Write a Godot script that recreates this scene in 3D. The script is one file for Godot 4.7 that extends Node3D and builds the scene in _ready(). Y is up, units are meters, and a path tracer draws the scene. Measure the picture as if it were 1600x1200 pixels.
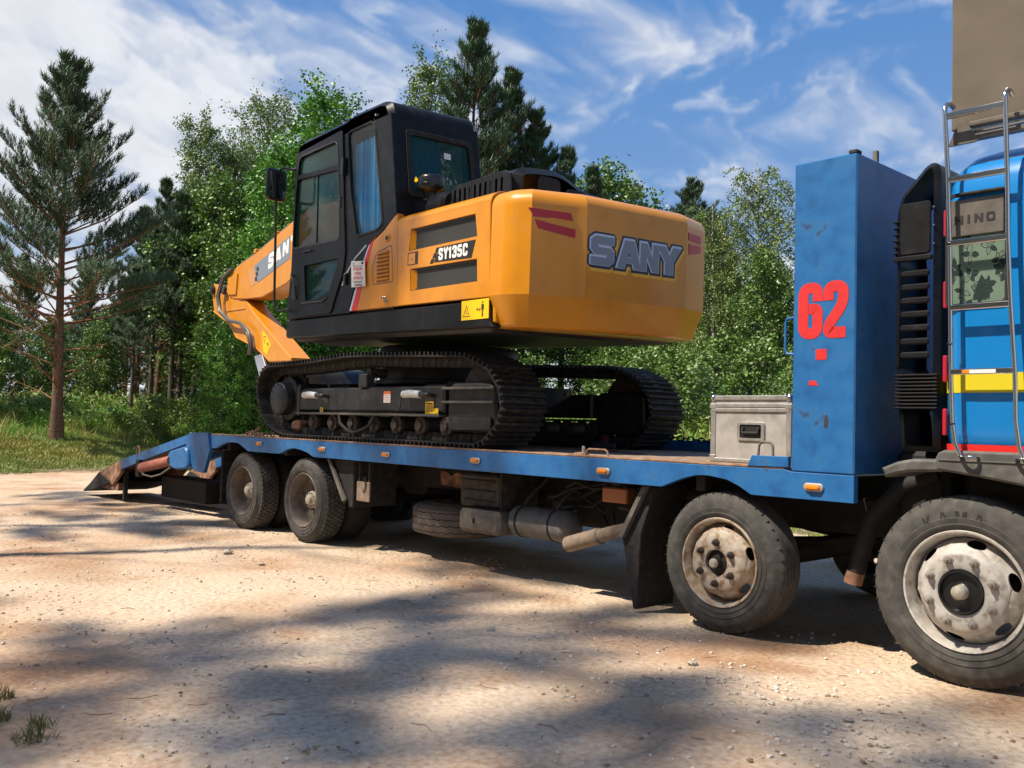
extends Node3D

# ---------------------------------------------------------------- mesh builder
class B:
	var v := PackedVector3Array()
	var n := PackedVector3Array()
	var uv := PackedVector2Array()
	var uv2 := PackedVector2Array()
	var c := PackedColorArray()
	var col := Color(1, 1, 1)
	var use_col := false

	func tri(a: Vector3, b: Vector3, d: Vector3, na: Vector3, nb: Vector3, nd: Vector3, ua := Vector2(), ub := Vector2(), ud := Vector2()) -> void:
		var g := (b - a).cross(d - a)
		if g.length_squared() < 1e-16:
			return
		if g.dot(na + nb + nd) > 0.0:
			v.append(a); v.append(d); v.append(b)
			n.append(na); n.append(nd); n.append(nb)
			uv.append(ua); uv.append(ud); uv.append(ub)
		else:
			v.append(a); v.append(b); v.append(d)
			n.append(na); n.append(nb); n.append(nd)
			uv.append(ua); uv.append(ub); uv.append(ud)
		if use_col:
			c.append(col); c.append(col); c.append(col)

	func quad(a: Vector3, b: Vector3, d: Vector3, e: Vector3, hint: Vector3) -> void:
		var g := (b - a).cross(d - a)
		if g.length_squared() < 1e-14:
			g = (d - a).cross(e - a)
		g = g.normalized()
		if g.dot(hint) < 0.0:
			g = -g
		tri(a, b, d, g, g, g, Vector2(0, 1), Vector2(1, 1), Vector2(1, 0))
		tri(a, d, e, g, g, g, Vector2(0, 1), Vector2(1, 0), Vector2(0, 0))

	func flat(a: Vector3, b: Vector3, d: Vector3, hint: Vector3) -> void:
		var g := (b - a).cross(d - a).normalized()
		if g.dot(hint) < 0.0:
			g = -g
		tri(a, b, d, g, g, g)

	# chamfered box
	func box(ctr: Vector3, size: Vector3, ch := 0.0, bas := Basis()) -> B:
		var h := size * 0.5
		ch = minf(ch, minf(h.x, minf(h.y, h.z)) * 0.9)
		var s := [-1.0, 1.0]
		var pt := func(sg: Vector3, face: int) -> Vector3:
			var p := Vector3(sg.x * h.x, sg.y * h.y, sg.z * h.z)
			for k in 3:
				if k != face:
					p[k] -= sg[k] * ch
			return ctr + bas * p
		for k in 3:
			var i := (k + 1) % 3
			var j := (k + 2) % 3
			for a in s:
				var q := []
				for w in [[-1.0, -1.0], [1.0, -1.0], [1.0, 1.0], [-1.0, 1.0]]:
					var sg := Vector3()
					sg[k] = a; sg[i] = w[0]; sg[j] = w[1]
					q.append(pt.call(sg, k))
				var hint := Vector3()
				hint[k] = a
				quad(q[0], q[1], q[2], q[3], bas * hint)
				if ch > 0.0:
					for b2 in s:      # edge along k between faces i and j
						var s1 := Vector3(); s1[k] = -1.0; s1[i] = a; s1[j] = b2
						var s2 := s1; s2[k] = 1.0
						var hh := Vector3(); hh[i] = a; hh[j] = b2
						quad(pt.call(s1, i), pt.call(s2, i), pt.call(s2, j), pt.call(s1, j), bas * hh)
		if ch > 0.0:
			for x in s:
				for y in s:
					for z in s:
						var sg := Vector3(x, y, z)
						flat(pt.call(sg, 0), pt.call(sg, 1), pt.call(sg, 2), bas * sg)
		return self

	static func area(p: PackedVector2Array) -> float:
		var a := 0.0
		for i in p.size():
			a += p[i].cross(p[(i + 1) % p.size()])
		return a * 0.5

	static func inset(p: PackedVector2Array, d: float) -> PackedVector2Array:
		var r := PackedVector2Array()
		var m := p.size()
		for i in m:
			var e1 := (p[i] - p[(i + m - 1) % m]).normalized()
			var e2 := (p[(i + 1) % m] - p[i]).normalized()
			var n1 := Vector2(-e1.y, e1.x)
			var n2 := Vector2(-e2.y, e2.x)
			var bi := (n1 + n2)
			var k := 1.0 + n1.dot(n2)
			r.append(p[i] + bi * (d / maxf(k, 0.35)))
		return r

	static func split_holes(pieces: Array, holes: Array) -> Array:
		var cur := pieces
		for hp in holes:
			var lo := Vector2(1e9, 1e9)
			var hi := -lo
			for q in hp:
				lo = lo.min(q); hi = hi.max(q)
			var my := (lo.y + hi.y) * 0.5
			var nxt := []
			for pc in cur:
				for half in [[my, 1e3], [-1e3, my]]:
					var band := PackedVector2Array([Vector2(-1e3, half[0]), Vector2(1e3, half[0]), Vector2(1e3, half[1]), Vector2(-1e3, half[1])])
					for q in Geometry2D.intersect_polygons(pc, band):
						for r in Geometry2D.clip_polygons(q, hp):
							if absf(B.area(r)) > 1e-7:
								nxt.append(r)
			cur = nxt
		return cur

	# polygon in xf's XY plane, extruded z0..z1, chamfered rims, holes cut through
	func slab(outer: PackedVector2Array, z0: float, z1: float, ch := 0.0, xf := Transform3D(), holes := [], back := true) -> B:
		var p := outer.duplicate()
		if B.area(p) < 0.0:
			p.reverse()
		var cap := B.inset(p, ch) if ch > 0.0 else p
		var m := p.size()
		for side in ([1, 0] if back else [1]):
			var z := z1 if side else z0
			var nn := xf.basis * Vector3(0, 0, 1.0 if side else -1.0)
			for pc in B.split_holes([cap], holes):
				var t := Geometry2D.triangulate_polygon(pc)
				for i in range(0, t.size(), 3):
					var q := []
					for k in 3:
						q.append(xf * Vector3(pc[t[i + k]].x, pc[t[i + k]].y, z))
					tri(q[0], q[1], q[2], nn, nn, nn)
		var loops := [[p, ch, 1.0]]
		for hp in holes:
			var h2: PackedVector2Array = hp.duplicate()
			if B.area(h2) < 0.0:
				h2.reverse()
			loops.append([h2, 0.0, -1.0])
		for lp in loops:
			var q: PackedVector2Array = lp[0]
			var mm := q.size()
			var en := []
			for i in mm:
				var e := (q[(i + 1) % mm] - q[i]).normalized()
				en.append(Vector2(e.y, -e.x) * lp[2])
			var ca: float = lp[1]
			var qi: PackedVector2Array = cap if ca > 0.0 else q
			for i in mm:
				var j := (i + 1) % mm
				var na: Vector2 = en[i]
				var nb: Vector2 = en[i]
				var pv: Vector2 = en[(i + mm - 1) % mm]
				var nx: Vector2 = en[j]
				if pv.dot(na) > 0.75:
					na = (pv + na).normalized()
				if nx.dot(nb) > 0.75:
					nb = (nx + nb).normalized()
				var n3a := xf.basis * Vector3(na.x, na.y, 0)
				var n3b := xf.basis * Vector3(nb.x, nb.y, 0)
				var a0 := xf * Vector3(q[i].x, q[i].y, z0 + ca)
				var b0 := xf * Vector3(q[j].x, q[j].y, z0 + ca)
				var a1 := xf * Vector3(q[i].x, q[i].y, z1 - ca)
				var b1 := xf * Vector3(q[j].x, q[j].y, z1 - ca)
				tri(a0, b0, b1, n3a, n3b, n3b)
				tri(a0, b1, a1, n3a, n3b, n3a)
				if ca > 0.0:
					for sg in [1.0, -1.0]:
						var f := xf.basis * Vector3(0, 0, sg)
						var ma := (n3a + f).normalized()
						var mb := (n3b + f).normalized()
						var zc := z1 if sg > 0.0 else z0
						var o1 := a1 if sg > 0.0 else a0
						var o2 := b1 if sg > 0.0 else b0
						var c1 := xf * Vector3(qi[i].x, qi[i].y, zc)
						var c2 := xf * Vector3(qi[j].x, qi[j].y, zc)
						tri(o1, o2, c2, ma, mb, mb)
						tri(o1, c2, c1, ma, mb, ma)
		return self

	# profile of (radius, height) turned about xf's Z axis
	func lathe(prof: Array, xf := Transform3D(), seg := 32, a0 := 0.0, a1 := TAU) -> B:
		var m := prof.size()
		var sn := []
		for i in m - 1:
			var d: Vector2 = prof[i + 1] - prof[i]
			sn.append(Vector2(d.y, -d.x).normalized())
		for i in m - 1:
			var s0: Vector2 = sn[i]
			var na := s0
			var nb := s0
			if i > 0 and s0.dot(sn[i - 1]) > 0.72:
				na = (s0 + sn[i - 1]).normalized()
			if i < m - 2 and s0.dot(sn[i + 1]) > 0.72:
				nb = (s0 + sn[i + 1]).normalized()
			for k in seg:
				var t0 := a0 + (a1 - a0) * k / seg
				var t1 := a0 + (a1 - a0) * (k + 1) / seg
				var c0 := Vector2(cos(t0), sin(t0))
				var c1 := Vector2(cos(t1), sin(t1))
				var pa: Vector2 = prof[i]
				var pb: Vector2 = prof[i + 1]
				var A := xf * Vector3(pa.x * c0.x, pa.x * c0.y, pa.y)
				var Bq := xf * Vector3(pa.x * c1.x, pa.x * c1.y, pa.y)
				var C := xf * Vector3(pb.x * c1.x, pb.x * c1.y, pb.y)
				var D := xf * Vector3(pb.x * c0.x, pb.x * c0.y, pb.y)
				var nA := (xf.basis * Vector3(na.x * c0.x, na.x * c0.y, na.y)).normalized()
				var nB := (xf.basis * Vector3(na.x * c1.x, na.x * c1.y, na.y)).normalized()
				var nC := (xf.basis * Vector3(nb.x * c1.x, nb.x * c1.y, nb.y)).normalized()
				var nD := (xf.basis * Vector3(nb.x * c0.x, nb.x * c0.y, nb.y)).normalized()
				tri(A, Bq, C, nA, nB, nC)
				tri(A, C, D, nA, nC, nD)
		return self

	func tube(pts: Array, rad, seg := 8, caps := true) -> B:
		var m := pts.size()
		var up := Vector3.UP
		var rings := []
		var tang := []
		for i in m:
			var d: Vector3 = pts[mini(i + 1, m - 1)] - pts[maxi(i - 1, 0)]
			tang.append(d.normalized())
		if absf(tang[0].dot(up)) > 0.9:
			up = Vector3.RIGHT
		var x: Vector3 = (up - tang[0] * up.dot(tang[0])).normalized()
		for i in m:
			x = (x - tang[i] * x.dot(tang[i])).normalized()
			var y: Vector3 = tang[i].cross(x)
			var r: float = rad[i] if rad is Array else rad
			var ring := []
			for k in seg:
				var a := TAU * k / seg
				var d := x * cos(a) + y * sin(a)
				ring.append([pts[i] + d * r, d])
			rings.append(ring)
		for i in m - 1:
			for k in seg:
				var l := (k + 1) % seg
				var A = rings[i][k]; var D = rings[i][l]; var E = rings[i + 1][l]; var F = rings[i + 1][k]
				tri(A[0], D[0], E[0], A[1], D[1], E[1])
				tri(A[0], E[0], F[0], A[1], E[1], F[1])
		if caps:
			for e in [0, m - 1]:
				var nn: Vector3 = -tang[0] if e == 0 else tang[m - 1]
				for k in range(1, seg - 1):
					tri(rings[e][0][0], rings[e][k][0], rings[e][k + 1][0], nn, nn, nn)
		return self

	# rings of equal length; closed round each ring; smooth where faces meet at less than ~35 degrees
	func loft(rings: Array, ctr: Vector3, closed := true, cap0 := true, cap1 := true, alike := 0.8) -> B:
		var m := rings.size()
		var w: int = rings[0].size()
		var wl := w if closed else w - 1
		var fn := []
		for i in m - 1:
			var row := []
			for k in wl:
				var l := (k + 1) % w
				var g: Vector3 = (rings[i + 1][l] - rings[i][k]).cross(rings[i + 1][k] - rings[i][l]).normalized()
				var mid: Vector3 = (rings[i][k] + rings[i + 1][l]) * 0.5
				if g.dot(mid - ctr) < 0.0:
					g = -g
				row.append(g)
			fn.append(row)
		var vn := func(i: int, k: int, f: Vector3) -> Vector3:
			var s := Vector3()
			for di in [-1, 0]:
				for dk in [-1, 0]:
					var a: int = i + di
					var b: int = k + dk
					if a < 0 or a >= m - 1:
						continue
					if closed:
						b = (b + w) % w
					elif b < 0 or b >= wl:
						continue
					if fn[a][b].dot(f) > alike:
						s += fn[a][b]
			return s.normalized()
		for i in m - 1:
			for k in wl:
				var l := (k + 1) % w
				var f: Vector3 = fn[i][k]
				var na: Vector3 = vn.call(i, k, f)
				var nb: Vector3 = vn.call(i, k + 1 if not closed else l, f)
				var nc: Vector3 = vn.call(i + 1, k + 1 if not closed else l, f)
				var nd: Vector3 = vn.call(i + 1, k, f)
				tri(rings[i][k], rings[i][l], rings[i + 1][l], na, nb, nc)
				tri(rings[i][k], rings[i + 1][l], rings[i + 1][k], na, nc, nd)
		for e in [0, 1]:
			if (e == 0 and not cap0) or (e == 1 and not cap1):
				continue
			var r: Array = rings[0] if e == 0 else rings[m - 1]
			var o := Vector3()
			for q in r:
				o += q
			o /= r.size()
			for k in wl:
				flat(o, r[k], r[(k + 1) % w], o - ctr)
		return self

	# a stroke of width w along a flat path, as a thin raised plate
	func stroke(pts: PackedVector2Array, w: float, z0: float, z1: float, xf := Transform3D()) -> B:
		var m := pts.size()
		var L := PackedVector2Array()
		var R := PackedVector2Array()
		for i in m:
			var d1 := (pts[i] - pts[maxi(i - 1, 0)]).normalized()
			var d2 := (pts[mini(i + 1, m - 1)] - pts[i]).normalized()
			if i == 0: d1 = d2
			if i == m - 1: d2 = d1
			var n1 := Vector2(-d1.y, d1.x)
			var n2 := Vector2(-d2.y, d2.x)
			var off := (n1 + n2) * (w * 0.5 / maxf(1.0 + n1.dot(n2), 0.4))
			L.append(pts[i] + off)
			R.append(pts[i] - off)
		var f := xf.basis * Vector3(0, 0, 1)
		var T := func(p: Vector2, z: float) -> Vector3: return xf * Vector3(p.x, p.y, z)
		for i in m - 1:
			quad(T.call(L[i], z1), T.call(L[i + 1], z1), T.call(R[i + 1], z1), T.call(R[i], z1), f)
			var dn := L[i] - R[i]
			var h := xf.basis * Vector3(dn.x, dn.y, 0)
			quad(T.call(L[i], z0), T.call(L[i + 1], z0), T.call(L[i + 1], z1), T.call(L[i], z1), h)
			quad(T.call(R[i], z0), T.call(R[i + 1], z0), T.call(R[i + 1], z1), T.call(R[i], z1), -h)
		for e in [0, m - 1]:
			var dd: Vector2 = pts[0] - pts[1] if e == 0 else pts[m - 1] - pts[m - 2]
			quad(T.call(L[e], z0), T.call(R[e], z0), T.call(R[e], z1), T.call(L[e], z1), xf.basis * Vector3(dd.x, dd.y, 0))
		return self

	func mesh() -> ArrayMesh:
		var a := []
		a.resize(Mesh.ARRAY_MAX)
		a[Mesh.ARRAY_VERTEX] = v
		if n.size() == v.size():
			a[Mesh.ARRAY_NORMAL] = n
		if uv.size() == v.size():
			a[Mesh.ARRAY_TEX_UV] = uv
		if uv2.size() == v.size() and v.size() > 0:
			a[Mesh.ARRAY_TEX_UV2] = uv2
		if c.size() == v.size() and v.size() > 0:
			a[Mesh.ARRAY_COLOR] = c
		var am := ArrayMesh.new()
		am.add_surface_from_arrays(Mesh.PRIMITIVE_TRIANGLES, a)
		return am

# ---------------------------------------------------------------- small helpers
var names := {}
var M := {}
var rng := RandomNumberGenerator.new()

func V(x: float, y: float) -> Vector2: return Vector2(x, y)
func V3(x: float, y: float, z: float) -> Vector3: return Vector3(x, y, z)
func P(a: Array) -> PackedVector2Array: return PackedVector2Array(a)
func at(x: float, y: float, z: float) -> Transform3D: return Transform3D(Basis(), Vector3(x, y, z))
func lin(r: float, g: float, b: float) -> Color: return Color(r, g, b).linear_to_srgb()

func tag(o: Node, label := "", category := "", group := "", kind := "") -> void:
	if label != "": o.set_meta("label", label)
	if category != "": o.set_meta("category", category)
	if group != "": o.set_meta("group", group)
	if kind != "": o.set_meta("kind", kind)

func numbered(s: String) -> String:
	var k: int = names.get(s, 0)
	names[s] = k + 1
	return s if k == 0 else "%s_%03d" % [s, k]

func thing(called: String, where: Vector3, label: String, category: String, group := "") -> Node3D:
	var o := Node3D.new()
	o.name = numbered(called)
	o.position = where
	add_child(o)
	tag(o, label, category, group)
	return o

func node(m: Mesh, called: String, mat: Material, parent: Node, kind := "") -> MeshInstance3D:
	var o := MeshInstance3D.new()
	o.mesh = m
	o.material_override = mat
	if parent == self:
		o.name = numbered(called)
	else:
		o.name = called
	parent.add_child(o, true)
	if kind != "":
		o.set_meta("kind", kind)
	return o

# a part whose mesh is written in scene coordinates, under a thing that stands at p
func put(b: B, called: String, mat: Material, parent: Node, kind := "") -> MeshInstance3D:
	var o := node(b.mesh(), called, mat, parent, kind)
	if parent != self and parent.get_parent() == self:
		o.position = -(parent as Node3D).position
	return o

func noise(seed_: int, freq: float, oct := 4, type := FastNoiseLite.TYPE_SIMPLEX_SMOOTH) -> FastNoiseLite:
	var f := FastNoiseLite.new()
	f.seed = seed_
	f.frequency = freq
	f.noise_type = type
	f.fractal_octaves = oct
	f.fractal_type = FastNoiseLite.FRACTAL_FBM if oct > 1 else FastNoiseLite.FRACTAL_NONE
	return f

func ramp(stops: Array) -> Gradient:
	var g := Gradient.new()
	var off := PackedFloat32Array()
	var cs := PackedColorArray()
	for s in stops:
		off.append(s[0])
		cs.append(s[1])
	g.offsets = off
	g.colors = cs
	return g

func ntex(seed_: int, freq: float, oct: int, stops: Array, size := 256, type := FastNoiseLite.TYPE_SIMPLEX_SMOOTH) -> NoiseTexture2D:
	var t := NoiseTexture2D.new()
	t.width = size
	t.height = size
	t.seamless = true
	t.seamless_blend_skirt = 0.3
	t.generate_mipmaps = false
	t.noise = noise(seed_, freq, oct, type)
	if stops.size():
		t.color_ramp = ramp(stops)
	return t

func mat(c: Color, rough := 0.6, metal := 0.0) -> StandardMaterial3D:
	var m := StandardMaterial3D.new()
	m.albedo_color = c
	m.roughness = rough
	m.metallic = metal
	return m

# triplanar material coloured by a noise ramp; scale = repeats per metre
func nmat(stops: Array, scale: float, rough := 0.6, metal := 0.0, seed_ := 1, freq := 0.02, oct := 5, bump := 0.0, size := 256) -> StandardMaterial3D:
	var m := mat(Color(1, 1, 1), rough, metal)
	m.albedo_texture = ntex(seed_, freq, oct, stops, size)
	m.uv1_triplanar = true
	m.uv1_scale = Vector3.ONE * scale
	if bump > 0.0:
		m.heightmap_enabled = true
		m.heightmap_texture = M.bumptex
		m.heightmap_scale = bump
	return m

func arc(c: Vector2, r: float, a0: float, a1: float, k := 8) -> Array:
	var o := []
	for i in k + 1:
		var a := deg_to_rad(a0 + (a1 - a0) * i / k)
		o.append(c + Vector2(cos(a), sin(a)) * r)
	return o

func rrect(x0: float, y0: float, x1: float, y1: float, r: float, k := 4) -> PackedVector2Array:
	var o := []
	o.append_array(arc(V(x1 - r, y0 + r), r, -90, 0, k))
	o.append_array(arc(V(x1 - r, y1 - r), r, 0, 90, k))
	o.append_array(arc(V(x0 + r, y1 - r), r, 90, 180, k))
	o.append_array(arc(V(x0 + r, y0 + r), r, 180, 270, k))
	return P(o)

# round the corners of a closed or open path
func soft(p: Array, r: float, closed := true, k := 4) -> PackedVector2Array:
	var o := PackedVector2Array()
	var m := p.size()
	for i in m:
		if not closed and (i == 0 or i == m - 1):
			o.append(p[i])
			continue
		var a: Vector2 = p[(i + m - 1) % m]
		var b: Vector2 = p[i]
		var d: Vector2 = p[(i + 1) % m]
		var l := minf(r, minf(a.distance_to(b), b.distance_to(d)) * 0.48)
		var p0 := b + (a - b).normalized() * l
		var p2 := b + (d - b).normalized() * l
		for q in k + 1:
			var t := float(q) / k
			o.append(p0.lerp(b, t).lerp(b.lerp(p2, t), t))
	return o

const GLYPH := {
	"6": [[0.46, 0.66, 0.46, 0.9, 0.1, 0.9, 0.1, 0.1, 0.46, 0.1, 0.46, 0.53, 0.235, 0.53]],
	"2": [[0.1, 0.66, 0.1, 0.9, 0.46, 0.9, 0.46, 0.6, 0.12, 0.24, 0.1, 0.1, 0.52, 0.1]],
	"S": [[0.46, 0.66, 0.46, 0.9, 0.1, 0.9, 0.1, 0.58, 0.46, 0.42, 0.46, 0.1, 0.1, 0.1, 0.1, 0.34]],
	"Y": [[0.06, 1.0, 0.28, 0.46], [0.5, 1.0, 0.28, 0.46], [0.28, 0.52, 0.28, 0.0]],
	"1": [[0.3, 0.0, 0.3, 1.0], [0.3, 0.84, 0.1, 0.74]],
	"3": [[0.1, 0.68, 0.1, 0.9, 0.46, 0.9, 0.44, 0.53, 0.2, 0.53], [0.2, 0.5, 0.46, 0.5, 0.46, 0.1, 0.1, 0.1, 0.1, 0.32]],
	"5": [[0.5, 0.9, 0.1, 0.9, 0.1, 0.54, 0.46, 0.54, 0.46, 0.1, 0.1, 0.1, 0.1, 0.3]],
	"C": [[0.46, 0.64, 0.46, 0.9, 0.1, 0.9, 0.1, 0.1, 0.46, 0.1, 0.46, 0.36]],
	"A": [[0.06, 0.0, 0.26, 0.96], [0.5, 0.0, 0.3, 0.96], [0.14, 0.26, 0.42, 0.26]],
	"N": [[0.1, 0.0, 0.1, 1.0], [0.1, 0.95, 0.46, 0.05], [0.46, 0.0, 0.46, 1.0]],
	"H": [[0.1, 0.0, 0.1, 1.0], [0.1, 0.5, 0.46, 0.5], [0.46, 0.0, 0.46, 1.0]],
	"I": [[0.28, 0.0, 0.28, 1.0]],
	"O": [[0.28, 0.9, 0.1, 0.9, 0.1, 0.1, 0.46, 0.1, 0.46, 0.9, 0.28, 0.9]],
}

# lettering drawn with the strokes above; size = height, wide = width of one letter box
func letters(b: B, s: String, xf: Transform3D, size: float, wide: float, w: float, gap: float, z0: float, z1: float, rnd := 0.16) -> void:
	var x := 0.0
	var lay := 0
	for ch in s:
		var thin := 0.19 * wide if ch == "1" or ch == "I" else 0.0
		for st in GLYPH[ch]:
			var pts := []
			for i in range(0, st.size(), 2):
				pts.append(V(x - thin + st[i] / 0.56 * wide, st[i + 1] * size))
			b.stroke(soft(pts, rnd * size, false, 5), w, z0, z1 + 0.0004 * (lay % 3), xf)
			lay += 1
		x += (wide * 0.62 if ch == "1" or ch == "I" else wide) + gap

func text(s: String, size: float, mat_: Material, parent: Node, called: String, xf: Transform3D, depth := 0.002, bold := true) -> MeshInstance3D:
	var t := TextMesh.new()
	t.text = s
	var f := SystemFont.new()
	f.font_names = PackedStringArray(["Droid Sans"])
	f.font_weight = 700 if bold else 400
	t.font = f
	t.font_size = 32
	t.pixel_size = size / 32.0
	t.depth = depth
	t.curve_step = 1.5
	var o := node(t, called, mat_, parent)
	o.transform = xf
	return o

# ---------------------------------------------------------------- scene
func _ready() -> void:
	rng.seed = 7
	# camera
	var cam := Camera3D.new()
	cam.name = "camera"
	cam.fov = 45.23
	cam.near = 0.05
	cam.far = 900.0
	var fwd := Vector3(-0.734496, 0.043322, -0.677229)
	var right := Vector3(0.678472, 0.026548, -0.734146)
	cam.transform = Transform3D(Basis(right, right.cross(fwd), -fwd).orthonormalized(), Vector3(0, 1.28, 4.9338))
	add_child(cam)
	cam.current = true
	# sky, exposure
	var env := Environment.new()
	env.background_mode = Environment.BG_SKY
	env.tonemap_mode = Environment.TONE_MAPPER_LINEAR
	env.tonemap_exposure = 1.55
	env.sdfgi_enabled = true
	env.ssao_enabled = true
	env.ssil_enabled = true
	env.sky = Sky.new()
	env.sky.sky_material = cloudy_sky()
	env.background_energy_multiplier = 0.66
	var we := WorldEnvironment.new()
	we.name = "world_environment"
	we.environment = env
	add_child(we)
	# sun: high, behind the camera's left shoulder, a little towards the truck's front
	var sun := DirectionalLight3D.new()
	sun.name = "sun"
	sun.light_energy = 1.6
	sun.light_color = Color(1.0, 0.955, 0.885)
	sun.light_angular_distance = 0.9
	sun.shadow_enabled = true
	sun.look_at_from_position(Vector3.ZERO, Vector3(0.26, -1.0, -0.66), Vector3.RIGHT)
	add_child(sun)

	materials()
	terrain()
	truck()
	excavator()
	deck_load()
	forest()
	undergrowth()
	ground_bits()

func cloudy_sky() -> PanoramaSkyMaterial:
	var W := 2560
	var H := 1280
	var im := Image.create(W, H, false, Image.FORMAT_RGBF)
	var veil := noise(12, 0.55, 4)
	var wis := noise(149, 1.25, 7)
	wis.fractal_gain = 0.56
	var fine := noise(37, 4.2, 5)
	fine.fractal_gain = 0.6
	var warp := noise(5, 0.9, 3)
	var data := PackedFloat32Array()
	data.resize(W * H * 3)
	var hz := Vector3(0.40, 0.57, 0.80)
	var zen := Vector3(0.045, 0.205, 0.56)
	for j in H:
		var th := PI * (j + 0.5) / H
		var y := cos(th)
		var sy := sin(th)
		if y < -0.02:
			for i in range(0, W):
				var o := (j * W + i) * 3
				data[o] = 0.16; data[o + 1] = 0.17; data[o + 2] = 0.15
			continue
		var t := pow(clampf(1.0 - maxf(y, 0.0), 0.0, 1.0), 3.2)
		var blue := zen.lerp(hz, t)
		var low := clampf(1.0 - y * 1.55, 0.0, 1.0)
		var k := 1.0 / (maxf(y, 0.0) + 0.22)
		for i in W:
			var ph := TAU * (i + 0.5) / W
			var x := sin(ph) * sy
			var z := -cos(ph) * sy
			# wisps drawn out along one wind direction
			var px := (x * 0.35 + z * 0.94) * k
			var pz := (-x * 0.94 + z * 0.35) * k
			var wx := warp.get_noise_2d(px * 0.8, pz * 0.8)
			var a := wis.get_noise_2d(px * 0.72 + wx * 0.38, pz * 1.25 + wx * 0.42)
			var f := fine.get_noise_2d(px * 0.75 + wx * 0.3, pz * 1.3 + a * 0.4)
			var b := veil.get_noise_2d(px * 0.7 + 2.4, pz * 0.8 - 6.6)
			var thick := smoothstep(-0.22, 0.60, a * 0.85 + f * 0.34 + b * 0.75 + low * 0.80 - 0.23)
			var thin := 0.46 * smoothstep(0.0, 0.5, f * 0.8 + b * 0.5 + 0.10)
			var d := clampf(thick + thin * (1.0 - thick), 0.0, 1.0)
			var body := 0.87 + 0.13 * f
			var o := (j * W + i) * 3
			data[o] = lerpf(blue.x, 0.93 * body, d * 0.94)
			data[o + 1] = lerpf(blue.y, 0.95 * body, d * 0.94)
			data[o + 2] = lerpf(blue.z, 0.99 * body, d * 0.94)
	im.set_data(W, H, false, Image.FORMAT_RGBF, data.to_byte_array())
	var m := PanoramaSkyMaterial.new()
	m.panorama = ImageTexture.create_from_image(im)
	return m

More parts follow.
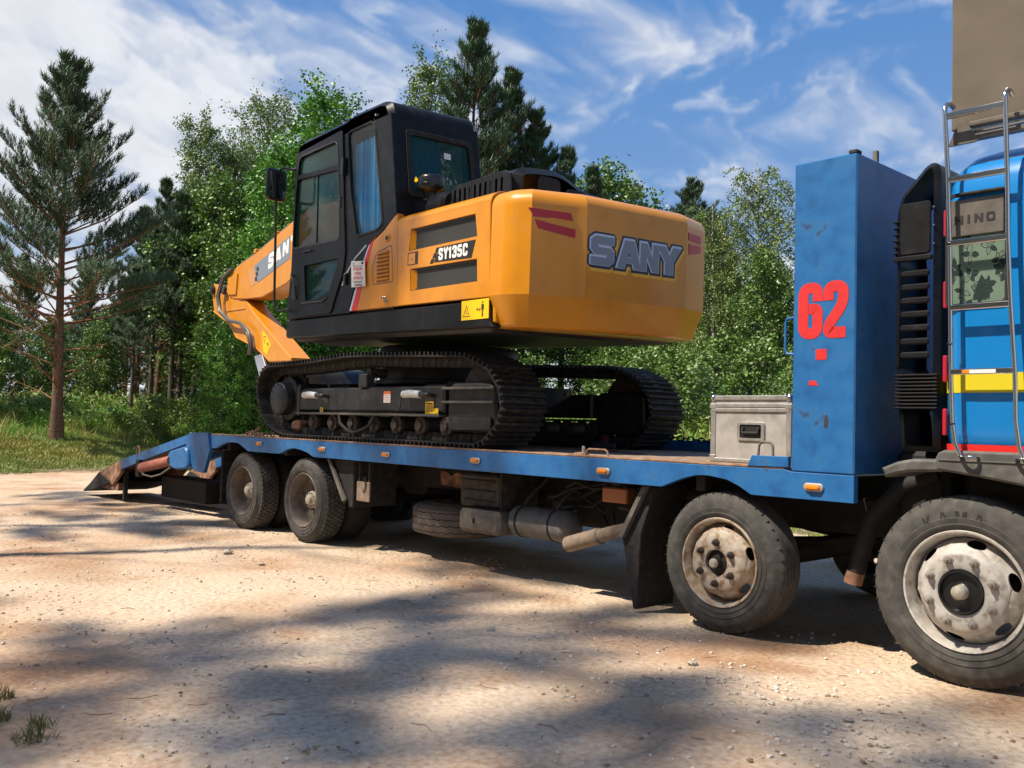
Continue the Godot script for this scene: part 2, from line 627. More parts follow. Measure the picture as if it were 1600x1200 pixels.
func materials() -> void:
	M.bumptex = ntex(3, 0.03, 5, [], 256)
	# truck
	M.blue = nmat([[0.0, lin(0.010, 0.072, 0.21)], [0.40, lin(0.013, 0.110, 0.30)], [0.62, lin(0.016, 0.125, 0.33)], [0.80, lin(0.028, 0.125, 0.29)], [0.93, lin(0.02, 0.06, 0.15)], [0.96, lin(0.07, 0.05, 0.045)], [1.0, lin(0.05, 0.03, 0.025)]], 0.9, 0.42, 0.0, 4, 0.012, 6, 0.05, 512)
	M.blue_edge = nmat([[0.0, lin(0.03, 0.12, 0.30)], [0.45, lin(0.04, 0.14, 0.34)], [0.55, lin(0.19, 0.09, 0.045)], [1.0, lin(0.10, 0.05, 0.03)]], 1.3, 0.6, 0.0, 14, 0.02, 5, 0.05, 256)
	M.cab_blue = mat(lin(0.005, 0.175, 0.48), 0.22)
	M.cab_blue.clearcoat_enabled = true
	M.cab_blue.clearcoat = 0.8
	M.cab_blue.clearcoat_roughness = 0.08
	M.yellow_paint = mat(lin(0.58, 0.48, 0.02), 0.3)
	M.red_paint = mat(lin(0.62, 0.02, 0.015), 0.35)
	M.red_number = nmat([[0.0, lin(0.50, 0.016, 0.016)], [0.7, lin(0.60, 0.022, 0.022)], [1.0, lin(0.45, 0.03, 0.03)]], 2.0, 0.5, 0.0, 8)
	M.rust = nmat([[0.0, lin(0.09, 0.045, 0.025)], [0.45, lin(0.20, 0.10, 0.055)], [0.7, lin(0.30, 0.17, 0.10)], [1.0, lin(0.36, 0.24, 0.16)]], 1.4, 0.85, 0.0, 6, 0.02, 5, 0.1)
	M.deck = nmat([[0.0, lin(0.11, 0.07, 0.05)], [0.4, lin(0.22, 0.145, 0.095)], [0.65, lin(0.33, 0.23, 0.155)], [1.0, lin(0.42, 0.31, 0.22)]], 0.8, 0.85, 0.0, 16, 0.02, 6, 0.15, 512)
	M.ramp_red = nmat([[0.0, lin(0.16, 0.05, 0.03)], [0.5, lin(0.30, 0.09, 0.055)], [1.0, lin(0.36, 0.15, 0.10)]], 1.8, 0.6, 0.0, 26)
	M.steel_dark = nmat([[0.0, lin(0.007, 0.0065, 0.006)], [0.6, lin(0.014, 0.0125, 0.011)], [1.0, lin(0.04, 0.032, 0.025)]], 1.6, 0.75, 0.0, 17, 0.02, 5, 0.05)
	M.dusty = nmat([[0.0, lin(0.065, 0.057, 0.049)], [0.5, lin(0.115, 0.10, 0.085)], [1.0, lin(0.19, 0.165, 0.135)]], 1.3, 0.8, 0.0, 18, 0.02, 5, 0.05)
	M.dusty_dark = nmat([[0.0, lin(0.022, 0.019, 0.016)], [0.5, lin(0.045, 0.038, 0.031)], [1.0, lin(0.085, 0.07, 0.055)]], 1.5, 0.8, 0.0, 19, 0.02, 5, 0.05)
	M.tank = nmat([[0.0, lin(0.08, 0.08, 0.078)], [0.6, lin(0.135, 0.132, 0.125)], [1.0, lin(0.20, 0.18, 0.15)]], 1.6, 0.55, 0.0, 20)
	M.pipe = nmat([[0.0, lin(0.13, 0.09, 0.065)], [0.6, lin(0.205, 0.152, 0.11)], [1.0, lin(0.26, 0.195, 0.145)]], 2.0, 0.7, 0.0, 21)
	M.rubber = nmat([[0.0, lin(0.030, 0.028, 0.026)], [0.5, lin(0.055, 0.051, 0.046)], [1.0, lin(0.105, 0.094, 0.08)]], 2.2, 0.88, 0.0, 22, 0.02, 5, 0.03)
	M.rubber_dark = nmat([[0.0, lin(0.010, 0.0095, 0.009)], [0.6, lin(0.020, 0.018, 0.017)], [1.0, lin(0.042, 0.037, 0.032)]], 2.2, 0.9, 0.0, 23)
	M.rim_white = nmat([[0.0, lin(0.14, 0.11, 0.085)], [0.28, lin(0.28, 0.245, 0.205)], [0.42, lin(0.42, 0.39, 0.345)], [0.8, lin(0.49, 0.465, 0.42)], [1.0, lin(0.36, 0.32, 0.27)]], 2.4, 0.5, 0.0, 24, 0.02, 5, 0.02)
	M.rim_rust = nmat([[0.0, lin(0.16, 0.08, 0.04)], [0.34, lin(0.30, 0.19, 0.11)], [0.48, lin(0.44, 0.365, 0.28)], [0.8, lin(0.50, 0.445, 0.37)], [1.0, lin(0.34, 0.24, 0.15)]], 2.6, 0.6, 0.0, 44, 0.02, 5, 0.02)
	M.rim_dust = nmat([[0.0, lin(0.06, 0.047, 0.036)], [0.5, lin(0.12, 0.097, 0.075)], [1.0, lin(0.22, 0.18, 0.145)]], 1.8, 0.75, 0.0, 25)
	M.hub_white = nmat([[0.0, lin(0.25, 0.21, 0.15)], [0.5, lin(0.42, 0.38, 0.30)], [1.0, lin(0.52, 0.48, 0.40)]], 4.0, 0.6, 0.0, 27)
	M.strap = mat(lin(0.12, 0.012, 0.015), 0.7)
	M.scuff = mat(lin(0.03, 0.025, 0.035), 0.7)
	M.nut = nmat([[0.0, lin(0.16, 0.12, 0.09)], [0.6, lin(0.34, 0.31, 0.27)], [1.0, lin(0.5, 0.47, 0.42)]], 6.0, 0.45, 0.3, 47)
	M.black_gloss = mat(lin(0.012, 0.012, 0.012), 0.3)
	M.black_plastic = nmat([[0.0, lin(0.006, 0.006, 0.0065)], [0.6, lin(0.011, 0.011, 0.0115)], [1.0, lin(0.026, 0.025, 0.023)]], 1.5, 0.42, 0.0, 28)
	M.black_plastic.metallic_specular = 0.35
	M.fender = nmat([[0.0, lin(0.05, 0.047, 0.043)], [0.6, lin(0.085, 0.08, 0.072)], [1.0, lin(0.16, 0.14, 0.12)]], 1.7, 0.6, 0.0, 29)
	M.chrome = mat(lin(0.55, 0.53, 0.50), 0.18, 1.0)
	M.alu = nmat([[0.0, lin(0.36, 0.34, 0.31)], [0.5, lin(0.50, 0.48, 0.44)], [1.0, lin(0.60, 0.57, 0.53)]], 2.5, 0.38, 0.75, 30)
	M.alu_panel = nmat([[0.0, lin(0.27, 0.245, 0.22)], [0.55, lin(0.40, 0.375, 0.34)], [1.0, lin(0.47, 0.44, 0.41)]], 1.2, 0.5, 0.25, 31, 0.02, 5)
	M.amber = mat(lin(0.75, 0.22, 0.015), 0.2)
	M.orange_lens = mat(lin(0.42, 0.13, 0.03), 0.4)
	M.tan_panel = nmat([[0.0, lin(0.12, 0.098, 0.072)], [1.0, lin(0.165, 0.135, 0.10)]], 0.5, 0.24, 0.0, 32)
	M.tan_panel.heightmap_enabled = true
	M.tan_panel.heightmap_texture = ntex(63, 0.008, 2, [], 256)
	M.tan_panel.heightmap_scale = 1.2
	M.plate_grey = nmat([[0.0, lin(0.12, 0.105, 0.09)], [1.0, lin(0.18, 0.16, 0.135)]], 2.0, 0.4, 0.4, 33)
	M.white_label = mat(lin(0.72, 0.72, 0.70), 0.5)
	M.glass_dark = mat(Color(lin(0.02, 0.03, 0.028), 0.16), 0.03)
	M.glass_dark.transparency = BaseMaterial3D.TRANSPARENCY_ALPHA
	M.glass = mat(Color(lin(0.016, 0.06, 0.042), 0.5), 0.02)
	M.glass.metallic_specular = 0.3
	M.glass_side = mat(Color(lin(0.02, 0.05, 0.05), 0.15), 0.02)
	M.glass_side.metallic_specular = 0.25
	M.glass_side.transparency = BaseMaterial3D.TRANSPARENCY_ALPHA
	M.glass.transparency = BaseMaterial3D.TRANSPARENCY_ALPHA
	# excavator
	M.yellow = nmat([[0.0, lin(0.54, 0.205, 0.010)], [0.40, lin(0.61, 0.235, 0.010)], [0.75, lin(0.635, 0.25, 0.013)], [0.93, lin(0.60, 0.25, 0.03)], [1.0, lin(0.48, 0.24, 0.07)]], 0.9, 0.34, 0.0, 62, 0.012, 6)
	M.yellow.metallic_specular = 0.35
	M.yellow.clearcoat_enabled = true
	M.yellow.clearcoat = 0.45
	M.yellow.clearcoat_roughness = 0.1
	M.yellow.heightmap_enabled = true
	M.yellow.heightmap_texture = ntex(61, 0.006, 2, [], 256)
	M.yellow.heightmap_scale = 0.15
	M.cab_black = nmat([[0.0, lin(0.006, 0.006, 0.0065)], [0.55, lin(0.009, 0.009, 0.0095)], [0.8, lin(0.014, 0.0135, 0.013)], [1.0, lin(0.04, 0.037, 0.034)]], 1.1, 0.38, 0.0, 34, 0.02, 6)
	M.track = nmat([[0.0, lin(0.010, 0.009, 0.008)], [0.5, lin(0.021, 0.018, 0.016)], [0.75, lin(0.042, 0.036, 0.031)], [1.0, lin(0.13, 0.11, 0.09)]], 1.8, 0.7, 0.25, 35, 0.02, 5, 0.04)
	M.frame_black = nmat([[0.0, lin(0.009, 0.009, 0.009)], [0.6, lin(0.016, 0.016, 0.016)], [1.0, lin(0.045, 0.041, 0.036)]], 1.4, 0.45, 0.0, 36)
	M.roller = nmat([[0.0, lin(0.025, 0.018, 0.014)], [0.6, lin(0.05, 0.036, 0.028)], [1.0, lin(0.11, 0.08, 0.06)]], 3.0, 0.7, 0.0, 37)
	M.white_wrap = nmat([[0.0, lin(0.45, 0.45, 0.43)], [1.0, lin(0.72, 0.72, 0.7)]], 5.0, 0.7, 0.0, 38)
	M.sticker_yellow = mat(lin(0.85, 0.52, 0.0), 0.4)
	M.sticker_orange = mat(lin(0.78, 0.16, 0.03), 0.4)
	M.sticker_black = mat(lin(0.015, 0.014, 0.013), 0.5)
	M.dark_grey = mat(lin(0.035, 0.034, 0.034), 0.4)
	M.logo_navy = mat(lin(0.012, 0.018, 0.04), 0.35)
	M.logo_grey = mat(lin(0.20, 0.23, 0.28), 0.35)
	M.logo_light = mat(lin(0.50, 0.58, 0.72), 0.35)
	M.logo_yellow = mat(lin(0.80, 0.42, 0.02), 0.35)
	M.white_print = mat(lin(0.78, 0.77, 0.74), 0.4)
	M.brown_print = mat(lin(0.09, 0.03, 0.01), 0.4)
	M.red_reflector = mat(lin(0.42, 0.012, 0.03), 0.35)
	M.beige = mat(lin(0.42, 0.36, 0.26), 0.6)
	M.decal_pink = mat(lin(0.55, 0.27, 0.12), 0.35)
	M.curtain = nmat([[0.0, lin(0.01, 0.25, 0.55)], [1.0, lin(0.02, 0.33, 0.68)]], 3.0, 0.7, 0.0, 39)
	M.curtain.rim_enabled = true
	M.curtain.rim = 0.3
	M.hose = mat(lin(0.09, 0.085, 0.08), 0.4)
	M.piston = mat(lin(0.60, 0.58, 0.62), 0.15, 0.9)
	M.grille = grille_mat()
	M.floral = floral_mat()
	M.film = mat(Color(lin(0.7, 0.75, 0.75), 0.25), 0.12)
	M.film.transparency = BaseMaterial3D.TRANSPARENCY_ALPHA
	M.cab_black.metallic_specular = 0.3
	M.mirror = mat(lin(0.75, 0.78, 0.8), 0.03, 1.0)
	# nature
	M.stone = nmat([[0.0, lin(0.22, 0.19, 0.16)], [0.5, lin(0.38, 0.33, 0.28)], [1.0, lin(0.50, 0.46, 0.40)]], 9.0, 0.9, 0.0, 40)
	M.straw = mat(lin(0.42, 0.31, 0.15), 0.8)
	M.twig = mat(lin(0.13, 0.075, 0.045), 0.9)
	M.pine_bark = nmat([[0.0, lin(0.05, 0.03, 0.02)], [0.45, lin(0.12, 0.07, 0.045)], [0.7, lin(0.22, 0.125, 0.075)], [1.0, lin(0.28, 0.17, 0.11)]], 2.2, 0.9, 0.0, 41, 0.03, 5, 0.8)
	M.pine_bark_red = nmat([[0.0, lin(0.12, 0.06, 0.03)], [0.5, lin(0.27, 0.125, 0.055)], [1.0, lin(0.36, 0.19, 0.10)]], 2.2, 0.9, 0.0, 42, 0.03, 5, 0.5)
	M.birch_bark = nmat([[0.0, lin(0.03, 0.028, 0.025)], [0.36, lin(0.16, 0.14, 0.12)], [0.46, lin(0.46, 0.43, 0.38)], [1.0, lin(0.60, 0.57, 0.52)]], 2.0, 0.8, 0.0, 43, 0.03, 4)
	M.grey_bark = nmat([[0.0, lin(0.04, 0.033, 0.025)], [0.5, lin(0.085, 0.07, 0.055)], [1.0, lin(0.14, 0.12, 0.095)]], 2.2, 0.9, 0.0, 45, 0.03, 5, 0.5)
	M.needles = leaf_mat(0.30, 0.6)
	M.leaves = leaf_mat(0.50, 0.45)
	M.grass = leaf_mat(0.35, 0.55)

func leaf_mat(through: float, rough: float) -> StandardMaterial3D:
	var m := mat(Color(1, 1, 1), rough)
	m.vertex_color_use_as_albedo = true
	m.backlight_enabled = true
	m.backlight = Color(through * 0.85, through, through * 0.3)
	m.cull_mode = BaseMaterial3D.CULL_DISABLED
	return m

func grille_mat() -> StandardMaterial3D:
	var s := 32
	var im := Image.create(s, s, false, Image.FORMAT_RGBA8)
	for y in s:
		for x in s:
			var hole := false
			for q in [V(8, 8), V(24, 24), V(-8, 24), V(40, 8), V(8, 40), V(24, -8)]:
				if Vector2(x + 0.5, y + 0.5).distance_to(q) < 7.6:
					hole = true
			im.set_pixel(x, y, Color(0.30, 0.30, 0.29, 0.0 if hole else 1.0))
	var m := mat(Color(1, 1, 1), 0.5, 0.2)
	m.albedo_texture = ImageTexture.create_from_image(im)
	m.transparency = BaseMaterial3D.TRANSPARENCY_ALPHA_SCISSOR
	m.alpha_scissor_threshold = 0.5
	m.uv1_triplanar = true
	m.uv1_scale = Vector3.ONE * 26.0
	return m

# the printed cloth behind the sleeper window: dark leaves and flowers on pale green
func floral_mat() -> StandardMaterial3D:
	var s := 320
	var im := Image.create(s, s, false, Image.FORMAT_RGB8)
	im.fill(Color(0.62, 0.72, 0.62))
	var r := RandomNumberGenerator.new()
	r.seed = 12
	for k in 15:
		var c := V(r.randf() * s, r.randf() * s)
		var a0 := r.randf() * TAU
		var np := r.randi_range(4, 7)
		for p in np:
			var a := a0 + TAU * p / np + r.randf_range(-0.25, 0.25)
			var l := r.randf_range(34, 58)
			var w := l * r.randf_range(0.24, 0.36)
			var open := r.randf() < 0.4
			var d := V(cos(a), sin(a))
			for t in int(l * 1.6):
				var f := t / (l * 1.6)
				var half := w * sin(PI * pow(f, 0.8))
				for q in range(-int(half), int(half) + 1):
					var edge := absf(q) > half - 3.4 or absf(q) < 0.8
					if open and not edge:
						continue
					var pt := c + d * (4.0 + f * l) + V(-d.y, d.x) * q
					im.set_pixel(posmod(int(pt.x), s), posmod(int(pt.y), s), Color(0.10, 0.15, 0.12) if not (absf(q) < 0.8 and not open) else Color(0.4, 0.48, 0.42))
	var m := mat(Color(0.85, 0.85, 0.85), 0.7)
	m.albedo_texture = ImageTexture.create_from_image(im)
	return m

# ---------------------------------------------------------------- truck
func tyre_profile(r: float, rr: float, w: float, ribs: bool) -> Array:
	var p := [V(rr - 0.012, -0.03), V(rr, 0.0), V(rr + 0.012, 0.012), V(rr + 0.03, 0.018), V(rr + 0.034, 0.013), V(rr + 0.062, 0.018), V(rr + 0.066, 0.013), V((rr + r) * 0.5 + 0.02, 0.011), V(r - 0.040, -0.002), V(r - 0.036, -0.008), V(r - 0.014, -0.022), V(r - 0.004, -0.034)]
	var h0 := -0.040
	var h1 := -w + 0.040
	if ribs:
		for k in 5:
			var a := lerpf(h0, h1, k / 5.0)
			var b := lerpf(h0, h1, (k + 1) / 5.0)
			p.append(V(r, a - 0.003))
			p.append(V(r, b + 0.003))
			if k < 4:
				p.append(V(r - 0.014, b + 0.0025))
				p.append(V(r - 0.014, b - 0.0025))
	else:
		p.append(V(r, h0)); p.append(V(r, h1))
	p.append_array([V(r - 0.014, -w + 0.022), V(rr + 0.06, -w - 0.015), V(rr, -w), V(rr - 0.012, -w + 0.03)])
	return p

func raised(word: String, arc_r: float, size: float, deg: float, step: float, c: Vector3, m: Material, parent: Node) -> void:
	for i in word.length():
		var a := deg_to_rad(deg - step * i)
		var bs := Basis(Vector3(0, 0, 1), a - PI / 2)
		text(word[i], size, m, parent, "raised_letter", Transform3D(bs, c + Vector3(cos(a) * arc_r, sin(a) * arc_r, 0)), 0.005)

func wheel(t: Node3D, x: float, r: float, zf: float, rr: float, w: float, style: String, seed_: int) -> Node3D:
	var o := Node3D.new()
	o.name = "wheel"
	t.add_child(o, true)
	o.position = Vector3(x, r - 0.008, zf) - t.position
	o.rotation.z = seed_ * 0.37
	var b := B.new()
	b.lathe(tyre_profile(r if style == "steer" else r - 0.012, rr, w, style == "steer"), Transform3D(), 72)
	node(b.mesh(), "tyre", M.rubber, o)
	if style == "steer":
		# nicks worn into the tread shoulder
		var nb2 := B.new()
		for k in 44:
			var a := TAU * k / 44 + 0.02 * sin(k * 7.0)
			var bs := Basis(Vector3(0, 0, 1), a)
			nb2.box(bs * V3(r - 0.012, 0, 0) + V3(0, 0, -0.026), V3(0.020, 0.007, 0.016), 0.002, bs)
		node(nb2.mesh(), "shoulder_nicks", M.rubber_dark, o, "stuff")
	if style != "steer":
		# lug tread: five rows of staggered blocks
		var tb := B.new()
		var nb := 54
		for row in 5:
			var z := -0.028 - (w - 0.056) * (row + 0.5) / 5.0
			for k in nb:
				var a := TAU * (k + (0.5 if row % 2 else 0.0)) / nb
				var bs := Basis(Vector3(0, 0, 1), a)
				var sz := V3(0.024, TAU * r / nb * 0.80, (w - 0.056) / 5.0 * 0.86)
				tb.box(bs * V3(r - 0.010, 0, 0) + V3(0, 0, z), sz, 0.003, bs)
		node(tb.mesh(), "tread_blocks", M.rubber, o, "stuff")
		var b2 := B.new()
		b2.lathe(tyre_profile(r - 0.004, rr, w, false), at(0, 0, -w - 0.06), 48)
		node(b2.mesh(), "inner_tyre", M.rubber_dark, o)
		var rb := B.new()
		rb.lathe([V(rr - 0.004, -0.02), V(rr, 0.004), V(rr - 0.006, 0.012), V(rr - 0.016, 0.008), V(rr - 0.024, -0.012), V(rr - 0.032, -0.035), V(rr - 0.034, -0.125), V(rr - 0.040, -0.15), V(rr - 0.075, -0.165), V(0.155, -0.165), V(0.150, -0.172), V(0.10, -0.172)], Transform3D(), 56)
		node(rb.mesh(), "rim", M.rim_dust, o)
		var hb := B.new()
		hb.lathe([V(0.0, -0.045), V(0.038, -0.045), V(0.046, -0.052), V(0.05, -0.085), V(0.085, -0.092), V(0.09, -0.10), V(0.098, -0.172)], Transform3D(), 24)
		node(hb.mesh(), "hub", M.hub_white, o)
		for k in 10:
			var a := TAU * k / 10
			var sb := B.new()
			sb.lathe([V(0.0, 0.024), V(0.008, 0.022), V(0.009, 0.0)], at(cos(a) * 0.072, sin(a) * 0.072, -0.092), 6)
			node(sb.mesh(), "hub_stud", M.hub_white, o)
		for k in 8:
			var a := TAU * k / 8 + 0.2
			var sb := B.new()
			sb.lathe([V(0.0, 0.03), V(0.012, 0.03), V(0.014, 0.0)], at(cos(a) * 0.128, sin(a) * 0.128, -0.166), 6)
			node(sb.mesh(), "wheel_nut", M.roller, o)
	else:
		var small := rr < 0.30
		var rm: Material = M.rim_rust if small else M.rim_white
		var rb := B.new()
		rb.lathe([V(rr - 0.004, -0.02), V(rr, 0.004), V(rr - 0.005, 0.013), V(rr - 0.014, 0.010), V(rr - 0.020, -0.008), V(rr - 0.030, -0.030), V(rr - 0.036, -0.055), V(rr - 0.040, -0.10)], Transform3D(), 64)
		node(rb.mesh(), "rim", rm, o)
		# disc: flat middle, then a cone with six real openings
		var r1 := rr - 0.042
		var r0 := rr * 0.70
		var h1 := -0.075
		var h0 := 0.006
		var db := B.new()
		var rh := rr * (0.29 if small else 0.37)
		db.lathe([V(rh, -0.05), V(rh, 0.036), V(rh + 0.006, 0.04), V(r0 - 0.035, 0.036), V(r0 - 0.012, 0.026), V(r0, h0)], Transform3D(), 64)
		var np := 24
		for k in 6:
			var ac := TAU * (k + 0.2) / 6
			var outer := []
			var inner := []
			var hw := TAU / 12
			for q in np:
				var th := TAU * q / np
				var u := cos(th)
				var w2 := sin(th)
				var mx := maxf(absf(u), absf(w2))
				outer.append(V(u / mx * hw, (w2 / mx) * 0.5 + 0.5))
				inner.append(V(u * hw * 0.38, w2 * 0.36 + 0.52))
			var pt := func(s: Vector2, dz: float) -> Vector3:
				var f := s.y
				var rad := lerpf(r0, r1, f)
				var hh := lerpf(h0, h1, f) + 0.012 * sin(PI * f) + dz
				return V3(cos(ac + s.x) * rad, sin(ac + s.x) * rad, hh)
			for q in np:
				var l := (q + 1) % np
				db.quad(pt.call(outer[q], 0.0), pt.call(outer[l], 0.0), pt.call(inner[l], 0.0), pt.call(inner[q], 0.0), V3(cos(ac) * 0.4, sin(ac) * 0.4, 1))
				db.quad(pt.call(inner[q], 0.0), pt.call(inner[l], 0.0), pt.call(inner[l], -0.012), pt.call(inner[q], -0.012), V3(0, 0, 1))
		node(db.mesh(), "wheel_disc", rm, o)
		var wb := B.new()
		wb.lathe([V(rr - 0.006, -w + 0.02), V(rr - 0.05, -0.15), V(rr - 0.05, -0.10)], Transform3D(), 40)
		node(wb.mesh(), "rim_well", M.steel_dark, o)
		node(B.new().lathe([V(0.16, -0.12), V(0.15, -0.16), V(0.0, -0.16)], Transform3D(), 24).mesh(), "brake_drum", M.steel_dark, o)
		var hb := B.new()
		if small:
			hb.lathe([V(0.0, 0.062), V(0.030, 0.060), V(0.036, 0.052), V(0.038, 0.02), V(rh, 0.006), V(rh, -0.03)], Transform3D(), 24)
		else:
			hb.lathe([V(rh - 0.002, 0.03), V(rh - 0.006, 0.052), V(rh - 0.016, 0.054), V(rh - 0.022, 0.03), V(0.045, 0.026), V(0.04, 0.03)], Transform3D(), 40)
		node(hb.mesh(), "hub", M.steel_dark if small else M.black_gloss, o)
		var cb := B.new()
		cb.lathe([V(0.0, 0.088), V(0.024, 0.085), V(0.036, 0.074), V(0.039, 0.03)] if not small else [V(0.0, 0.084), V(0.022, 0.082), V(0.030, 0.070), V(0.031, 0.05)], Transform3D(), 24)
		node(cb.mesh(), "hub_cap", M.hub_white, o)
		var nn := 6 if small else 8
		var nr := rr * 0.455 if small else rr * 0.535
		var sb := B.new()
		sb.lathe([V(0.0, 0.048), V(0.009, 0.046), V(0.011, 0.030), V(0.0165, 0.030), V(0.0195, 0.026), V(0.0195, 0.006), V(0.026, 0.004), V(0.026, 0.0)], Transform3D(), 6)
		var sm := sb.mesh()
		for k in nn:
			var a := TAU * (k + 0.35) / nn
			var q := node(sm, "wheel_nut", M.roller if small else M.nut, o)
			q.position = V3(cos(a) * nr, sin(a) * nr, 0.037)
	return o

func truck() -> void:
	var t := thing("flatbed_truck", Vector3(-6, 0, -1.25), "long blue four-axle flatbed truck carrying the yellow excavator, red number on its headboard", "truck")
	# chassis
	for z in [-0.85, -1.65]:
		put(B.new().box(V3(-5.6, 0.74, z), V3(10.2, 0.24, 0.08), 0.01), "chassis_rail", M.steel_dark, t)
	for k in 12:
		put(B.new().box(V3(-10.4 + k * 0.68, 0.94, -1.25), V3(0.07, 0.13, 2.34), 0.006), "cross_member", M.steel_dark, t)
	# near side beam with its wheel arches
	var beam := [V(-10.72, 1.052), V(-10.70, 0.891), V(-10.597, 0.891), V(-10.50, 0.921), V(-10.396, 0.949), V(-10.29, 0.97), V(-10.181, 0.979), V(-10.034, 0.976), V(-9.96, 0.962), V(-9.902, 0.94), V(-9.749, 0.891), V(-9.033, 0.891), V(-8.92, 0.93), V(-8.803, 0.957), V(-8.70, 0.962), V(-8.593, 0.952), V(-8.445, 0.928), V(-8.328, 0.889), V(-3.852, 0.888), V(-3.79, 0.914), V(-3.725, 0.938), V(-3.65, 0.963), V(-3.585, 0.979), V(-3.52, 0.984), V(-3.464, 0.982), V(-3.344, 0.967), V(-3.25, 0.931), V(-3.167, 0.885), V(-2.503, 0.885), V(-2.503, 1.040), V(-2.9, 1.042), V(-2.93, 1.052)]
	put(B.new().slab(P(beam), -0.05, 0.0, 0.003), "side_beam", M.blue, t)
	var far := put(B.new().slab(P(beam), -2.50, -2.45, 0.003), "side_beam", M.blue, t)
	far.set_meta("label", "far side beam")
	for z in [-0.045, -2.455]:
		put(B.new().box(V3(-6.83, 1.060, z), V3(7.78, 0.014, 0.092), 0.004), "edge_rail", M.rust, t)
	put(B.new().box(V3(-6.83, 1.115, -2.46), V3(7.78, 0.10, 0.05), 0.006), "far_curb", M.blue, t)
	var nw := 9
	for k in nw:
		var w := (2.41 - 0.092) / nw
		put(B.new().box(V3(-6.83 + rng.randf_range(-0.01, 0.01), 1.044 + rng.randf_range(-0.003, 0.002), -0.094 - w * (k + 0.5)), V3(7.76, 0.028, w - 0.007), 0.004), "deck_plank", M.deck, t)
	# welds and tie loops along the near edge
	for x in [-9.9, -4.6]:
		var q := 0.22
		put(B.new().tube([V3(x, 1.066, -0.06), V3(x + 0.01, 1.10, -0.06), V3(x + 0.03, 1.112, -0.06), V3(x + q - 0.03, 1.112, -0.06), V3(x + q - 0.01, 1.10, -0.06), V3(x + q, 1.066, -0.06)], 0.008, 6), "tie_loop", M.rust, t)
	for d in [[-9.475, 0.988], [-8.147, 0.977], [-7.034, 0.969], [-5.764, 0.973], [-4.367, 0.964], [-2.745, 0.960]]:
		var s := B.new()
		var x: float = d[0]
		var y: float = d[1]
		s.slab(rrect(x - 0.062, y - 0.024, x + 0.062, y + 0.024, 0.022), 0.0, 0.016, 0.006)
		var ml := put(s, "marker_light", M.alu_panel, t)
		var l := B.new()
		l.slab(rrect(x - 0.045, y - 0.015, x + 0.045, y + 0.015, 0.014), 0.012, 0.032, 0.008)
		node(l.mesh(), "lens", M.amber, ml)
	# rear hinge plate, ramp and its ram
	put(B.new().slab(P([V(-11.327, 1.063), V(-10.798, 1.074), V(-10.706, 0.872), V(-10.858, 0.583), V(-11.135, 0.589), V(-11.233, 0.688), V(-11.404, 0.82), V(-11.40, 0.90)]), -0.03, 0.016, 0.004), "hinge_plate", M.blue, t)
	put(B.new().slab(P([V(-11.327, 1.063), V(-10.72, 1.06), V(-10.72, 0.62), V(-11.135, 0.589)]), -2.49, -2.46, 0.004), "hinge_plate", M.blue, t)
	put(B.new().box(V3(-11.0, 0.95, -1.25), V3(0.5, 0.18, 2.4), 0.01), "rear_sill", M.steel_dark, t)
	put(B.new().box(V3(-10.72, 0.55, -1.25), V3(0.05, 0.66, 2.2), 0.01), "rear_mudflap", M.rubber_dark, t)
	for z0 in [-1.02, -2.46]:
		var z1: float = z0 + 0.99
		var rp := put(B.new().slab(P([V(-11.33, 1.058), V(-11.32, 0.95), V(-12.6, 0.70), V(-13.72, 0.47), V(-13.73, 0.612)]), z1 - 0.05, z1, 0.004), "ramp", M.blue, t)
		var b := B.new()
		b.slab(P([V(-11.33, 1.058), V(-11.32, 0.95), V(-13.72, 0.47), V(-13.73, 0.612)]), z0, z0 + 0.05, 0.004)
		node(b.mesh(), "ramp_rail", M.blue, rp)
		b = B.new()
		b.slab(P([V(-11.34, 1.048), V(-11.34, 1.02), V(-14.64, 0.345), V(-14.66, 0.372)]), z0 + 0.055, z1 - 0.055, 0.004)
		node(b.mesh(), "ramp_floor", M.rust, rp)
		b = B.new()
		b.slab(P([V(-13.73, 0.610), V(-13.71, 0.43), V(-14.05, 0.225), V(-14.66, 0.375)]), z1 - 0.05, z1 - 0.003, 0.004)
		node(b.mesh(), "ramp_toe", M.rust, rp)
		b = B.new()
		b.slab(P([V(-13.73, 0.610), V(-13.71, 0.43), V(-14.05, 0.225), V(-14.66, 0.375)]), z0 + 0.003, z0 + 0.05, 0.004)
		node(b.mesh(), "ramp_toe", M.rust, rp)
		b = B.new()
		b.slab(P([V(-14.64, 0.378), V(-15.0, 0.19), V(-15.29, 0.062), V(-15.27, 0.045), V(-14.9, 0.10), V(-14.2, 0.235), V(-14.1, 0.26)]), z0, z1, 0.003)
		node(b.mesh(), "ramp_tip", M.steel_dark, rp)
		b = B.new().box(V3(-14.24, 0.20, z1 - 0.10), V3(0.66, 0.11, 0.12), 0.006)
		node(b.mesh(), "wooden_block", M.rust, rp)
		b = B.new().box(V3(-13.84, 0.22, z1 - 0.12), V3(0.06, 0.42, 0.06), 0.006)
		node(b.mesh(), "ramp_leg", M.steel_dark, rp)
		b = B.new().box(V3(-12.75, 0.23, (z0 + z1) * 0.5 - 0.2), V3(1.5, 0.30, 0.36), 0.01)
		node(b.mesh(), "support_box", M.steel_dark, rp)
		b = B.new().tube([V3(-13.0, 0.70, z1 + 0.0), V3(-13.04, 0.80, z1), V3(-13.1, 0.83, z1), V3(-13.14, 0.79, z1), V3(-13.12, 0.68, z1)], 0.011, 6)
		node(b.mesh(), "lifting_eye", M.rust, rp)
	put(B.new().tube([V3(-12.80, 0.545, 0.02), V3(-11.8, 0.69, 0.02)], 0.068, 20), "lift_cylinder", M.ramp_red, t)
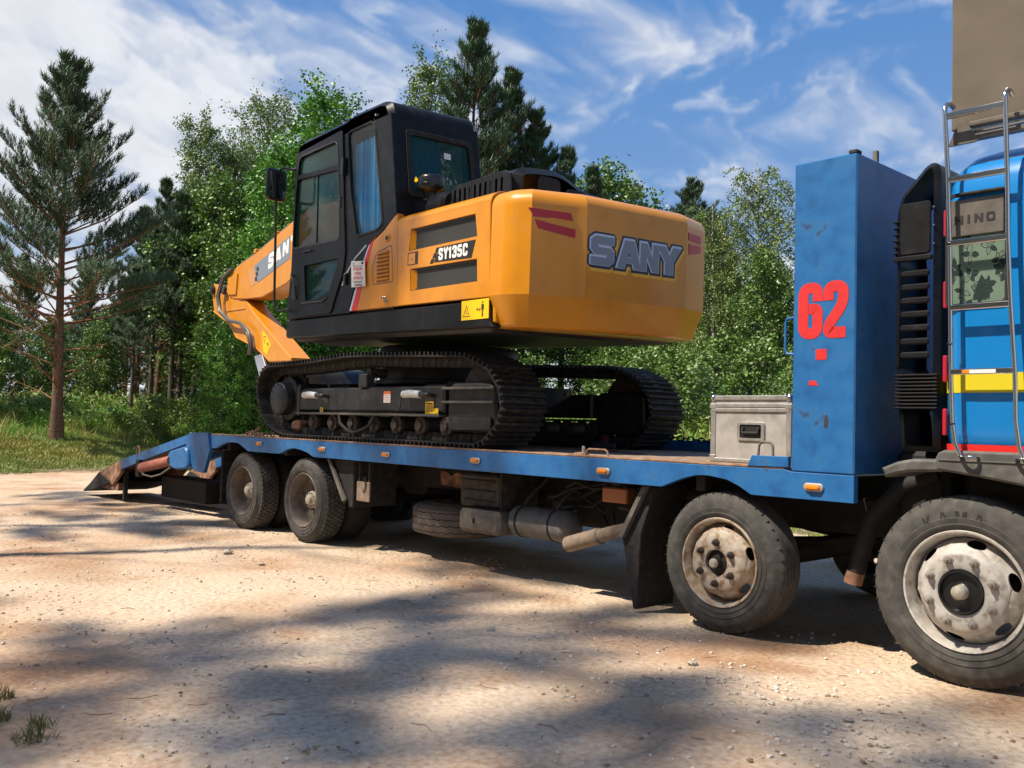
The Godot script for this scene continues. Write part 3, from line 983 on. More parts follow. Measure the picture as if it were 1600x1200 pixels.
	put(B.new().slab(soft([V(-11.87, 0.80), V(-11.30, 0.90), V(-11.2, 0.62), V(-11.62, 0.58), V(-11.83, 0.62)], 0.1), -0.10, 0.06, 0.02), "cylinder_housing", M.blue, t)
	put(B.new().box(V3(-12.90, 0.53, 0.02), V3(0.12, 0.24, 0.06), 0.01), "ramp_bracket", M.steel_dark, t)
	put(B.new().tube([V3(-12.7, 0.52, 0.05), V3(-12.66, 0.46, 0.06), V3(-12.3, 0.45, 0.08), V3(-12.0, 0.50, 0.08), V3(-11.75, 0.60, 0.06)], 0.012, 6), "hydraulic_hose", M.dusty, t)
	# wheels
	wheel(t, -9.952, 0.438, -0.045, 0.286, 0.27, "dual", 1)
	var w2 := wheel(t, -8.568, 0.438, -0.045, 0.286, 0.27, "dual", 3)
	w2.rotation.z = 0.0
	raised("Cordiant", 0.345, 0.052, 92, 7.2, V3(0, 0, 0.012), M.rubber_dark, w2)
	var w3 := wheel(t, -3.417, 0.446, -0.045, 0.2837, 0.25, "steer", 0)
	w3.rotation.z = 0.14
	raised("AVATYRE", 0.362, 0.045, 26, 8.5, V3(0, 0, 0.011), M.rubber, w3)
	var w4 := wheel(t, -1.919, 0.490, -0.03, 0.313, 0.26, "steer", 0)
	w4.rotation.z = 0.10
	raised("KAMA", 0.380, 0.078, 113, 13.5, V3(0, 0, 0.012), M.rubber_dark, w4)
	for d in [[-9.952, 0.43], [-8.568, 0.43]]:
		var w5 := wheel(t, d[0], 0.438, -2.45, 0.286, 0.27, "dual", 2)
		w5.rotation.y = PI
	for d in [[-3.417, 0.446, 0.2837], [-1.919, 0.49, 0.313]]:
		var w6 := wheel(t, d[0], d[1], -2.45, d[2], 0.25, "steer", 2)
		w6.rotation.y = PI
	for x in [-9.952, -8.568, -3.417, -1.919]:
		put(B.new().tube([V3(x, 0.44, -0.3), V3(x, 0.44, -2.2)], 0.085, 12), "axle", M.steel_dark, t)
		for z in [-0.85, -1.65]:
			put(B.new().tube([V3(x - 0.6, 0.62, z), V3(x - 0.3, 0.55, z), V3(x, 0.52, z), V3(x + 0.3, 0.55, z), V3(x + 0.6, 0.62, z)], 0.035, 6), "leaf_spring", M.steel_dark, t)
	# mudflaps and guards
	put(B.new().slab(P([V(-8.14, 0.88), V(-8.10, 0.88), V(-7.79, 0.50), V(-7.80, 0.475), V(-7.84, 0.475)]), -0.08, -0.05, 0.003), "flap_bracket", M.dusty, t)
	put(B.new().slab(P([V(-8.10, 0.88), V(-7.72, 0.88), V(-7.72, 0.42), V(-7.80, 0.42), V(-7.82, 0.50)]), -0.62, -0.10, 0.006), "rear_mudguard", M.rubber_dark, t)
	put(B.new().slab(P([V(-4.07, 0.875), V(-4.03, 0.875), V(-4.235, 0.505), V(-4.285, 0.50)]), -0.11, -0.06, 0.003), "flap_bracket", M.dusty, t)
	put(B.new().slab(P([V(-4.05, 0.87), V(-3.98, 0.87), V(-4.10, 0.55), V(-4.13, 0.02), V(-4.16, 0.02), V(-4.27, 0.50)]), -0.52, -0.10, 0.006), "mudflap", M.rubber_dark, t)
	# things hung under the deck
	put(B.new().slab(rrect(-7.69, 0.49, -7.47, 0.68, 0.012), -0.14, -0.12, 0.004), "lock_plate", M.pipe, t)
	put(B.new().box(V3(-7.66, 0.77, -0.14), V3(0.025, 0.2, 0.03), 0.004).box(V3(-7.49, 0.77, -0.14), V3(0.025, 0.2, 0.03), 0.004), "lock_frame", M.steel_dark, t)
	put(B.new().tube([V3(-7.55, 0.68, -0.115), V3(-7.57, 0.72, -0.11), V3(-7.53, 0.73, -0.11), V3(-7.52, 0.62, -0.11), V3(-7.56, 0.58, -0.11)], 0.006, 6), "lock_chain", M.steel_dark, t)
	var sx := Transform3D(Basis(Vector3.RIGHT, -PI / 2), V3(-6.86, 0.50, -0.82))
	var sp := put(B.new().lathe(tyre_profile(0.50, 0.286, 0.28, false), sx, 56), "spare_tyre", M.dusty, t)
	for k in 4:      # zigzag tread grooves of the spare, each a proud rib between
		var zz := []
		for i in 73:
			var a := TAU * i / 72
			zz.append(V3(-6.86 + cos(a) * 0.499, 0.265 + 0.058 * k + (0.008 if i % 2 else -0.004), -0.82 + sin(a) * 0.499))
		node(B.new().tube(zz, 0.005, 4, false).mesh(), "tread_groove", M.rubber_dark, sp)
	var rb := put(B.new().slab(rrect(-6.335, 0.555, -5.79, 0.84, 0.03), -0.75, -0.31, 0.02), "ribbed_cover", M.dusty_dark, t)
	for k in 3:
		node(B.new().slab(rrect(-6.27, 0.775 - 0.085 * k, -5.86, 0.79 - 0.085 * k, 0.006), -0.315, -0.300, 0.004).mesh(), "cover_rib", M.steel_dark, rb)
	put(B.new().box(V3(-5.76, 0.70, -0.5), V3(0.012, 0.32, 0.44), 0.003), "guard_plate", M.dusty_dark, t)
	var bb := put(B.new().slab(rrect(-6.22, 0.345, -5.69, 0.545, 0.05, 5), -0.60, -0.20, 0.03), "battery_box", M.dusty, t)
	node(B.new().box(V3(-6.0, 0.45, -0.195), V3(0.016, 0.04, 0.02), 0.003).mesh(), "box_lock", M.steel_dark, bb)
	var tk := put(B.new().lathe([V(0.0, -0.02), V(0.06, -0.015), V(0.10, 0.01), V(0.125, 0.05), V(0.13, 0.06), V(0.13, 0.62), V(0.125, 0.64), V(0.10, 0.68), V(0.05, 0.70), V(0.0, 0.705)], Transform3D(Basis(Vector3.UP, PI / 2), V3(-5.70, 0.475, -0.40)), 32), "air_tank", M.tank, t)
	for x in [-5.57, -5.19]:
		node(B.new().lathe([V(0.131, -0.008), V(0.136, -0.008), V(0.136, 0.008), V(0.131, 0.008)], Transform3D(Basis(Vector3.UP, PI / 2), V3(x, 0.475, -0.40)), 32).mesh(), "tank_strap", M.steel_dark, tk)
		node(B.new().tube([V3(x, 0.60, -0.38), V3(x + 0.02, 0.66, -0.40), V3(x + 0.10, 0.88, -0.62)], 0.016, 6).mesh(), "tank_bracket", M.dusty_dark, tk)
	var ep := put(B.new().lathe([V(0.055, 0.0), V(0.061, 0.0), V(0.061, 0.36), V(0.05, 0.365), V(0.048, 0.75), V(0.0, 0.75)], Transform3D(Basis.looking_at(V3(-1, -0.30, -0.05), Vector3.UP), V3(-4.945, 0.365, -0.26)), 24), "exhaust_pipe", M.pipe, t)
	ep.set_meta("label", "dusty exhaust pipe end")
	var ob := put(B.new().slab(rrect(-4.525, 0.73, -4.29, 0.838, 0.012), -0.26, -0.16, 0.01), "side_lamp", M.orange_lens, t)
	node(B.new().box(V3(-4.405, 0.86, -0.22), V3(0.05, 0.08, 0.03), 0.004).mesh(), "lamp_bracket", M.steel_dark, ob)
	put(B.new().slab(P([V(-7.22, 0.80), V(-7.12, 0.80), V(-7.05, 0.76), V(-6.96, 0.80), V(-6.80, 0.79), V(-6.80, 0.64), V(-7.20, 0.66)]), -0.9, -0.78, 0.01), "rusty_bracket", M.rust, t)
	# gear and pipework in the dark behind
	var g := RandomNumberGenerator.new()
	g.seed = 31
	for k in 22:
		var x := g.randf_range(-5.6, -4.1)
		var y := g.randf_range(0.58, 0.86)
		var z := g.randf_range(-0.75, -0.4)
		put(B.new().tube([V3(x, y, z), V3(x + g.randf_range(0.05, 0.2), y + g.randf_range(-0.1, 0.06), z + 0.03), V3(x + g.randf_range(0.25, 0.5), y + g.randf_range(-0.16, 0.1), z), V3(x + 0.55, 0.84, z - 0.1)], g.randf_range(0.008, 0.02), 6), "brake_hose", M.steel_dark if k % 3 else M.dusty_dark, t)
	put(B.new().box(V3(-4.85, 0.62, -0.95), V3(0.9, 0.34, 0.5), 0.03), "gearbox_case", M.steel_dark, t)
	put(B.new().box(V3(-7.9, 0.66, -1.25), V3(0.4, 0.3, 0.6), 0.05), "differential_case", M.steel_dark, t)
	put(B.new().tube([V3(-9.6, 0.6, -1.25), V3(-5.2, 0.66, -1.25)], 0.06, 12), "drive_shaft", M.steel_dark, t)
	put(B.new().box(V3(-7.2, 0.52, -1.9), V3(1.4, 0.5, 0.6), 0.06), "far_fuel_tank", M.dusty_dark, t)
	headboard(t)
	cab(t)

func headboard(t: Node3D) -> void:
	var hb := put(B.new().box(V3(-2.699, 1.962, -1.225), V3(0.392, 1.836, 2.45), 0.008), "headboard", M.blue, t)
	var dg := B.new()
	letters(dg, "62", at(-2.853, 1.822, 0.0005), 0.335, 0.143, 0.064, 0.016, 0.0, 0.0015, 0.2)
	node(dg.mesh(), "painted_number", M.red_number, hb)
	for d in [[-2.744, 1.70, -2.675, 1.762], [-2.786, 1.551, -2.725, 1.579]]:
		node(B.new().slab(P([V(d[0], d[1]), V(d[2], d[1]), V(d[2] - (0.0 if d[1] > 1.6 else 0.02), d[3]), V(d[0], d[3])]), 0.0005, 0.0018).mesh(), "paint_patch", M.red_number, hb)
	node(B.new().slab(P([V(-2.69, 1.31), V(-2.668, 1.30), V(-2.66, 1.345), V(-2.668, 1.385), V(-2.685, 1.37)]), 0.0005, 0.0012).mesh(), "scuff", M.scuff, hb)
	node(B.new().box(V3(-2.53, 2.889, -0.03), V3(0.05, 0.02, 0.06), 0.003).mesh(), "top_lug", M.steel_dark, hb)
	node(B.new().box(V3(-2.66, 2.96, -0.55), V3(0.03, 0.16, 0.03), 0.004).mesh(), "top_post", M.dusty, hb)
	node(B.new().tube([V3(-2.895, 1.96, -0.02), V3(-2.945, 1.955, -0.02), V3(-2.955, 1.93, -0.02), V3(-2.955, 1.77, -0.02), V3(-2.945, 1.745, -0.02), V3(-2.895, 1.74, -0.02)], 0.009, 8).mesh(), "grab_handle", M.blue, hb)
	var pl := put(B.new().slab(P([V(-3.19, 1.062), V(-2.912, 1.066), V(-2.912, 1.13), V(-3.16, 1.128)]), -0.03, 0.007, 0.003), "tie_plate", M.blue, t)
	node(B.new().tube([V3(-3.125, 1.125, -0.01), V3(-3.119, 1.19, -0.01), V3(-3.10, 1.213, -0.01), V3(-3.04, 1.208, -0.01), V3(-3.025, 1.19, -0.01), V3(-3.022, 1.128, -0.01)], 0.008, 8).mesh(), "tie_loop", M.dusty, pl)

func cab(t: Node3D) -> void:
	# cab shell: rounded rectangle in plan, drawn in towards the roof
	var rings := []
	for d in [[1.215, 0.03], [1.24, 0.008], [1.30, 0.0], [2.45, 0.0], [2.60, 0.012], [2.68, 0.04], [2.74, 0.09], [2.775, 0.16], [2.79, 0.26]]:
		var ring := []
		for p in rrect(-2.03 + d[1], -2.45 + d[1], -0.08 - d[1], 0.0 - d[1], 0.11, 6):
			ring.append(V3(p.x, d[0], p.y))
		rings.append(ring)
	var c := put(B.new().loft(rings, V3(-1.05, 2.0, -1.2)), "cab", M.cab_blue, t)
	# stripes run round the rear corner
	for s in [[1.503, 1.604, M.yellow_paint], [1.197, 1.238, M.red_paint]]:
		var st := B.new()
		var plan := rrect(-2.0325, -2.4525, -0.08, 0.0025, 0.11, 6)
		for i in range(7, 21):
			var a: Vector2 = plan[i % plan.size()]
			var b: Vector2 = plan[(i + 1) % plan.size()]
			var e := (b - a)
			st.quad(V3(a.x, s[0], a.y), V3(b.x, s[0], b.y), V3(b.x, s[1], b.y), V3(a.x, s[1], a.y), V3(e.y, 0, -e.x))
		node(st.mesh(), "paint_stripe", s[2], c)
	# sleeper window: rubber seal, metal name plate, printed curtain behind glass
	var o := rrect(-2.005, 1.945, -1.695, 2.545, 0.035)
	node(B.new().slab(o, 0.001, 0.016, 0.005, Transform3D(), [rrect(-1.985, 1.965, -1.712, 2.525, 0.02)]).mesh(), "window_seal", M.rubber_dark, c)
	var cu := B.new()
	cu.quad(V3(-1.985, 1.965, 0.003), V3(-1.712, 1.965, 0.003), V3(-1.712, 2.33, 0.003), V3(-1.985, 2.33, 0.003), V3(0, 0, 1))
	node(cu.mesh(), "printed_curtain", M.floral, c)
	node(B.new().box(V3(-1.85, 2.145, 0.012), V3(0.27, 0.36, 0.003)).mesh(), "sleeper_window", M.glass_side, c)
	node(B.new().slab(rrect(-1.978, 2.315, -1.716, 2.505, 0.006), 0.006, 0.020, 0.003).mesh(), "name_plate", M.plate_grey, c)
	var nm := B.new()
	letters(nm, "HINO", at(-1.958, 2.378, 0.0205), 0.044, 0.048, 0.011, 0.0105, 0.0, 0.002, 0.12)
	node(nm.mesh(), "name_lettering", M.sticker_black, c)
	for y in [2.40, 2.02, 1.63, 1.35]:
		node(B.new().slab(rrect(-2.022, y - 0.07, -2.002, y + 0.07, 0.008), -0.03, -0.002, 0.004).mesh(), "red_reflector", M.red_reflector, c)
	# doors and windscreen of the part that runs out of the picture
	node(B.new().slab(soft([V(-1.05, 1.9), V(-0.2, 1.9), V(-0.3, 2.6), V(-1.05, 2.6)], 0.06), 0.0, 0.006, 0.002).mesh(), "door_window", M.black_gloss, c)
	node(B.new().slab(soft([V(-1.16, 1.26), V(-0.14, 1.26), V(-0.14, 2.1), V(-0.24, 2.68), V(-1.16, 2.68)], 0.08), 0.0, 0.004, 0.001, Transform3D(), [soft([V(-1.15, 1.27), V(-0.15, 1.27), V(-0.15, 2.1), V(-0.25, 2.67), V(-1.15, 2.67)], 0.08)]).mesh(), "door_seam", M.rubber_dark, c)
	node(B.new().slab(rrect(-1.12, 1.72, -0.96, 1.76, 0.015), 0.0, 0.035, 0.008).mesh(), "door_handle", M.black_gloss, c)
	node(B.new().box(V3(-0.074, 2.15, -1.22), V3(0.012, 0.75, 2.0), 0.004).mesh(), "windscreen", M.black_gloss, c)
	# ladder
	var la := put(B.new().tube([V3(-1.895, 1.178, 0.085), V3(-1.92, 1.24, 0.085), V3(-1.938, 1.36, 0.08), V3(-1.945, 1.6, 0.08), V3(-1.955, 2.27, 0.08), V3(-1.967, 2.644, 0.08), V3(-1.983, 2.95, 0.08), V3(-1.986, 2.99, 0.075), V3(-1.982, 3.015, 0.055), V3(-1.975, 3.02, 0.03), V3(-1.968, 3.005, 0.0)], 0.012, 10), "ladder", M.chrome, t)
	node(B.new().tube([V3(-1.60, 1.178, 0.085), V3(-1.618, 1.23, 0.085), V3(-1.636, 1.36, 0.08), V3(-1.641, 1.609, 0.08), V3(-1.662, 1.941, 0.08), V3(-1.675, 2.27, 0.08), V3(-1.679, 2.591, 0.08), V3(-1.69, 2.97, 0.08), V3(-1.692, 3.0, 0.075), V3(-1.69, 3.022, 0.05), V3(-1.685, 3.02, 0.03), V3(-1.68, 3.0, 0.01)], 0.012, 10).mesh(), "ladder_rail", M.chrome, la)
	for d in [[-1.976, 2.942, -1.690], [-1.964, 2.604, -1.680], [-1.958, 2.271, -1.676], [-1.951, 1.937, -1.664], [-1.946, 1.606, -1.642]]:
		node(B.new().box(V3((d[0] + d[2]) * 0.5, d[1], 0.08), V3(d[2] - d[0], 0.030, 0.022), 0.004).mesh(), "ladder_rung", M.chrome, la)
	node(B.new().box(V3(-1.80, 1.606, 0.0925), V3(0.15, 0.018, 0.002)).mesh(), "rung_label", M.white_label, la)
	node(B.new().box(V3(-1.868, 1.606, 0.0935), V3(0.035, 0.016, 0.002)).mesh(), "rung_label", M.amber, la)
	for d in [[-1.957, 2.27], [-1.951, 1.75], [-1.938, 1.34]]:
		node(B.new().lathe([V(0.0125, -0.006), V(0.0155, -0.004), V(0.0155, 0.004), V(0.0125, 0.006)], Transform3D(Basis(Vector3.RIGHT, PI / 2), V3(d[0], d[1], 0.08)), 12).mesh(), "cable_tie", M.black_gloss, la)
	for x in [-1.86, -1.60]:
		node(B.new().lathe([V(0.03, 0.006), V(0.045, 0.005), V(0.05, 0.0)], Transform3D(Basis(Vector3.RIGHT, -PI / 2), V3(x, 1.176, 0.07)), 20).mesh(), "ladder_foot", M.chrome, la)
	# wind deflector and its carrier on the roof
	put(B.new().box(V3(-1.13, 3.62, -0.13), V3(1.80, 1.40, 0.03), 0.008), "wind_deflector", M.tan_panel, t)
	put(B.new().box(V3(-0.3, 3.62, -1.2), V3(0.03, 1.40, 2.1), 0.008), "wind_deflector", M.tan_panel, t)
	var rk := put(B.new().slab(P([V(-1.997, 2.80), V(-1.94, 2.925), V(-1.91, 2.925), V(-1.84, 2.81), V(-1.86, 2.80)]), 0.0, 0.012, 0.002), "roof_carrier", M.plate_grey, t)
	for d in [[2.905, 0.028], [2.868, 0.020], [2.835, 0.03]]:
		node(B.new().box(V3(-1.0, d[0], -0.03), V3(1.80, d[1], 0.05), 0.006).mesh(), "carrier_rail", M.plate_grey if d[1] > 0.025 else M.chrome, rk)
	for k in 3:
		node(B.new().box(V3(-1.6 + 0.6 * k, 2.90, -0.09), V3(0.04, 0.28, 0.04), 0.006).mesh(), "carrier_post", M.steel_dark, rk)
	# front fender over the wheel
	var fw := put(B.new().slab(P([V(-2.03, 1.10), V(-2.035, 1.16), V(-2.02, 1.19), V(-1.99, 1.205), V(-0.15, 1.205), V(-0.15, 0.75), V(-1.30, 0.75), V(-1.36, 0.88), V(-1.46, 0.98), V(-1.62, 1.045), V(-1.82, 1.075)]), -0.45, 0.055, 0.012), "front_fender", M.fender, t)
	node(B.new().slab(P([V(-2.015, 1.150), V(-2.01, 1.158), V(-0.2, 1.158), V(-0.2, 1.150)]), 0.054, 0.062, 0.002).mesh(), "fender_rib", M.fender, fw)
	var arcp := [V(-2.0, 1.092), V(-2.02, 1.154), V(-2.155, 1.152), V(-2.24, 1.133), V(-2.326, 1.095), V(-2.304, 1.045), V(-2.24, 1.068), V(-2.172, 1.082)]
	put(B.new().slab(P(arcp), -0.40, 0.045, 0.014), "wheel_guard", M.fender, t)
	# snorkel of the air intake between headboard and cab
	var zc := -0.26
	var prof := [V(-2.29, 1.19), V(-2.30, 1.37), V(-2.31, 1.40), V(-2.31, 1.63), V(-2.33, 1.645), V(-2.325, 2.23), V(-2.335, 2.27), V(-2.325, 2.52), V(-2.30, 2.61), V(-2.17, 2.755), V(-2.135, 2.775), V(-2.10, 2.765), V(-2.085, 2.72), V(-2.08, 1.19)]
	var sn := put(B.new().slab(soft(prof, 0.02, true, 3), -0.46, -0.10, 0.03), "air_intake_stack", M.black_plastic, t)
	node(B.new().slab(rrect(-2.295, 2.27, -2.125, 2.56, 0.02), -0.105, -0.088, 0.006).mesh(), "filter_door", M.black_plastic, sn)
	node(B.new().slab(rrect(-2.328, 2.235, -2.115, 2.265, 0.01), -0.105, -0.080, 0.006).mesh(), "stack_ledge", M.black_plastic, sn)
	for k in 6:
		node(B.new().box(V3(-2.322, 2.29 + 0.035 * k, -0.2), V3(0.03, 0.016, 0.2), 0.005).mesh(), "intake_louvre", M.black_plastic, sn)
	for k in 7:
		var y := 2.165 - 0.075 * k
		node(B.new().slab(rrect(-2.29, y - 0.018, -2.13, y + 0.018, 0.014), -0.105, -0.086, 0.008).mesh(), "stack_rib", M.black_plastic, sn)
	for k in 10:
		var y := 1.605 - 0.02 * k
		node(B.new().slab(rrect(-2.318, y - 0.006, -2.085, y + 0.006, 0.006), -0.47, -0.085, 0.005).mesh(), "bellows_fold", M.black_plastic, sn)
	for k in 3:
		node(B.new().lathe([V(0.0, 0.006), V(0.006, 0.005), V(0.007, 0.0)], at(-2.112, 2.32 + 0.1 * k, -0.098), 8).mesh(), "screw_head", M.chrome, sn)
	# steering gear and exhaust bend in the gap
	put(B.new().tube([V3(-2.66, 0.40, -0.32), V3(-2.63, 0.52, -0.32), V3(-2.56, 0.78, -0.34), V3(-2.40, 0.98, -0.38), V3(-2.2, 1.06, -0.4)], 0.05, 12), "exhaust_bend", M.steel_dark, t)
	put(B.new().tube([V3(-2.664, 0.39, -0.32), V3(-2.648, 0.46, -0.32)], 0.053, 14), "exhaust_tip", M.rust, t)
	put(B.new().box(V3(-2.3, 0.9, -1.2), V3(0.3, 0.6, 1.6), 0.04), "engine_block", M.steel_dark, t)
	put(B.new().box(V3(-1.2, 0.8, -1.2), V3(1.8, 0.7, 1.5), 0.05), "engine_bay", M.steel_dark, t)
	put(B.new().box(V3(-0.1, 0.72, -1.22), V3(0.12, 0.45, 2.4), 0.03), "front_bumper", M.fender, t)

# ---------------------------------------------------------------- excavator
# the house (everything above the swing ring) is written in its own axes: x forward, y up, z to the far side
var HT := Transform3D()
var NEAR := Basis(Vector3(-1, 0, 0), Vector3(0, 1, 0), Vector3(0, 0, -1))   # lettering seen from the near side
var REAR := Basis(Vector3(0, 0, 1), Vector3(0, 1, 0), Vector3(-1, 0, 0))    # lettering seen from behind

func hp(b: B, called: String, m: Material, t: Node3D, kind := "") -> MeshInstance3D:
	var o := node(b.mesh(), called, m, t, kind)
	o.transform = HT
	return o

func sub(b: B, called: String, m: Material, p: Node, kind := "") -> MeshInstance3D:
	return node(b.mesh(), called, m, p, kind)

func near(a: float, c: float, b: float) -> Transform3D: return Transform3D(NEAR, V3(a, c, b))

func excavator() -> void:
	var t := thing("crawler_excavator", Vector3(-7.75, 1.058, -1.285), "yellow and black crawler excavator chained on the blue flatbed, boom folded over its front", "excavator")
	var psi := deg_to_rad(6.5)
	var th := deg_to_rad(2.0)
	var ro := deg_to_rad(1.0)
	var f := V3(-cos(psi) * cos(th), sin(th), -sin(psi) * cos(th))
	var s := V3(sin(psi), 0, -cos(psi))
	var u := s.cross(f)
	if u.y < 0.0:
		u = -u
	var s2 := s * cos(ro) + u * sin(ro)
	var u2 := u * cos(ro) - s * sin(ro)
	HT = Transform3D(Basis(f, u2, s2), V3(0, -0.008, 0))
	undercarriage(t)
	house(t)
	exc_cab(t)
	boom(t)

func track_path() -> PackedVector2Array:
	var p := soft([V(-9.735, 1.60), V(-9.66, 1.80), V(-9.46, 1.888), V(-8.75, 1.898), V(-7.78, 1.948), V(-6.80, 1.912), V(-6.0, 1.885), V(-5.68, 1.76), V(-5.515, 1.55), V(-5.50, 1.36), V(-5.60, 1.20), V(-5.80, 1.062), V(-9.12, 1.062), V(-9.40, 1.15), V(-9.60, 1.28)], 0.25, true, 5)
	return p

func undercarriage(t: Node3D) -> void:
	var path := track_path()
	if B.area(path) > 0.0:
		path.reverse()
	var L := 0.0
	for i in path.size():
		L += path[i].distance_to(path[(i + 1) % path.size()])
	var count := int(round(L / 0.19))
	var pitch := L / count
	# one shoe: plate with three grouser bars, and the two links that carry it
	var sb := B.new()
	var pr := [V(-0.5 * pitch, -0.046), V(0.5 * pitch, -0.046), V(0.5 * pitch, -0.034)]
	for g in [0.30, -0.02, -0.34]:
		pr.append_array([V((g + 0.075) * pitch, -0.034), V((g + 0.045) * pitch, 0.0), V((g - 0.045) * pitch, 0.0), V((g - 0.075) * pitch, -0.034)])
	pr.append(V(-0.5 * pitch, -0.034))
	sb.slab(P(pr), -0.255, 0.255, 0.002)
	for z in [-0.075, 0.075]:
		sb.box(V3(0, -0.085, z), V3(pitch * 0.97, 0.085, 0.03), 0.008)
	sb.box(V3(pitch * 0.5, -0.095, 0), V3(0.035, 0.035, 0.17), 0.01)
	for z in [-0.16, 0.16]:
		for x in [-0.11, 0.13]:
			sb.box(V3(x * pitch, -0.030, z), V3(0.022, 0.012, 0.022), 0.003)
	var shoe := sb.mesh()
	for side in 2:
		var zc := -0.30 if side == 0 else -2.205
		var tr := Node3D.new()
		tr.name = "crawler_track"
		t.add_child(tr, true)
		tr.position = V3(0, 0, zc) - V3(0, 0, t.position.z)
		var seg := 0
		var acc := 0.0
		for k in count:
			var want := (k + 0.35) * pitch
			while acc + path[seg].distance_to(path[(seg + 1) % path.size()]) < want:
				acc += path[seg].distance_to(path[(seg + 1) % path.size()])
				seg = (seg + 1) % path.size()
			var a := path[seg]
			var b := path[(seg + 1) % path.size()]
			var p := a.lerp(b, (want - acc) / a.distance_to(b))
			# tangent over one pitch so that shoes follow the bend
			var d := (b - a).normalized()
			var o := node(shoe, "track_shoe", M.track, tr)
			var nrm := V(-d.y, d.x)
			o.transform = Transform3D(Basis(V3(d.x, d.y, 0), V3(nrm.x, nrm.y, 0), V3(0, 0, 1)), V3(p.x - t.position.x, p.y - t.position.y, 0))
	for side in 2:
		var s := 1.0 if side == 0 else -1.0
		var zo := -0.12 if side == 0 else -2.385        # outer face of the track frame
		var zi := zo - s * 0.34
		var z0 := minf(zo, zi)
		var z1 := maxf(zo, zi)
		var fr := put(B.new().slab(P([V(-8.85, 1.36), V(-8.85, 1.56), V(-8.80, 1.60), V(-6.36, 1.60), V(-6.36, 1.36)]), z0, z1, 0.02), "track_frame", M.frame_black, t)
		sub(B.new().slab(P([V(-8.87, 1.325), V(-8.87, 1.348), V(-6.38, 1.348), V(-6.38, 1.325)]), zo - s * 0.05 - 0.03, zo - s * 0.05 + 0.085, 0.004), "bottom_flange", M.fender, fr)
		sub(B.new().slab(P([V(-8.90, 1.31), V(-8.90, 1.62), V(-8.84, 1.66), V(-8.84, 1.31)]), z0, z1 + 0.004, 0.006), "frame_end", M.frame_black, fr)
		for k in 14:
			sub(B.new().lathe([V(0.0, 0.012), V(0.011, 0.012), V(0.012, 0.0)], Transform3D(Basis(Vector3.RIGHT, -PI / 2), V3(-8.6 + k * 0.16, 1.60, (z0 + z1) * 0.5 - s * 0.02)), 6), "frame_bolt", M.frame_black, fr)
		if side == 0:
			for x in [-8.49, -6.72]:      # steps wrapped in white film
				sub(B.new().tube([V3(x - 0.13, 1.52, -0.12), V3(x - 0.13, 1.525, -0.055), V3(x - 0.11, 1.525, -0.045), V3(x + 0.20, 1.52, -0.045), V3(x + 0.22, 1.52, -0.06), V3(x + 0.22, 1.515, -0.12)], 0.022, 8), "step_bar", M.frame_black, fr)
				sub(B.new().tube([V3(x - 0.135, 1.525, -0.045), V3(x - 0.05, 1.53, -0.043), V3(x + 0.09, 1.523, -0.045), V3(x + 0.12, 1.52, -0.045)], [0.034, 0.036, 0.033, 0.036], 12), "step_wrapping", M.white_wrap, fr)
			sub(B.new().slab(P([V(-7.275, 1.45), V(-7.165, 1.45), V(-7.165, 1.53), V(-7.275, 1.53)]), -0.119, -0.117), "label", M.white_print, fr)
			sub(B.new().slab(P([V(-7.275, 1.53), V(-7.165, 1.53), V(-7.165, 1.558), V(-7.275, 1.558)]), -0.119, -0.117), "label", M.sticker_orange, fr)
			for k in 4:
				sub(B.new().box(V3(-7.22, 1.518 - k * 0.017, -0.1163), V3(0.085, 0.004, 0.001)), "label_print", M.sticker_orange, fr)
			var st := sub(B.new().slab(P([V(-6.62, 1.352), V(-6.43, 1.352), V(-6.43, 1.40), V(-6.50, 1.40), V(-6.50, 1.46), V(-6.62, 1.46)]), -0.119, -0.1165), "warning_label", M.sticker_yellow, fr)
			st.set_meta("label", "yellow warning label")
			for k in 3:
				sub(B.new().slab(rrect(-6.605 + k * 0.033, 1.365, -6.582 + k * 0.033, 1.425, 0.009), -0.117, -0.1155, 0.0, Transform3D(), [rrect(-6.600 + k * 0.033, 1.37, -6.587 + k * 0.033, 1.42, 0.005)]), "label_print", M.brown_print, fr)
			sub(B.new().box(V3(-6.56, 1.442, -0.116), V3(0.085, 0.012, 0.001)), "label_print", M.brown_print, fr)
			sub(B.new().slab(P([V(-8.42, 1.352), V(-8.36, 1.352), V(-8.36, 1.40), V(-8.42, 1.40)]), -0.119, -0.1165), "warning_label", M.sticker_yellow, fr)
			sub(B.new().box(V3(-8.39, 1.376, -0.116), V3(0.018, 0.03, 0.001)), "label_print", M.brown_print, fr)
			sub(B.new().tube([V3(-6.985, 1.53, -0.11), V3(-6.955, 1.50, -0.09), V3(-6.95, 1.44, -0.085), V3(-6.97, 1.39, -0.09), V3(-7.04, 1.375, -0.105)], 0.006, 6), "grease_hose", M.black_gloss, fr)
		# idler guard
		var ga := put(B.new().slab(P([V(-6.30, 1.20), V(-6.33, 1.34), V(-6.33, 1.58), V(-6.26, 1.62), V(-5.78, 1.62), V(-5.70, 1.58), V(-5.68, 1.22), V(-5.74, 1.19)]), z0 + 0.03, z1 - 0.02, 0.02), "idler_guard", M.frame_black, t)
		for d in [[1.575, 0.022], [1.455, 0.020]]:
			sub(B.new().box(V3(-6.0, d[0], zo + s * 0.01), V3(0.68, d[1], 0.07), 0.004), "guard_rib", M.fender, ga)
		sub(B.new().slab(P([V(-6.25, 1.21), V(-6.27, 1.33), V(-5.72, 1.33), V(-5.72, 1.22)]), zo - 0.012, zo + 0.012, 0.006), "guard_plate", M.frame_black, ga)
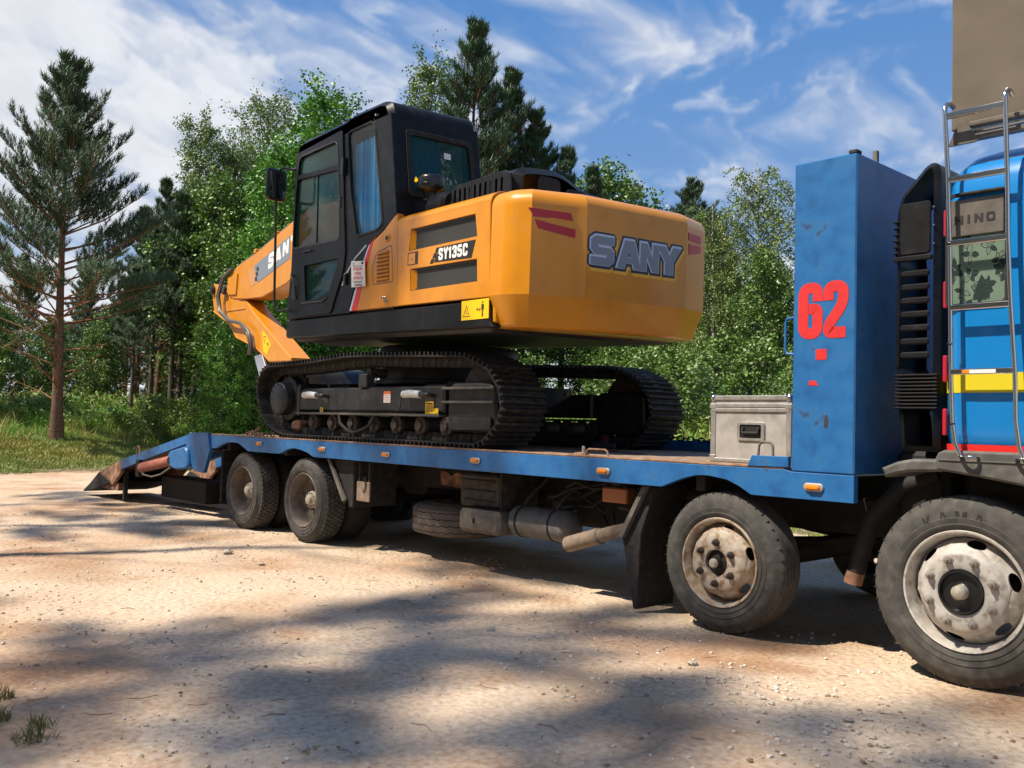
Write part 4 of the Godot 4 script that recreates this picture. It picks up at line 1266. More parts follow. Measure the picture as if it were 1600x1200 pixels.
		put(B.new().lathe([V(0.0, 0.09), V(0.10, 0.09), V(0.12, 0.06), V(0.30, 0.06), V(0.345, 0.05), V(0.35, 0.02), V(0.35, -0.02), V(0.345, -0.05), V(0.12, -0.06), V(0.0, -0.09)], at(-5.93, 1.48, zo - s * 0.185), 40), "idler_wheel", M.roller, t)
		# sprocket and final drive
		var sp := []
		for k in 42:
			var a := TAU * k / 42
			var r := 0.355 if k % 2 else 0.30
			sp.append(V(-9.30 + cos(a) * r, 1.49 + sin(a) * r))
		put(B.new().slab(P(sp), zo - s * 0.20 - 0.025, zo - s * 0.20 + 0.025, 0.004), "sprocket", M.roller, t)
		var fd := put(B.new().lathe([V(0.0, 0.0), V(0.165, -0.002), V(0.18, -0.012), V(0.185, -0.03), V(0.185, -0.12), V(0.24, -0.13), V(0.25, -0.2), V(0.0, -0.2)], Transform3D(Basis(Vector3.UP, 0.0 if side == 0 else PI), V3(-9.245, 1.495, zo + s * 0.05)), 40), "final_drive", M.frame_black, t)
		for k in 12:
			var a := TAU * k / 12
			var q := sub(B.new().lathe([V(0.0, 0.008), V(0.008, 0.007), V(0.009, 0.0)], at(-9.245 + cos(a) * 0.155, 1.495 + sin(a) * 0.155, zo + s * 0.049), 6), "cover_bolt", M.frame_black, fd)
		for k in 7:
			var x := -8.62 + k * 0.375
			put(B.new().lathe([V(0.0, 0.17), V(0.045, 0.17), V(0.05, 0.15), V(0.085, 0.14), V(0.09, 0.10), V(0.072, 0.09), V(0.072, -0.09), V(0.09, -0.10), V(0.085, -0.14), V(0.05, -0.15), V(0.0, -0.17)], at(x, 1.245, zo - s * 0.18), 20), "track_roller", M.roller, t)
		put(B.new().lathe([V(0.0, 0.1), V(0.05, 0.1), V(0.055, 0.05), V(0.045, 0.04), V(0.045, -0.1), V(0.0, -0.1)], at(-7.64, 1.745, zo - s * 0.16), 16), "carrier_roller", M.roller, t)
		put(B.new().box(V3(-7.62, 1.665, zo - s * 0.03), V3(0.14, 0.13, 0.10), 0.008), "carrier_bracket", M.frame_black, t)
		# roller guard loop
		put(B.new().tube([V3(-8.02, 1.325, zo + s * 0.02), V3(-7.98, 1.24, zo + s * 0.03), V3(-7.83, 1.17, zo + s * 0.035), V3(-7.72, 1.15, zo + s * 0.035), V3(-7.52, 1.20, zo + s * 0.035), V3(-7.42, 1.25, zo + s * 0.03), V3(-7.40, 1.325, zo + s * 0.02)], 0.018, 6), "chain_guide", M.track, t)
		put(B.new().box(V3(-9.02, 1.20, zo - s * 0.12), V3(0.16, 0.12, 0.16), 0.03), "guide_lug", M.rust, t)
	# centre frame
	put(B.new().box(V3(-7.7, 1.52, -1.25), V3(1.5, 0.32, 1.3), 0.05), "centre_frame", M.frame_black, t)
	for x in [-8.55, -6.85]:
		put(B.new().slab(P([V(x - 0.22, 1.40), V(x - 0.18, 1.66), V(x + 0.18, 1.66), V(x + 0.22, 1.40)]), -2.1, -0.4, 0.03), "frame_leg", M.frame_black, t)
	put(B.new().lathe([V(0.0, 0.40), V(0.72, 0.40), V(0.74, 0.36), V(0.74, 0.05), V(0.78, 0.04), V(0.78, 0.0), V(0.0, 0.0)], Transform3D(Basis(Vector3.RIGHT, -PI / 2), V3(-7.75, 1.66, -1.285)), 48), "swing_ring", M.frame_black, t)
	put(B.new().slab(P([V(-6.98, 1.58), V(-6.72, 1.58), V(-6.70, 1.55), V(-6.62, 1.61), V(-6.70, 1.67), V(-6.72, 1.64), V(-6.98, 1.64)]), -1.98, -1.975), "direction_arrow", M.sticker_yellow, t)
	put(B.new().slab(P([V(-7.55, 1.72), V(-7.43, 1.72), V(-7.43, 1.84), V(-7.55, 1.84)]), -1.98, -1.975), "warning_label", M.sticker_yellow, t)

func cw_plan(off: float) -> PackedVector2Array:
	# counterweight outline in plan (x forward, z across)
	var c := soft([V(-2.45, -1.2), V(-2.66, -1.2), V(-2.82, -1.09)], 0.12, false, 8)
	c.append_array(P([V(-2.93, -0.72), V(-2.957, -0.655), V(-2.957, -0.1), V(-2.957, 0.46)]))
	c.append_array(soft([V(-2.82, 0.83), V(-2.66, 0.94), V(-2.45, 0.94)], 0.12, false, 8))
	if off == 0.0:
		return c
	var q := c.duplicate()
	q.append(V(-1.6, 0.94))
	q.append(V(-1.6, -1.2))
	if B.area(q) < 0.0:
		q.reverse()
		var r := B.inset(q, off)
		r.reverse()
		return r.slice(0, c.size())
	return B.inset(q, off).slice(0, c.size())

func house(t: Node3D) -> void:
	# base frame, side skirts
	hp(B.new().box(V3(-0.45, 1.16, -0.13), V3(3.9, 0.20, 2.0), 0.03), "house_floor", M.frame_black, t)
	var sk := []
	for b in [[-1.2, -1.06], [0.82, 0.95]]:
		sk.append(hp(B.new().slab(P([V(1.585, 1.30), V(1.60, 1.26), V(1.595, 1.12), V(1.57, 1.10), V(-2.50, 1.09), V(-2.468, 1.14), V(-2.455, 1.305)]), b[0], b[1], 0.012), "side_skirt", M.cab_black, t))
	var ws := sub(B.new().slab(P([V(-2.065, 1.155), V(-2.455, 1.16), V(-2.452, 1.318), V(-2.062, 1.312)]), -1.2045, -1.199), "warning_label", M.sticker_yellow, sk[0])
	ws.set_meta("label", "yellow warning label with a figure and arrow")
	var wl := B.new()
	wl.stroke(P([V(0.0, 0.0), V(0.09, 0.0), V(0.045, 0.085), V(0.0, 0.0)]), 0.005, 0.0, 0.001, near(-2.095, 1.185, -1.2046))
	wl.stroke(soft([V(0.035, 0.05), V(0.045, 0.025), V(0.062, 0.022)], 0.01, false), 0.006, 0.0, 0.001, near(-2.095, 1.185, -1.2046))
	wl.stroke(P([V(0.19, 0.05), V(0.245, 0.05)]), 0.006, 0.0, 0.001, near(-2.095, 1.185, -1.2046))
	wl.stroke(P([V(0.205, 0.065), V(0.19, 0.05), V(0.205, 0.035)]), 0.005, 0.0, 0.0014, near(-2.095, 1.185, -1.2046))
	wl.stroke(P([V(0.23, 0.065), V(0.245, 0.05), V(0.23, 0.035)]), 0.005, 0.0, 0.0014, near(-2.095, 1.185, -1.2046))
	wl.stroke(P([V(0.275, 0.055), V(0.275, 0.09)]), 0.022, 0.0, 0.001, near(-2.095, 1.185, -1.2046))
	for x in [0.269, 0.281]:
		wl.stroke(P([V(x, -0.01), V(x, 0.06)]), 0.008, 0.0, 0.0012, near(-2.095, 1.185, -1.2046))
	for x in [0.261, 0.289]:
		wl.stroke(P([V(x, 0.045), V(x, 0.09)]), 0.006, 0.0, 0.0012, near(-2.095, 1.185, -1.2046))
	wl.slab(P(arc(V(0.275, 0.105), 0.009, 0, 330, 10)), 0.0, 0.001, 0.0, near(-2.095, 1.185, -1.2046))
	sub(wl, "label_print", M.sticker_black, sk[0])
	# engine door with two grilles
	var h1 := P([V(-2.255, 1.825), V(-1.155, 1.815), V(-1.185, 2.01), V(-2.215, 2.012)])
	var h2 := P([V(-2.275, 1.462), V(-1.205, 1.455), V(-1.195, 1.652), V(-2.26, 1.645)])
	var dr := hp(B.new().slab(P([V(-2.458, 1.325), V(-2.425, 2.10), V(-0.932, 2.11), V(-0.978, 1.332)]), -1.2, -1.13, 0.006, Transform3D(), [h1, h2]), "engine_door", M.yellow, t)
	for g in [h1, h2]:
		var gp: PackedVector2Array = B.inset(g if B.area(g) > 0.0 else g, -0.0) 
		sub(B.new().slab(gp, -1.166, -1.162, 0.0, Transform3D(), [], true), "grille", M.grille, dr)
		sub(B.new().slab(gp, -1.135, -1.131), "grille_backing", M.sticker_black, dr)
		var fm: PackedVector2Array = gp.duplicate()
		if B.area(fm) < 0.0:
			fm.reverse()
		sub(B.new().slab(fm, -1.174, -1.164, 0.0, Transform3D(), [B.inset(fm, 0.018)]), "grille_frame", M.dark_grey, dr)
		# splayed recess at the front end of each grille
		sub(B.new().slab(P([V(-1.17, -1.1995), V(-1.225, -1.165), V(-1.17, -1.165)]) if g == h1 else P([V(-1.21, -1.1995), V(-1.265, -1.165), V(-1.21, -1.165)]), 1.825 if g == h1 else 1.462, 2.003 if g == h1 else 1.645, 0.0, Transform3D(Basis(V3(1, 0, 0), V3(0, 0, 1), V3(0, 1, 0)), Vector3())), "grille_recess", M.yellow, dr)
	var tg := B.new()
	tg.slab(P([V(-1.60, 1.675), V(-2.18, 1.660), V(-2.235, 1.80), V(-1.70, 1.796)]), -1.2035, -1.199)
	for k in 3:
		var x := -1.645 + 0.065 * -k
		tg.slab(P([V(-1.535 - 0.04 * k, 1.668 + 0.045 * k), V(-1.585 - 0.04 * k, 1.668 + 0.045 * k), V(-1.605 - 0.04 * k, 1.706 + 0.045 * k), V(-1.560 - 0.04 * k, 1.706 + 0.045 * k)]), -1.2035, -1.199)
	sub(tg, "model_plate", M.sticker_black, dr)
	var tl := B.new()
	letters(tl, "SY135C", near(-1.675, 1.685, -1.2036), 0.098, 0.072, 0.024, 0.009, 0.0, 0.001, 0.14)
	sub(tl, "model_lettering", M.white_print, dr)
	sub(B.new().slab(rrect(-1.325, 1.685, -1.145, 1.80, 0.006), -1.2025, -1.199, 0.001, Transform3D(), [rrect(-1.315, 1.693, -1.153, 1.792, 0.004)]), "latch_frame", M.brown_print, dr)
	sub(B.new().slab(rrect(-1.315, 1.695, -1.275, 1.79, 0.003), -1.2015, -1.199), "latch_slot", M.sticker_black, dr)
	sub(B.new().lathe([V(0, 0.008), V(0.01, 0.007), V(0.011, 0.0)], near(-1.22, 1.74, -1.2), 10), "latch_lock", M.chrome, dr)
	# far side and hood
	hp(B.new().slab(P([V(-2.458, 1.325), V(-2.425, 2.10), V(1.2, 1.95), V(1.5, 1.32)]), 0.88, 0.94, 0.02), "far_side_panel", M.yellow, t)
	var hx := Transform3D(Basis(V3(0, 0, 1), V3(0, 1, 0), V3(-1, 0, 0)), Vector3())
	var hd := hp(B.new().slab(soft([V(-1.2, 2.05), V(-1.2, 2.12), V(-1.13, 2.172), V(0.88, 2.172), V(0.94, 2.12), V(0.94, 2.05)], 0.06), 0.925, 2.435, 0.003, hx), "engine_hood", M.yellow, t)
	# black slotted cover on the hood
	var slots := []
	for k in 10:
		var x := -1.56 - k * 0.078
		slots.append(rrect(x - 0.017, 2.19, x + 0.017, 2.335, 0.017))
	var cv := hp(B.new().slab(P([V(-1.47, 2.16), V(-1.50, 2.345), V(-1.56, 2.372), V(-2.30, 2.385), V(-2.38, 2.35), V(-2.40, 2.16)]), -0.985, -0.965, 0.006, Transform3D(), slots), "hood_cover", M.black_plastic, t)
	var prof := [V(-0.955, 2.165), V(-0.94, 2.36), V(-0.90, 2.40), V(-0.80, 2.425), V(-0.55, 2.44), V(-0.44, 2.425), V(-0.32, 2.37), V(-0.18, 2.315), V(0.0, 2.295), V(0.28, 2.275), V(0.42, 2.23), V(0.46, 2.165)]
	sub(B.new().slab(soft(prof, 0.05), 1.50, 2.42, 0.06, hx), "cover_body", M.black_plastic, cv)
	sub(B.new().slab(P([V(-0.93, 2.165), V(-0.93, 2.34), V(-0.4, 2.34), V(-0.4, 2.165)]), 1.505, 1.60, 0.02, hx), "cover_inner", M.sticker_black, cv)
	for x in [-1.80, -2.11]:
		sub(B.new().slab(P([V(x, 2.18), V(x - 0.012, 2.18), V(x - 0.014, 2.378), V(x - 0.004, 2.378)]), -0.9885, -0.975), "cover_seam", M.sticker_black, cv)
	for z in [-0.62, -0.33]:
		sub(B.new().slab(rrect(z - 0.12, 2.19, z + 0.12, 2.36 if z < -0.5 else 2.30, 0.05), 2.418, 2.426, 0.004, hx), "cover_panel", M.black_plastic, cv)
	hp(B.new().slab(soft([V(-1.06, 2.165), V(-1.06, 2.30), V(-0.98, 2.36), V(-0.5, 2.36), V(-0.5, 2.165)], 0.06), 1.18, 1.47, 0.03, hx), "hood_vent", M.black_plastic, t)
	# air pre-cleaner
	var ax := Transform3D(Basis(Vector3.RIGHT, -PI / 2), V3(-1.06, 2.17, -0.93))
	var ac := hp(B.new().lathe([V(0.0, 0.385), V(0.10, 0.38), V(0.118, 0.37), V(0.125, 0.35), V(0.125, 0.30), V(0.131, 0.295), V(0.131, 0.262), V(0.12, 0.245), V(0.09, 0.23), V(0.065, 0.215), V(0.06, 0.17), V(0.068, 0.165), V(0.068, 0.145), V(0.05, 0.14), V(0.05, 0.0)], ax, 36), "air_precleaner", M.black_gloss, t)
	sub(B.new().slab(P([V(-1.02, 2.485), V(-0.985, 2.485), V(-0.965, 2.50), V(-0.985, 2.535), V(-1.005, 2.515), V(-1.03, 2.51)]), -1.058, -1.0515), "torn_label", M.sticker_yellow, ac)
	# front side panel, louvre, stripe
	var fp := hp(B.new().slab(P([V(-0.982, 1.33), V(-0.935, 2.105), V(-0.925, 2.185), V(-0.86, 2.165), V(-0.67, 2.06), V(-0.47, 1.985), V(-0.36, 1.80), V(-0.24, 1.56), V(-0.16, 1.33)]), -1.2, -1.13, 0.006), "fuel_side_panel", M.yellow, t)
	sub(B.new().slab(P([V(-0.515, 2.015), V(-0.40, 1.955), V(-0.285, 1.79), V(-0.155, 1.545), V(-0.045, 1.333), V(-0.165, 1.333), V(-0.255, 1.55), V(-0.375, 1.79), V(-0.47, 1.985)]), -1.2025, -1.15), "red_stripe", M.red_paint, fp)
	sub(B.new().slab(P([V(-0.40, 1.955), V(-0.375, 1.948), V(-0.25, 1.785), V(-0.115, 1.54), V(-0.005, 1.333), V(-0.045, 1.333), V(-0.155, 1.545), V(-0.285, 1.79)]), -1.2025, -1.15), "grey_stripe", M.logo_light, fp)
	var lo := P([V(-0.505, 1.56), V(-0.475, 1.74), V(-0.535, 1.85), V(-0.83, 1.905), V(-0.872, 1.57)])
	lo.reverse()
	sub(B.new().slab(soft([V(-0.488, 1.555), V(-0.468, 1.74), V(-0.54, 1.865), V(-0.84, 1.91), V(-0.885, 1.56)], 0.03), -1.2008, -1.19, 0.0, Transform3D(), [soft([V(-0.496, 1.562), V(-0.478, 1.74), V(-0.545, 1.856), V(-0.832, 1.90), V(-0.876, 1.568)], 0.03)]), "louvre_seam", M.brown_print, fp)
	for k in 8:
		var c := 1.60 + k * 0.036
		sub(B.new().slab(P([V(-1.2, c - 0.012), V(-1.218, c - 0.008), V(-1.2, c + 0.016)]), 0.565, 0.805 - 0.004 * k, 0.0, Transform3D(Basis(V3(0, 0, 1), V3(0, 1, 0), V3(-1, 0, 0)), Vector3())), "louvre", M.yellow, fp)
		sub(B.new().box(V3(-0.685, c - 0.016, -1.2005), V3(0.24, 0.006, 0.003)), "louvre_gap", M.brown_print, fp)
	sub(B.new().slab(rrect(-0.80, 1.945, -0.70, 2.015, 0.03), -1.212, -1.19, 0.008), "panel_handle", M.yellow, fp)
	sub(B.new().slab(rrect(-0.785, 1.96, -0.73, 1.995, 0.016), -1.2135, -1.20), "handle_slot", M.sticker_black, fp)
	sub(B.new().tube([V3(-0.70, 1.425, -1.205), V3(-0.735, 1.43, -1.225), V3(-0.775, 1.42, -1.225), V3(-0.785, 1.37, -1.215)], 0.011, 8), "panel_key", M.chrome, fp)
	# sheet of paper with an advertisement
	var pa := sub(B.new().slab(P([V(-0.05, 1.825), V(-0.345, 1.80), V(-0.375, 1.555), V(-0.075, 1.562)]), -1.222, -1.2195), "notice_sheet", M.white_label, fp)
	pa.set_meta("label", "white notice sheet with red words")
	var pb := Basis(V3(-0.995, -0.075, 0), V3(-0.075, 0.995, 0), V3(0, 0, -1))
	for d in [["ПРОДАЖА", 0.040, 1.735, -0.20, 1], ["СЕРВИС", 0.040, 1.69, -0.207, 1], ["ЗАПЧАСТИ", 0.040, 1.645, -0.214, 1], ["8 800 000 00 00", 0.024, 1.575, -0.225, 0]]:
		text(d[0], d[1], M.red_paint if d[4] else M.sticker_black, fp, "sheet_print", Transform3D(pb, V3(d[3], d[2], -1.2225)), 0.001)
	for d in [[-0.105, 1.795, 0.05], [-0.105, 1.78, 0.045], [-0.20, 1.762, 0.22], [-0.21, 1.612, 0.2], [-0.21, 1.60, 0.17]]:
		sub(B.new().box(V3(d[0], d[1], -1.2225), V3(d[2], 0.005, 0.001), 0.0, pb), "sheet_print", M.dark_grey, fp)
	sub(B.new().box(V3(-0.295, 1.785, -1.2225), V3(0.05, 0.022, 0.001), 0.0, pb), "sheet_print", M.dark_grey, fp)
	# counterweight
	var prof2 := [V(1.083, 0.20), V(1.084, 0.16)]
	for k in 6:
		var an := PI * 0.5 * (1.0 - k / 6.0)
		prof2.append(V(1.125 - 0.04 * sin(an), 0.075 + 0.045 * (1.0 - cos(an))))
	prof2.append_array([V(1.30, 0.012), V(1.335, 0.0)])
	for k in 9:
		var an := PI * 0.5 * k / 8.0
		prof2.append(V(2.03 + 0.127 * sin(an), 0.127 * (1.0 - cos(an))))
	prof2.append(V(2.157, 0.18))
	var rings := []
	for d in prof2:
		var ring := []
		for p in cw_plan(d.y):
			ring.append(V3(p.x, d.x, p.y))
		rings.append(ring)
	var cb := B.new()
	cb.loft(rings, V3(-2.45, 1.6, -0.13), false, false, false, 0.955)
	for e in [0, rings.size() - 1]:
		var r: Array = rings[e]
		for k in r.size() - 1:
			cb.flat(V3(-2.45, r[0].y, -0.13), r[k], r[k + 1], V3(0, -1 if e == 0 else 1, 0))
	cb.box(V3(-2.47, 1.6, -0.13), V3(0.05, 0.95, 2.08), 0.01)
	var cw := hp(cb, "counterweight", M.yellow, t)
	var wx := Transform3D(Basis(V3(-0.285, 0, 0.9586), V3(0, 1, 0), V3(-0.9586, 0, -0.285)), V3(-2.822, 0, -1.085))
	for q in [[V(-0.03, 1.990), V(0.315, 1.978), V(0.338, 1.920), V(0.172, 1.930), V(0.115, 1.924), V(0.01, 1.926)], [V(0.02, 1.905), V(0.109, 1.893), V(0.145, 1.884), V(0.360, 1.855), V(0.357, 1.789), V(0.05, 1.84)]]:
		sub(B.new().slab(P(q), -0.012, 0.003, 0.0, wx), "red_reflector", M.red_reflector, cw)
	var rx := Transform3D(Basis(V3(0.347, 0, 0.938), V3(0, 1, 0), V3(-0.938, 0, 0.347)), V3(-2.959, 0, 0.46))
	for q in [[V(0.02, 1.985), V(0.29, 1.985), V(0.29, 1.925), V(0.03, 1.92)], [V(0.03, 1.89), V(0.29, 1.90), V(0.29, 1.845), V(0.05, 1.80)]]:
		sub(B.new().slab(P(q), -0.012, 0.003, 0.0, rx), "red_reflector", M.red_reflector, cw)
	# maker's lettering: yellow under-line, dark outline, bright bevel, grey face
	var face := {
		"S": [V(1, 1), V(0.2, 1), V(0, 0.86), V(0, 0.53), V(0.15, 0.38), V(0.68, 0.38), V(0.68, 0.27), V(0, 0.27), V(0, 0), V(0.82, 0), V(1, 0.14), V(1, 0.48), V(0.86, 0.62), V(0.32, 0.62), V(0.32, 0.73), V(1, 0.73)],
		"A": [V(0, 0), V(0.30, 1), V(0.70, 1), V(1, 0), V(0.71, 0), V(0.65, 0.2), V(0.36, 0.2), V(0.30, 0)],
		"N": [V(0, 0), V(0, 1), V(0.36, 1), V(0.67, 0.48), V(0.67, 1), V(1, 1), V(1, 0), V(0.66, 0), V(0.33, 0.54), V(0.33, 0)],
		"Y": [V(0, 1), V(0.36, 1), V(0.51, 0.68), V(0.66, 1), V(1, 1), V(0.67, 0.44), V(0.67, 0), V(0.34, 0), V(0.34, 0.44)],
	}
	var place := {"S": [-0.612, -0.372], "A": [-0.335, -0.072], "N": [-0.082, 0.125], "Y": [0.105, 0.385]}
	for d in [[M.logo_yellow, 0.031, V(0.014, -0.024), 0.0008], [M.logo_navy, 0.030, V(0, 0), 0.0022], [M.logo_light, 0.011, V(-0.001, 0.003), 0.0036], [M.logo_grey, 0.0005, V(0.004, -0.004), 0.0050]]:
		var nth := 0
		for g in ["S", "A", "N", "Y"]:
			var q := PackedVector2Array()
			for v in face[g]:
				q.append(V(lerpf(place[g][0], place[g][1], v.x), 1.607 + 0.226 * v.y))
			var lb := B.new()
			for r in Geometry2D.offset_polygon(q, d[1], Geometry2D.JOIN_ROUND if g == "S" else Geometry2D.JOIN_MITER):
				var holes := []
				if g == "A" and d[1] < 0.02:
					holes = [P([V(-0.222, 1.697), V(-0.186, 1.697), V(-0.204, 1.752)])]
				lb.slab(r, 0.0, d[3] + 0.0003 * nth, 0.0, Transform3D(REAR, V3(-2.957, d[2].y, d[2].x)), holes, false)
			sub(lb, "maker_lettering", d[0], cw)
			nth += 1
	# handrail and steps on the far side
	hp(B.new().tube([V3(1.2, 1.5, 0.98), V3(1.2, 2.6, 0.98), V3(1.1, 2.7, 0.98), V3(0.2, 2.7, 0.98), V3(0.1, 2.6, 0.98), V3(0.1, 2.0, 0.98)], 0.018, 8), "handrail", M.cab_black, t)

func exc_cab(t: Node3D) -> void:
	var glass1 := soft([V(1.335, 3.105), V(0.40, 3.105), V(0.35, 2.95), V(0.255, 2.085), V(1.445, 2.11), V(1.40, 2.75)], 0.07)
	var glass2 := soft([V(1.12, 1.885), V(0.262, 1.885), V(0.31, 1.78), V(0.46, 1.56), V(0.56, 1.495), V(1.05, 1.495)], 0.03)
	var glass3 := soft([V(0.147, 3.14), V(-0.375, 3.141), V(-0.42, 3.05), V(-0.635, 2.13), V(-0.54, 2.09), V(-0.118, 2.07), V(0.04, 2.53)], 0.05)
	var side := [V(1.565, 1.312), V(1.58, 1.50), V(1.515, 1.88), V(1.495, 2.75), V(1.465, 3.155), V(-0.728, 3.155), V(-0.91, 2.19), V(-0.67, 2.065), V(-0.47, 1.99), V(-0.34, 1.90), V(-0.20, 1.76), V(-0.08, 1.54), V(0.0, 1.36), V(0.0, 1.312)]
	var c := hp(B.new().slab(P(side), -1.2, -1.15, 0.008, Transform3D(), [glass1, glass2, glass3]), "cab", M.cab_black, t)
	var g1 := soft([V(1.30, 3.06), V(0.38, 3.06), V(0.25, 2.11), V(1.40, 2.13)], 0.07)
	sub(B.new().slab(P([V(1.565, 1.312), V(1.495, 2.75), V(1.465, 3.155), V(-0.728, 3.155), V(-0.91, 1.99), V(-0.85, 1.312)]), -0.27, -0.22, 0.008, Transform3D(), [g1, soft([V(0.147, 3.06), V(-0.50, 3.06), V(-0.62, 2.2), V(0.04, 2.2)], 0.07)]), "far_wall", M.cab_black, c)
	# roof with rounded rims
	sub(B.new().slab(soft([V(1.46, 3.20), V(1.40, 3.275), V(1.33, 3.298), V(0.20, 3.302), V(0.11, 3.326), V(-0.53, 3.315), V(-0.66, 3.285), V(-0.715, 3.21), V(-0.735, 3.10), V(1.478, 3.10)], 0.05), -1.2015, -0.2185, 0.05), "cab_roof", M.cab_black, c)
	sub(B.new().box(V3(0.37, 3.315, -0.71), V3(0.8, 0.03, 0.7), 0.012), "roof_hatch", M.cab_black, c)
	# rear wall, leaning forward with its window
	var rx := Transform3D(Basis(V3(0, 0, 1), V3(0.187, 0.982, 0), V3(-0.982, 0.187, 0)), V3(-0.918, 2.15, 0))
	var rw := soft([V(-1.01, 0.28), V(-0.34, 0.28), V(-0.35, 0.845), V(-1.005, 0.845)], 0.04)
	sub(B.new().slab(P([V(-1.198, 0.0), V(-0.222, 0.0), V(-0.222, 1.03), V(-1.198, 1.03)]), -0.04, 0.0, 0.004, rx, [rw]), "rear_wall", M.cab_black, c)
	sub(B.new().slab(soft([V(-1.06, 0.23), V(-0.29, 0.23), V(-0.30, 0.895), V(-1.055, 0.895)], 0.05), 0.0, 0.010, 0.003, rx, [rw]), "window_seal", M.rubber_dark, c)
	sub(B.new().slab(rw, -0.016, -0.012, 0.0, rx), "rear_window", M.glass, c)
	sub(B.new().box(V3(-0.60, 0.70, -0.002), V3(0.075, 0.06, 0.002), 0.0, Basis()), "sticker_spare", M.white_label, c).transform = rx
	sub(B.new().box(V3(-0.88, 1.73, -0.71), V3(0.05, 0.86, 0.97), 0.01), "lower_rear_wall", M.cab_black, c)
	# corner post piece and joints
	sub(B.new().tube([V3(-0.40, 3.17, -1.198), V3(-0.45, 3.0, -1.2015), V3(-0.665, 2.08, -1.2015)], 0.004, 5), "panel_joint", M.dusty_dark, c)
	sub(B.new().lathe([V(0, 0.02), V(0.012, 0.02), V(0.014, 0.0)], near(-0.46, 3.19, -1.2), 10), "grab_bolt", M.chrome, c)
	sub(B.new().lathe([V(0, 0.02), V(0.012, 0.02), V(0.014, 0.0)], near(-0.50, 3.18, -1.2), 10), "grab_bolt", M.black_gloss, c)
	# door
	sub(B.new().slab(soft([V(1.425, 3.165), V(0.285, 3.20), V(0.255, 3.15), V(0.165, 2.352), V(0.105, 1.925), V(0.15, 1.72), V(0.34, 1.45), V(0.40, 1.33), V(1.50, 1.325), V(1.515, 1.50), V(1.462, 1.9), V(1.455, 2.75)], 0.06), -1.216, -1.202, 0.005, Transform3D(), [glass1, glass2]), "cab_door", M.cab_black, c)
	var e := PackedVector2Array(glass1)
	sub(B.new().slab(B.inset(glass1, -0.018) if B.area(glass1) > 0.0 else B.inset(glass1, 0.018), -1.220, -1.214, 0.002, Transform3D(), [glass1]), "door_glass_seal", M.dark_grey, c)
	sub(B.new().slab(P([V(1.42, 2.865), V(0.30, 2.80), V(0.30, 2.855), V(1.42, 2.915)]), -1.214, -1.175, 0.004), "door_cross_bar", M.cab_black, c)
	sub(B.new().slab(P([V(0.86, 2.09), V(0.845, 2.09), V(0.86, 2.85), V(0.872, 2.85)]), -1.20, -1.18, 0.002), "sliding_glass_edge", M.cab_black, c)
	sub(B.new().slab(glass1, -1.192, -1.188), "door_window", M.glass, c)
	sub(B.new().slab(glass2, -1.192, -1.188), "door_lower_window", M.glass, c)
	sub(B.new().slab(glass3, -1.192, -1.188), "side_window", M.glass_side, c)
	sub(B.new().slab(B.inset(glass3, 0.02 if B.area(glass3) < 0.0 else -0.02), -1.208, -1.198, 0.003, Transform3D(), [glass3]), "side_window_seal", M.rubber_dark, c)
	sub(B.new().slab(g1, -0.247, -0.243), "far_window", M.glass, c)
	sub(B.new().tube([V3(1.15, 1.47, -1.225), V3(0.60, 1.465, -1.225), V3(0.50, 1.50, -1.222)], 0.007, 6), "kick_rail", M.dusty, c)
	sub(B.new().tube([V3(1.45, 1.80, -1.222), V3(1.42, 1.80, -1.24), V3(1.36, 1.77, -1.245), V3(1.32, 1.70, -1.245), V3(1.31, 1.60, -1.235), V3(1.31, 1.52, -1.222)], 0.010, 8), "door_handle", M.dusty, c)
	sub(B.new().slab(rrect(1.34, 1.52, 1.42, 1.68, 0.015), -1.224, -1.215, 0.003), "door_latch", M.black_gloss, c)
	sub(B.new().tube([V3(1.13, 2.03, -1.222), V3(1.05, 2.035, -1.24), V3(0.93, 2.03, -1.235)], 0.010, 6), "door_catch", M.dusty, c)
	sub(B.new().slab(rrect(0.175, 2.72, 0.225, 2.90, 0.015), -1.24, -1.20, 0.008), "door_hinge", M.black_gloss, c)
	sub(B.new().slab(rrect(0.06, 1.60, 0.11, 1.72, 0.015), -1.23, -1.20, 0.008), "door_hinge", M.black_gloss, c)
	sub(B.new().slab(rrect(0.24, 2.40, 0.27, 2.52, 0.01), -1.226, -1.214, 0.003), "window_latch", M.black_gloss, c)
	sub(B.new().tube([V3(-0.33, 1.955, -1.202), V3(-0.10, 1.85, -1.202), V3(0.10, 1.70, -1.202), V3(0.17, 1.6, -1.202)], 0.010, 5), "grey_trim", M.logo_light, c)
	# front: posts, glass, lower panel, floor, bulkhead
	sub(B.new().slab(P([V(1.565, 1.312), V(1.50, 1.90), V(1.46, 1.90), V(1.5, 1.312)]), -1.15, -0.27, 0.004), "front_panel", M.cab_black, c)
	sub(B.new().slab(P([V(1.505, 1.90), V(1.465, 3.12), V(1.458, 3.12), V(1.498, 1.90)]), -1.14, -0.28), "windscreen", M.glass, c)
	sub(B.new().box(V3(0.35, 1.335, -0.71), V3(2.4, 0.05, 0.88), 0.01), "cab_floor", M.sticker_black, c)
	sub(B.new().box(V3(-0.10, 1.70, -0.70), V3(0.55, 0.30, 0.5), 0.06), "seat_base", M.sticker_black, c)
	sub(B.new().box(V3(-0.02, 1.92, -0.70), V3(0.55, 0.14, 0.5), 0.05), "seat_cushion", M.dark_grey, c)
	sub(B.new().box(V3(-0.36, 2.30, -0.70), V3(0.14, 0.70, 0.46), 0.05, Basis(Vector3(0, 0, 1), 0.12)), "seat_back", M.dark_grey, c)
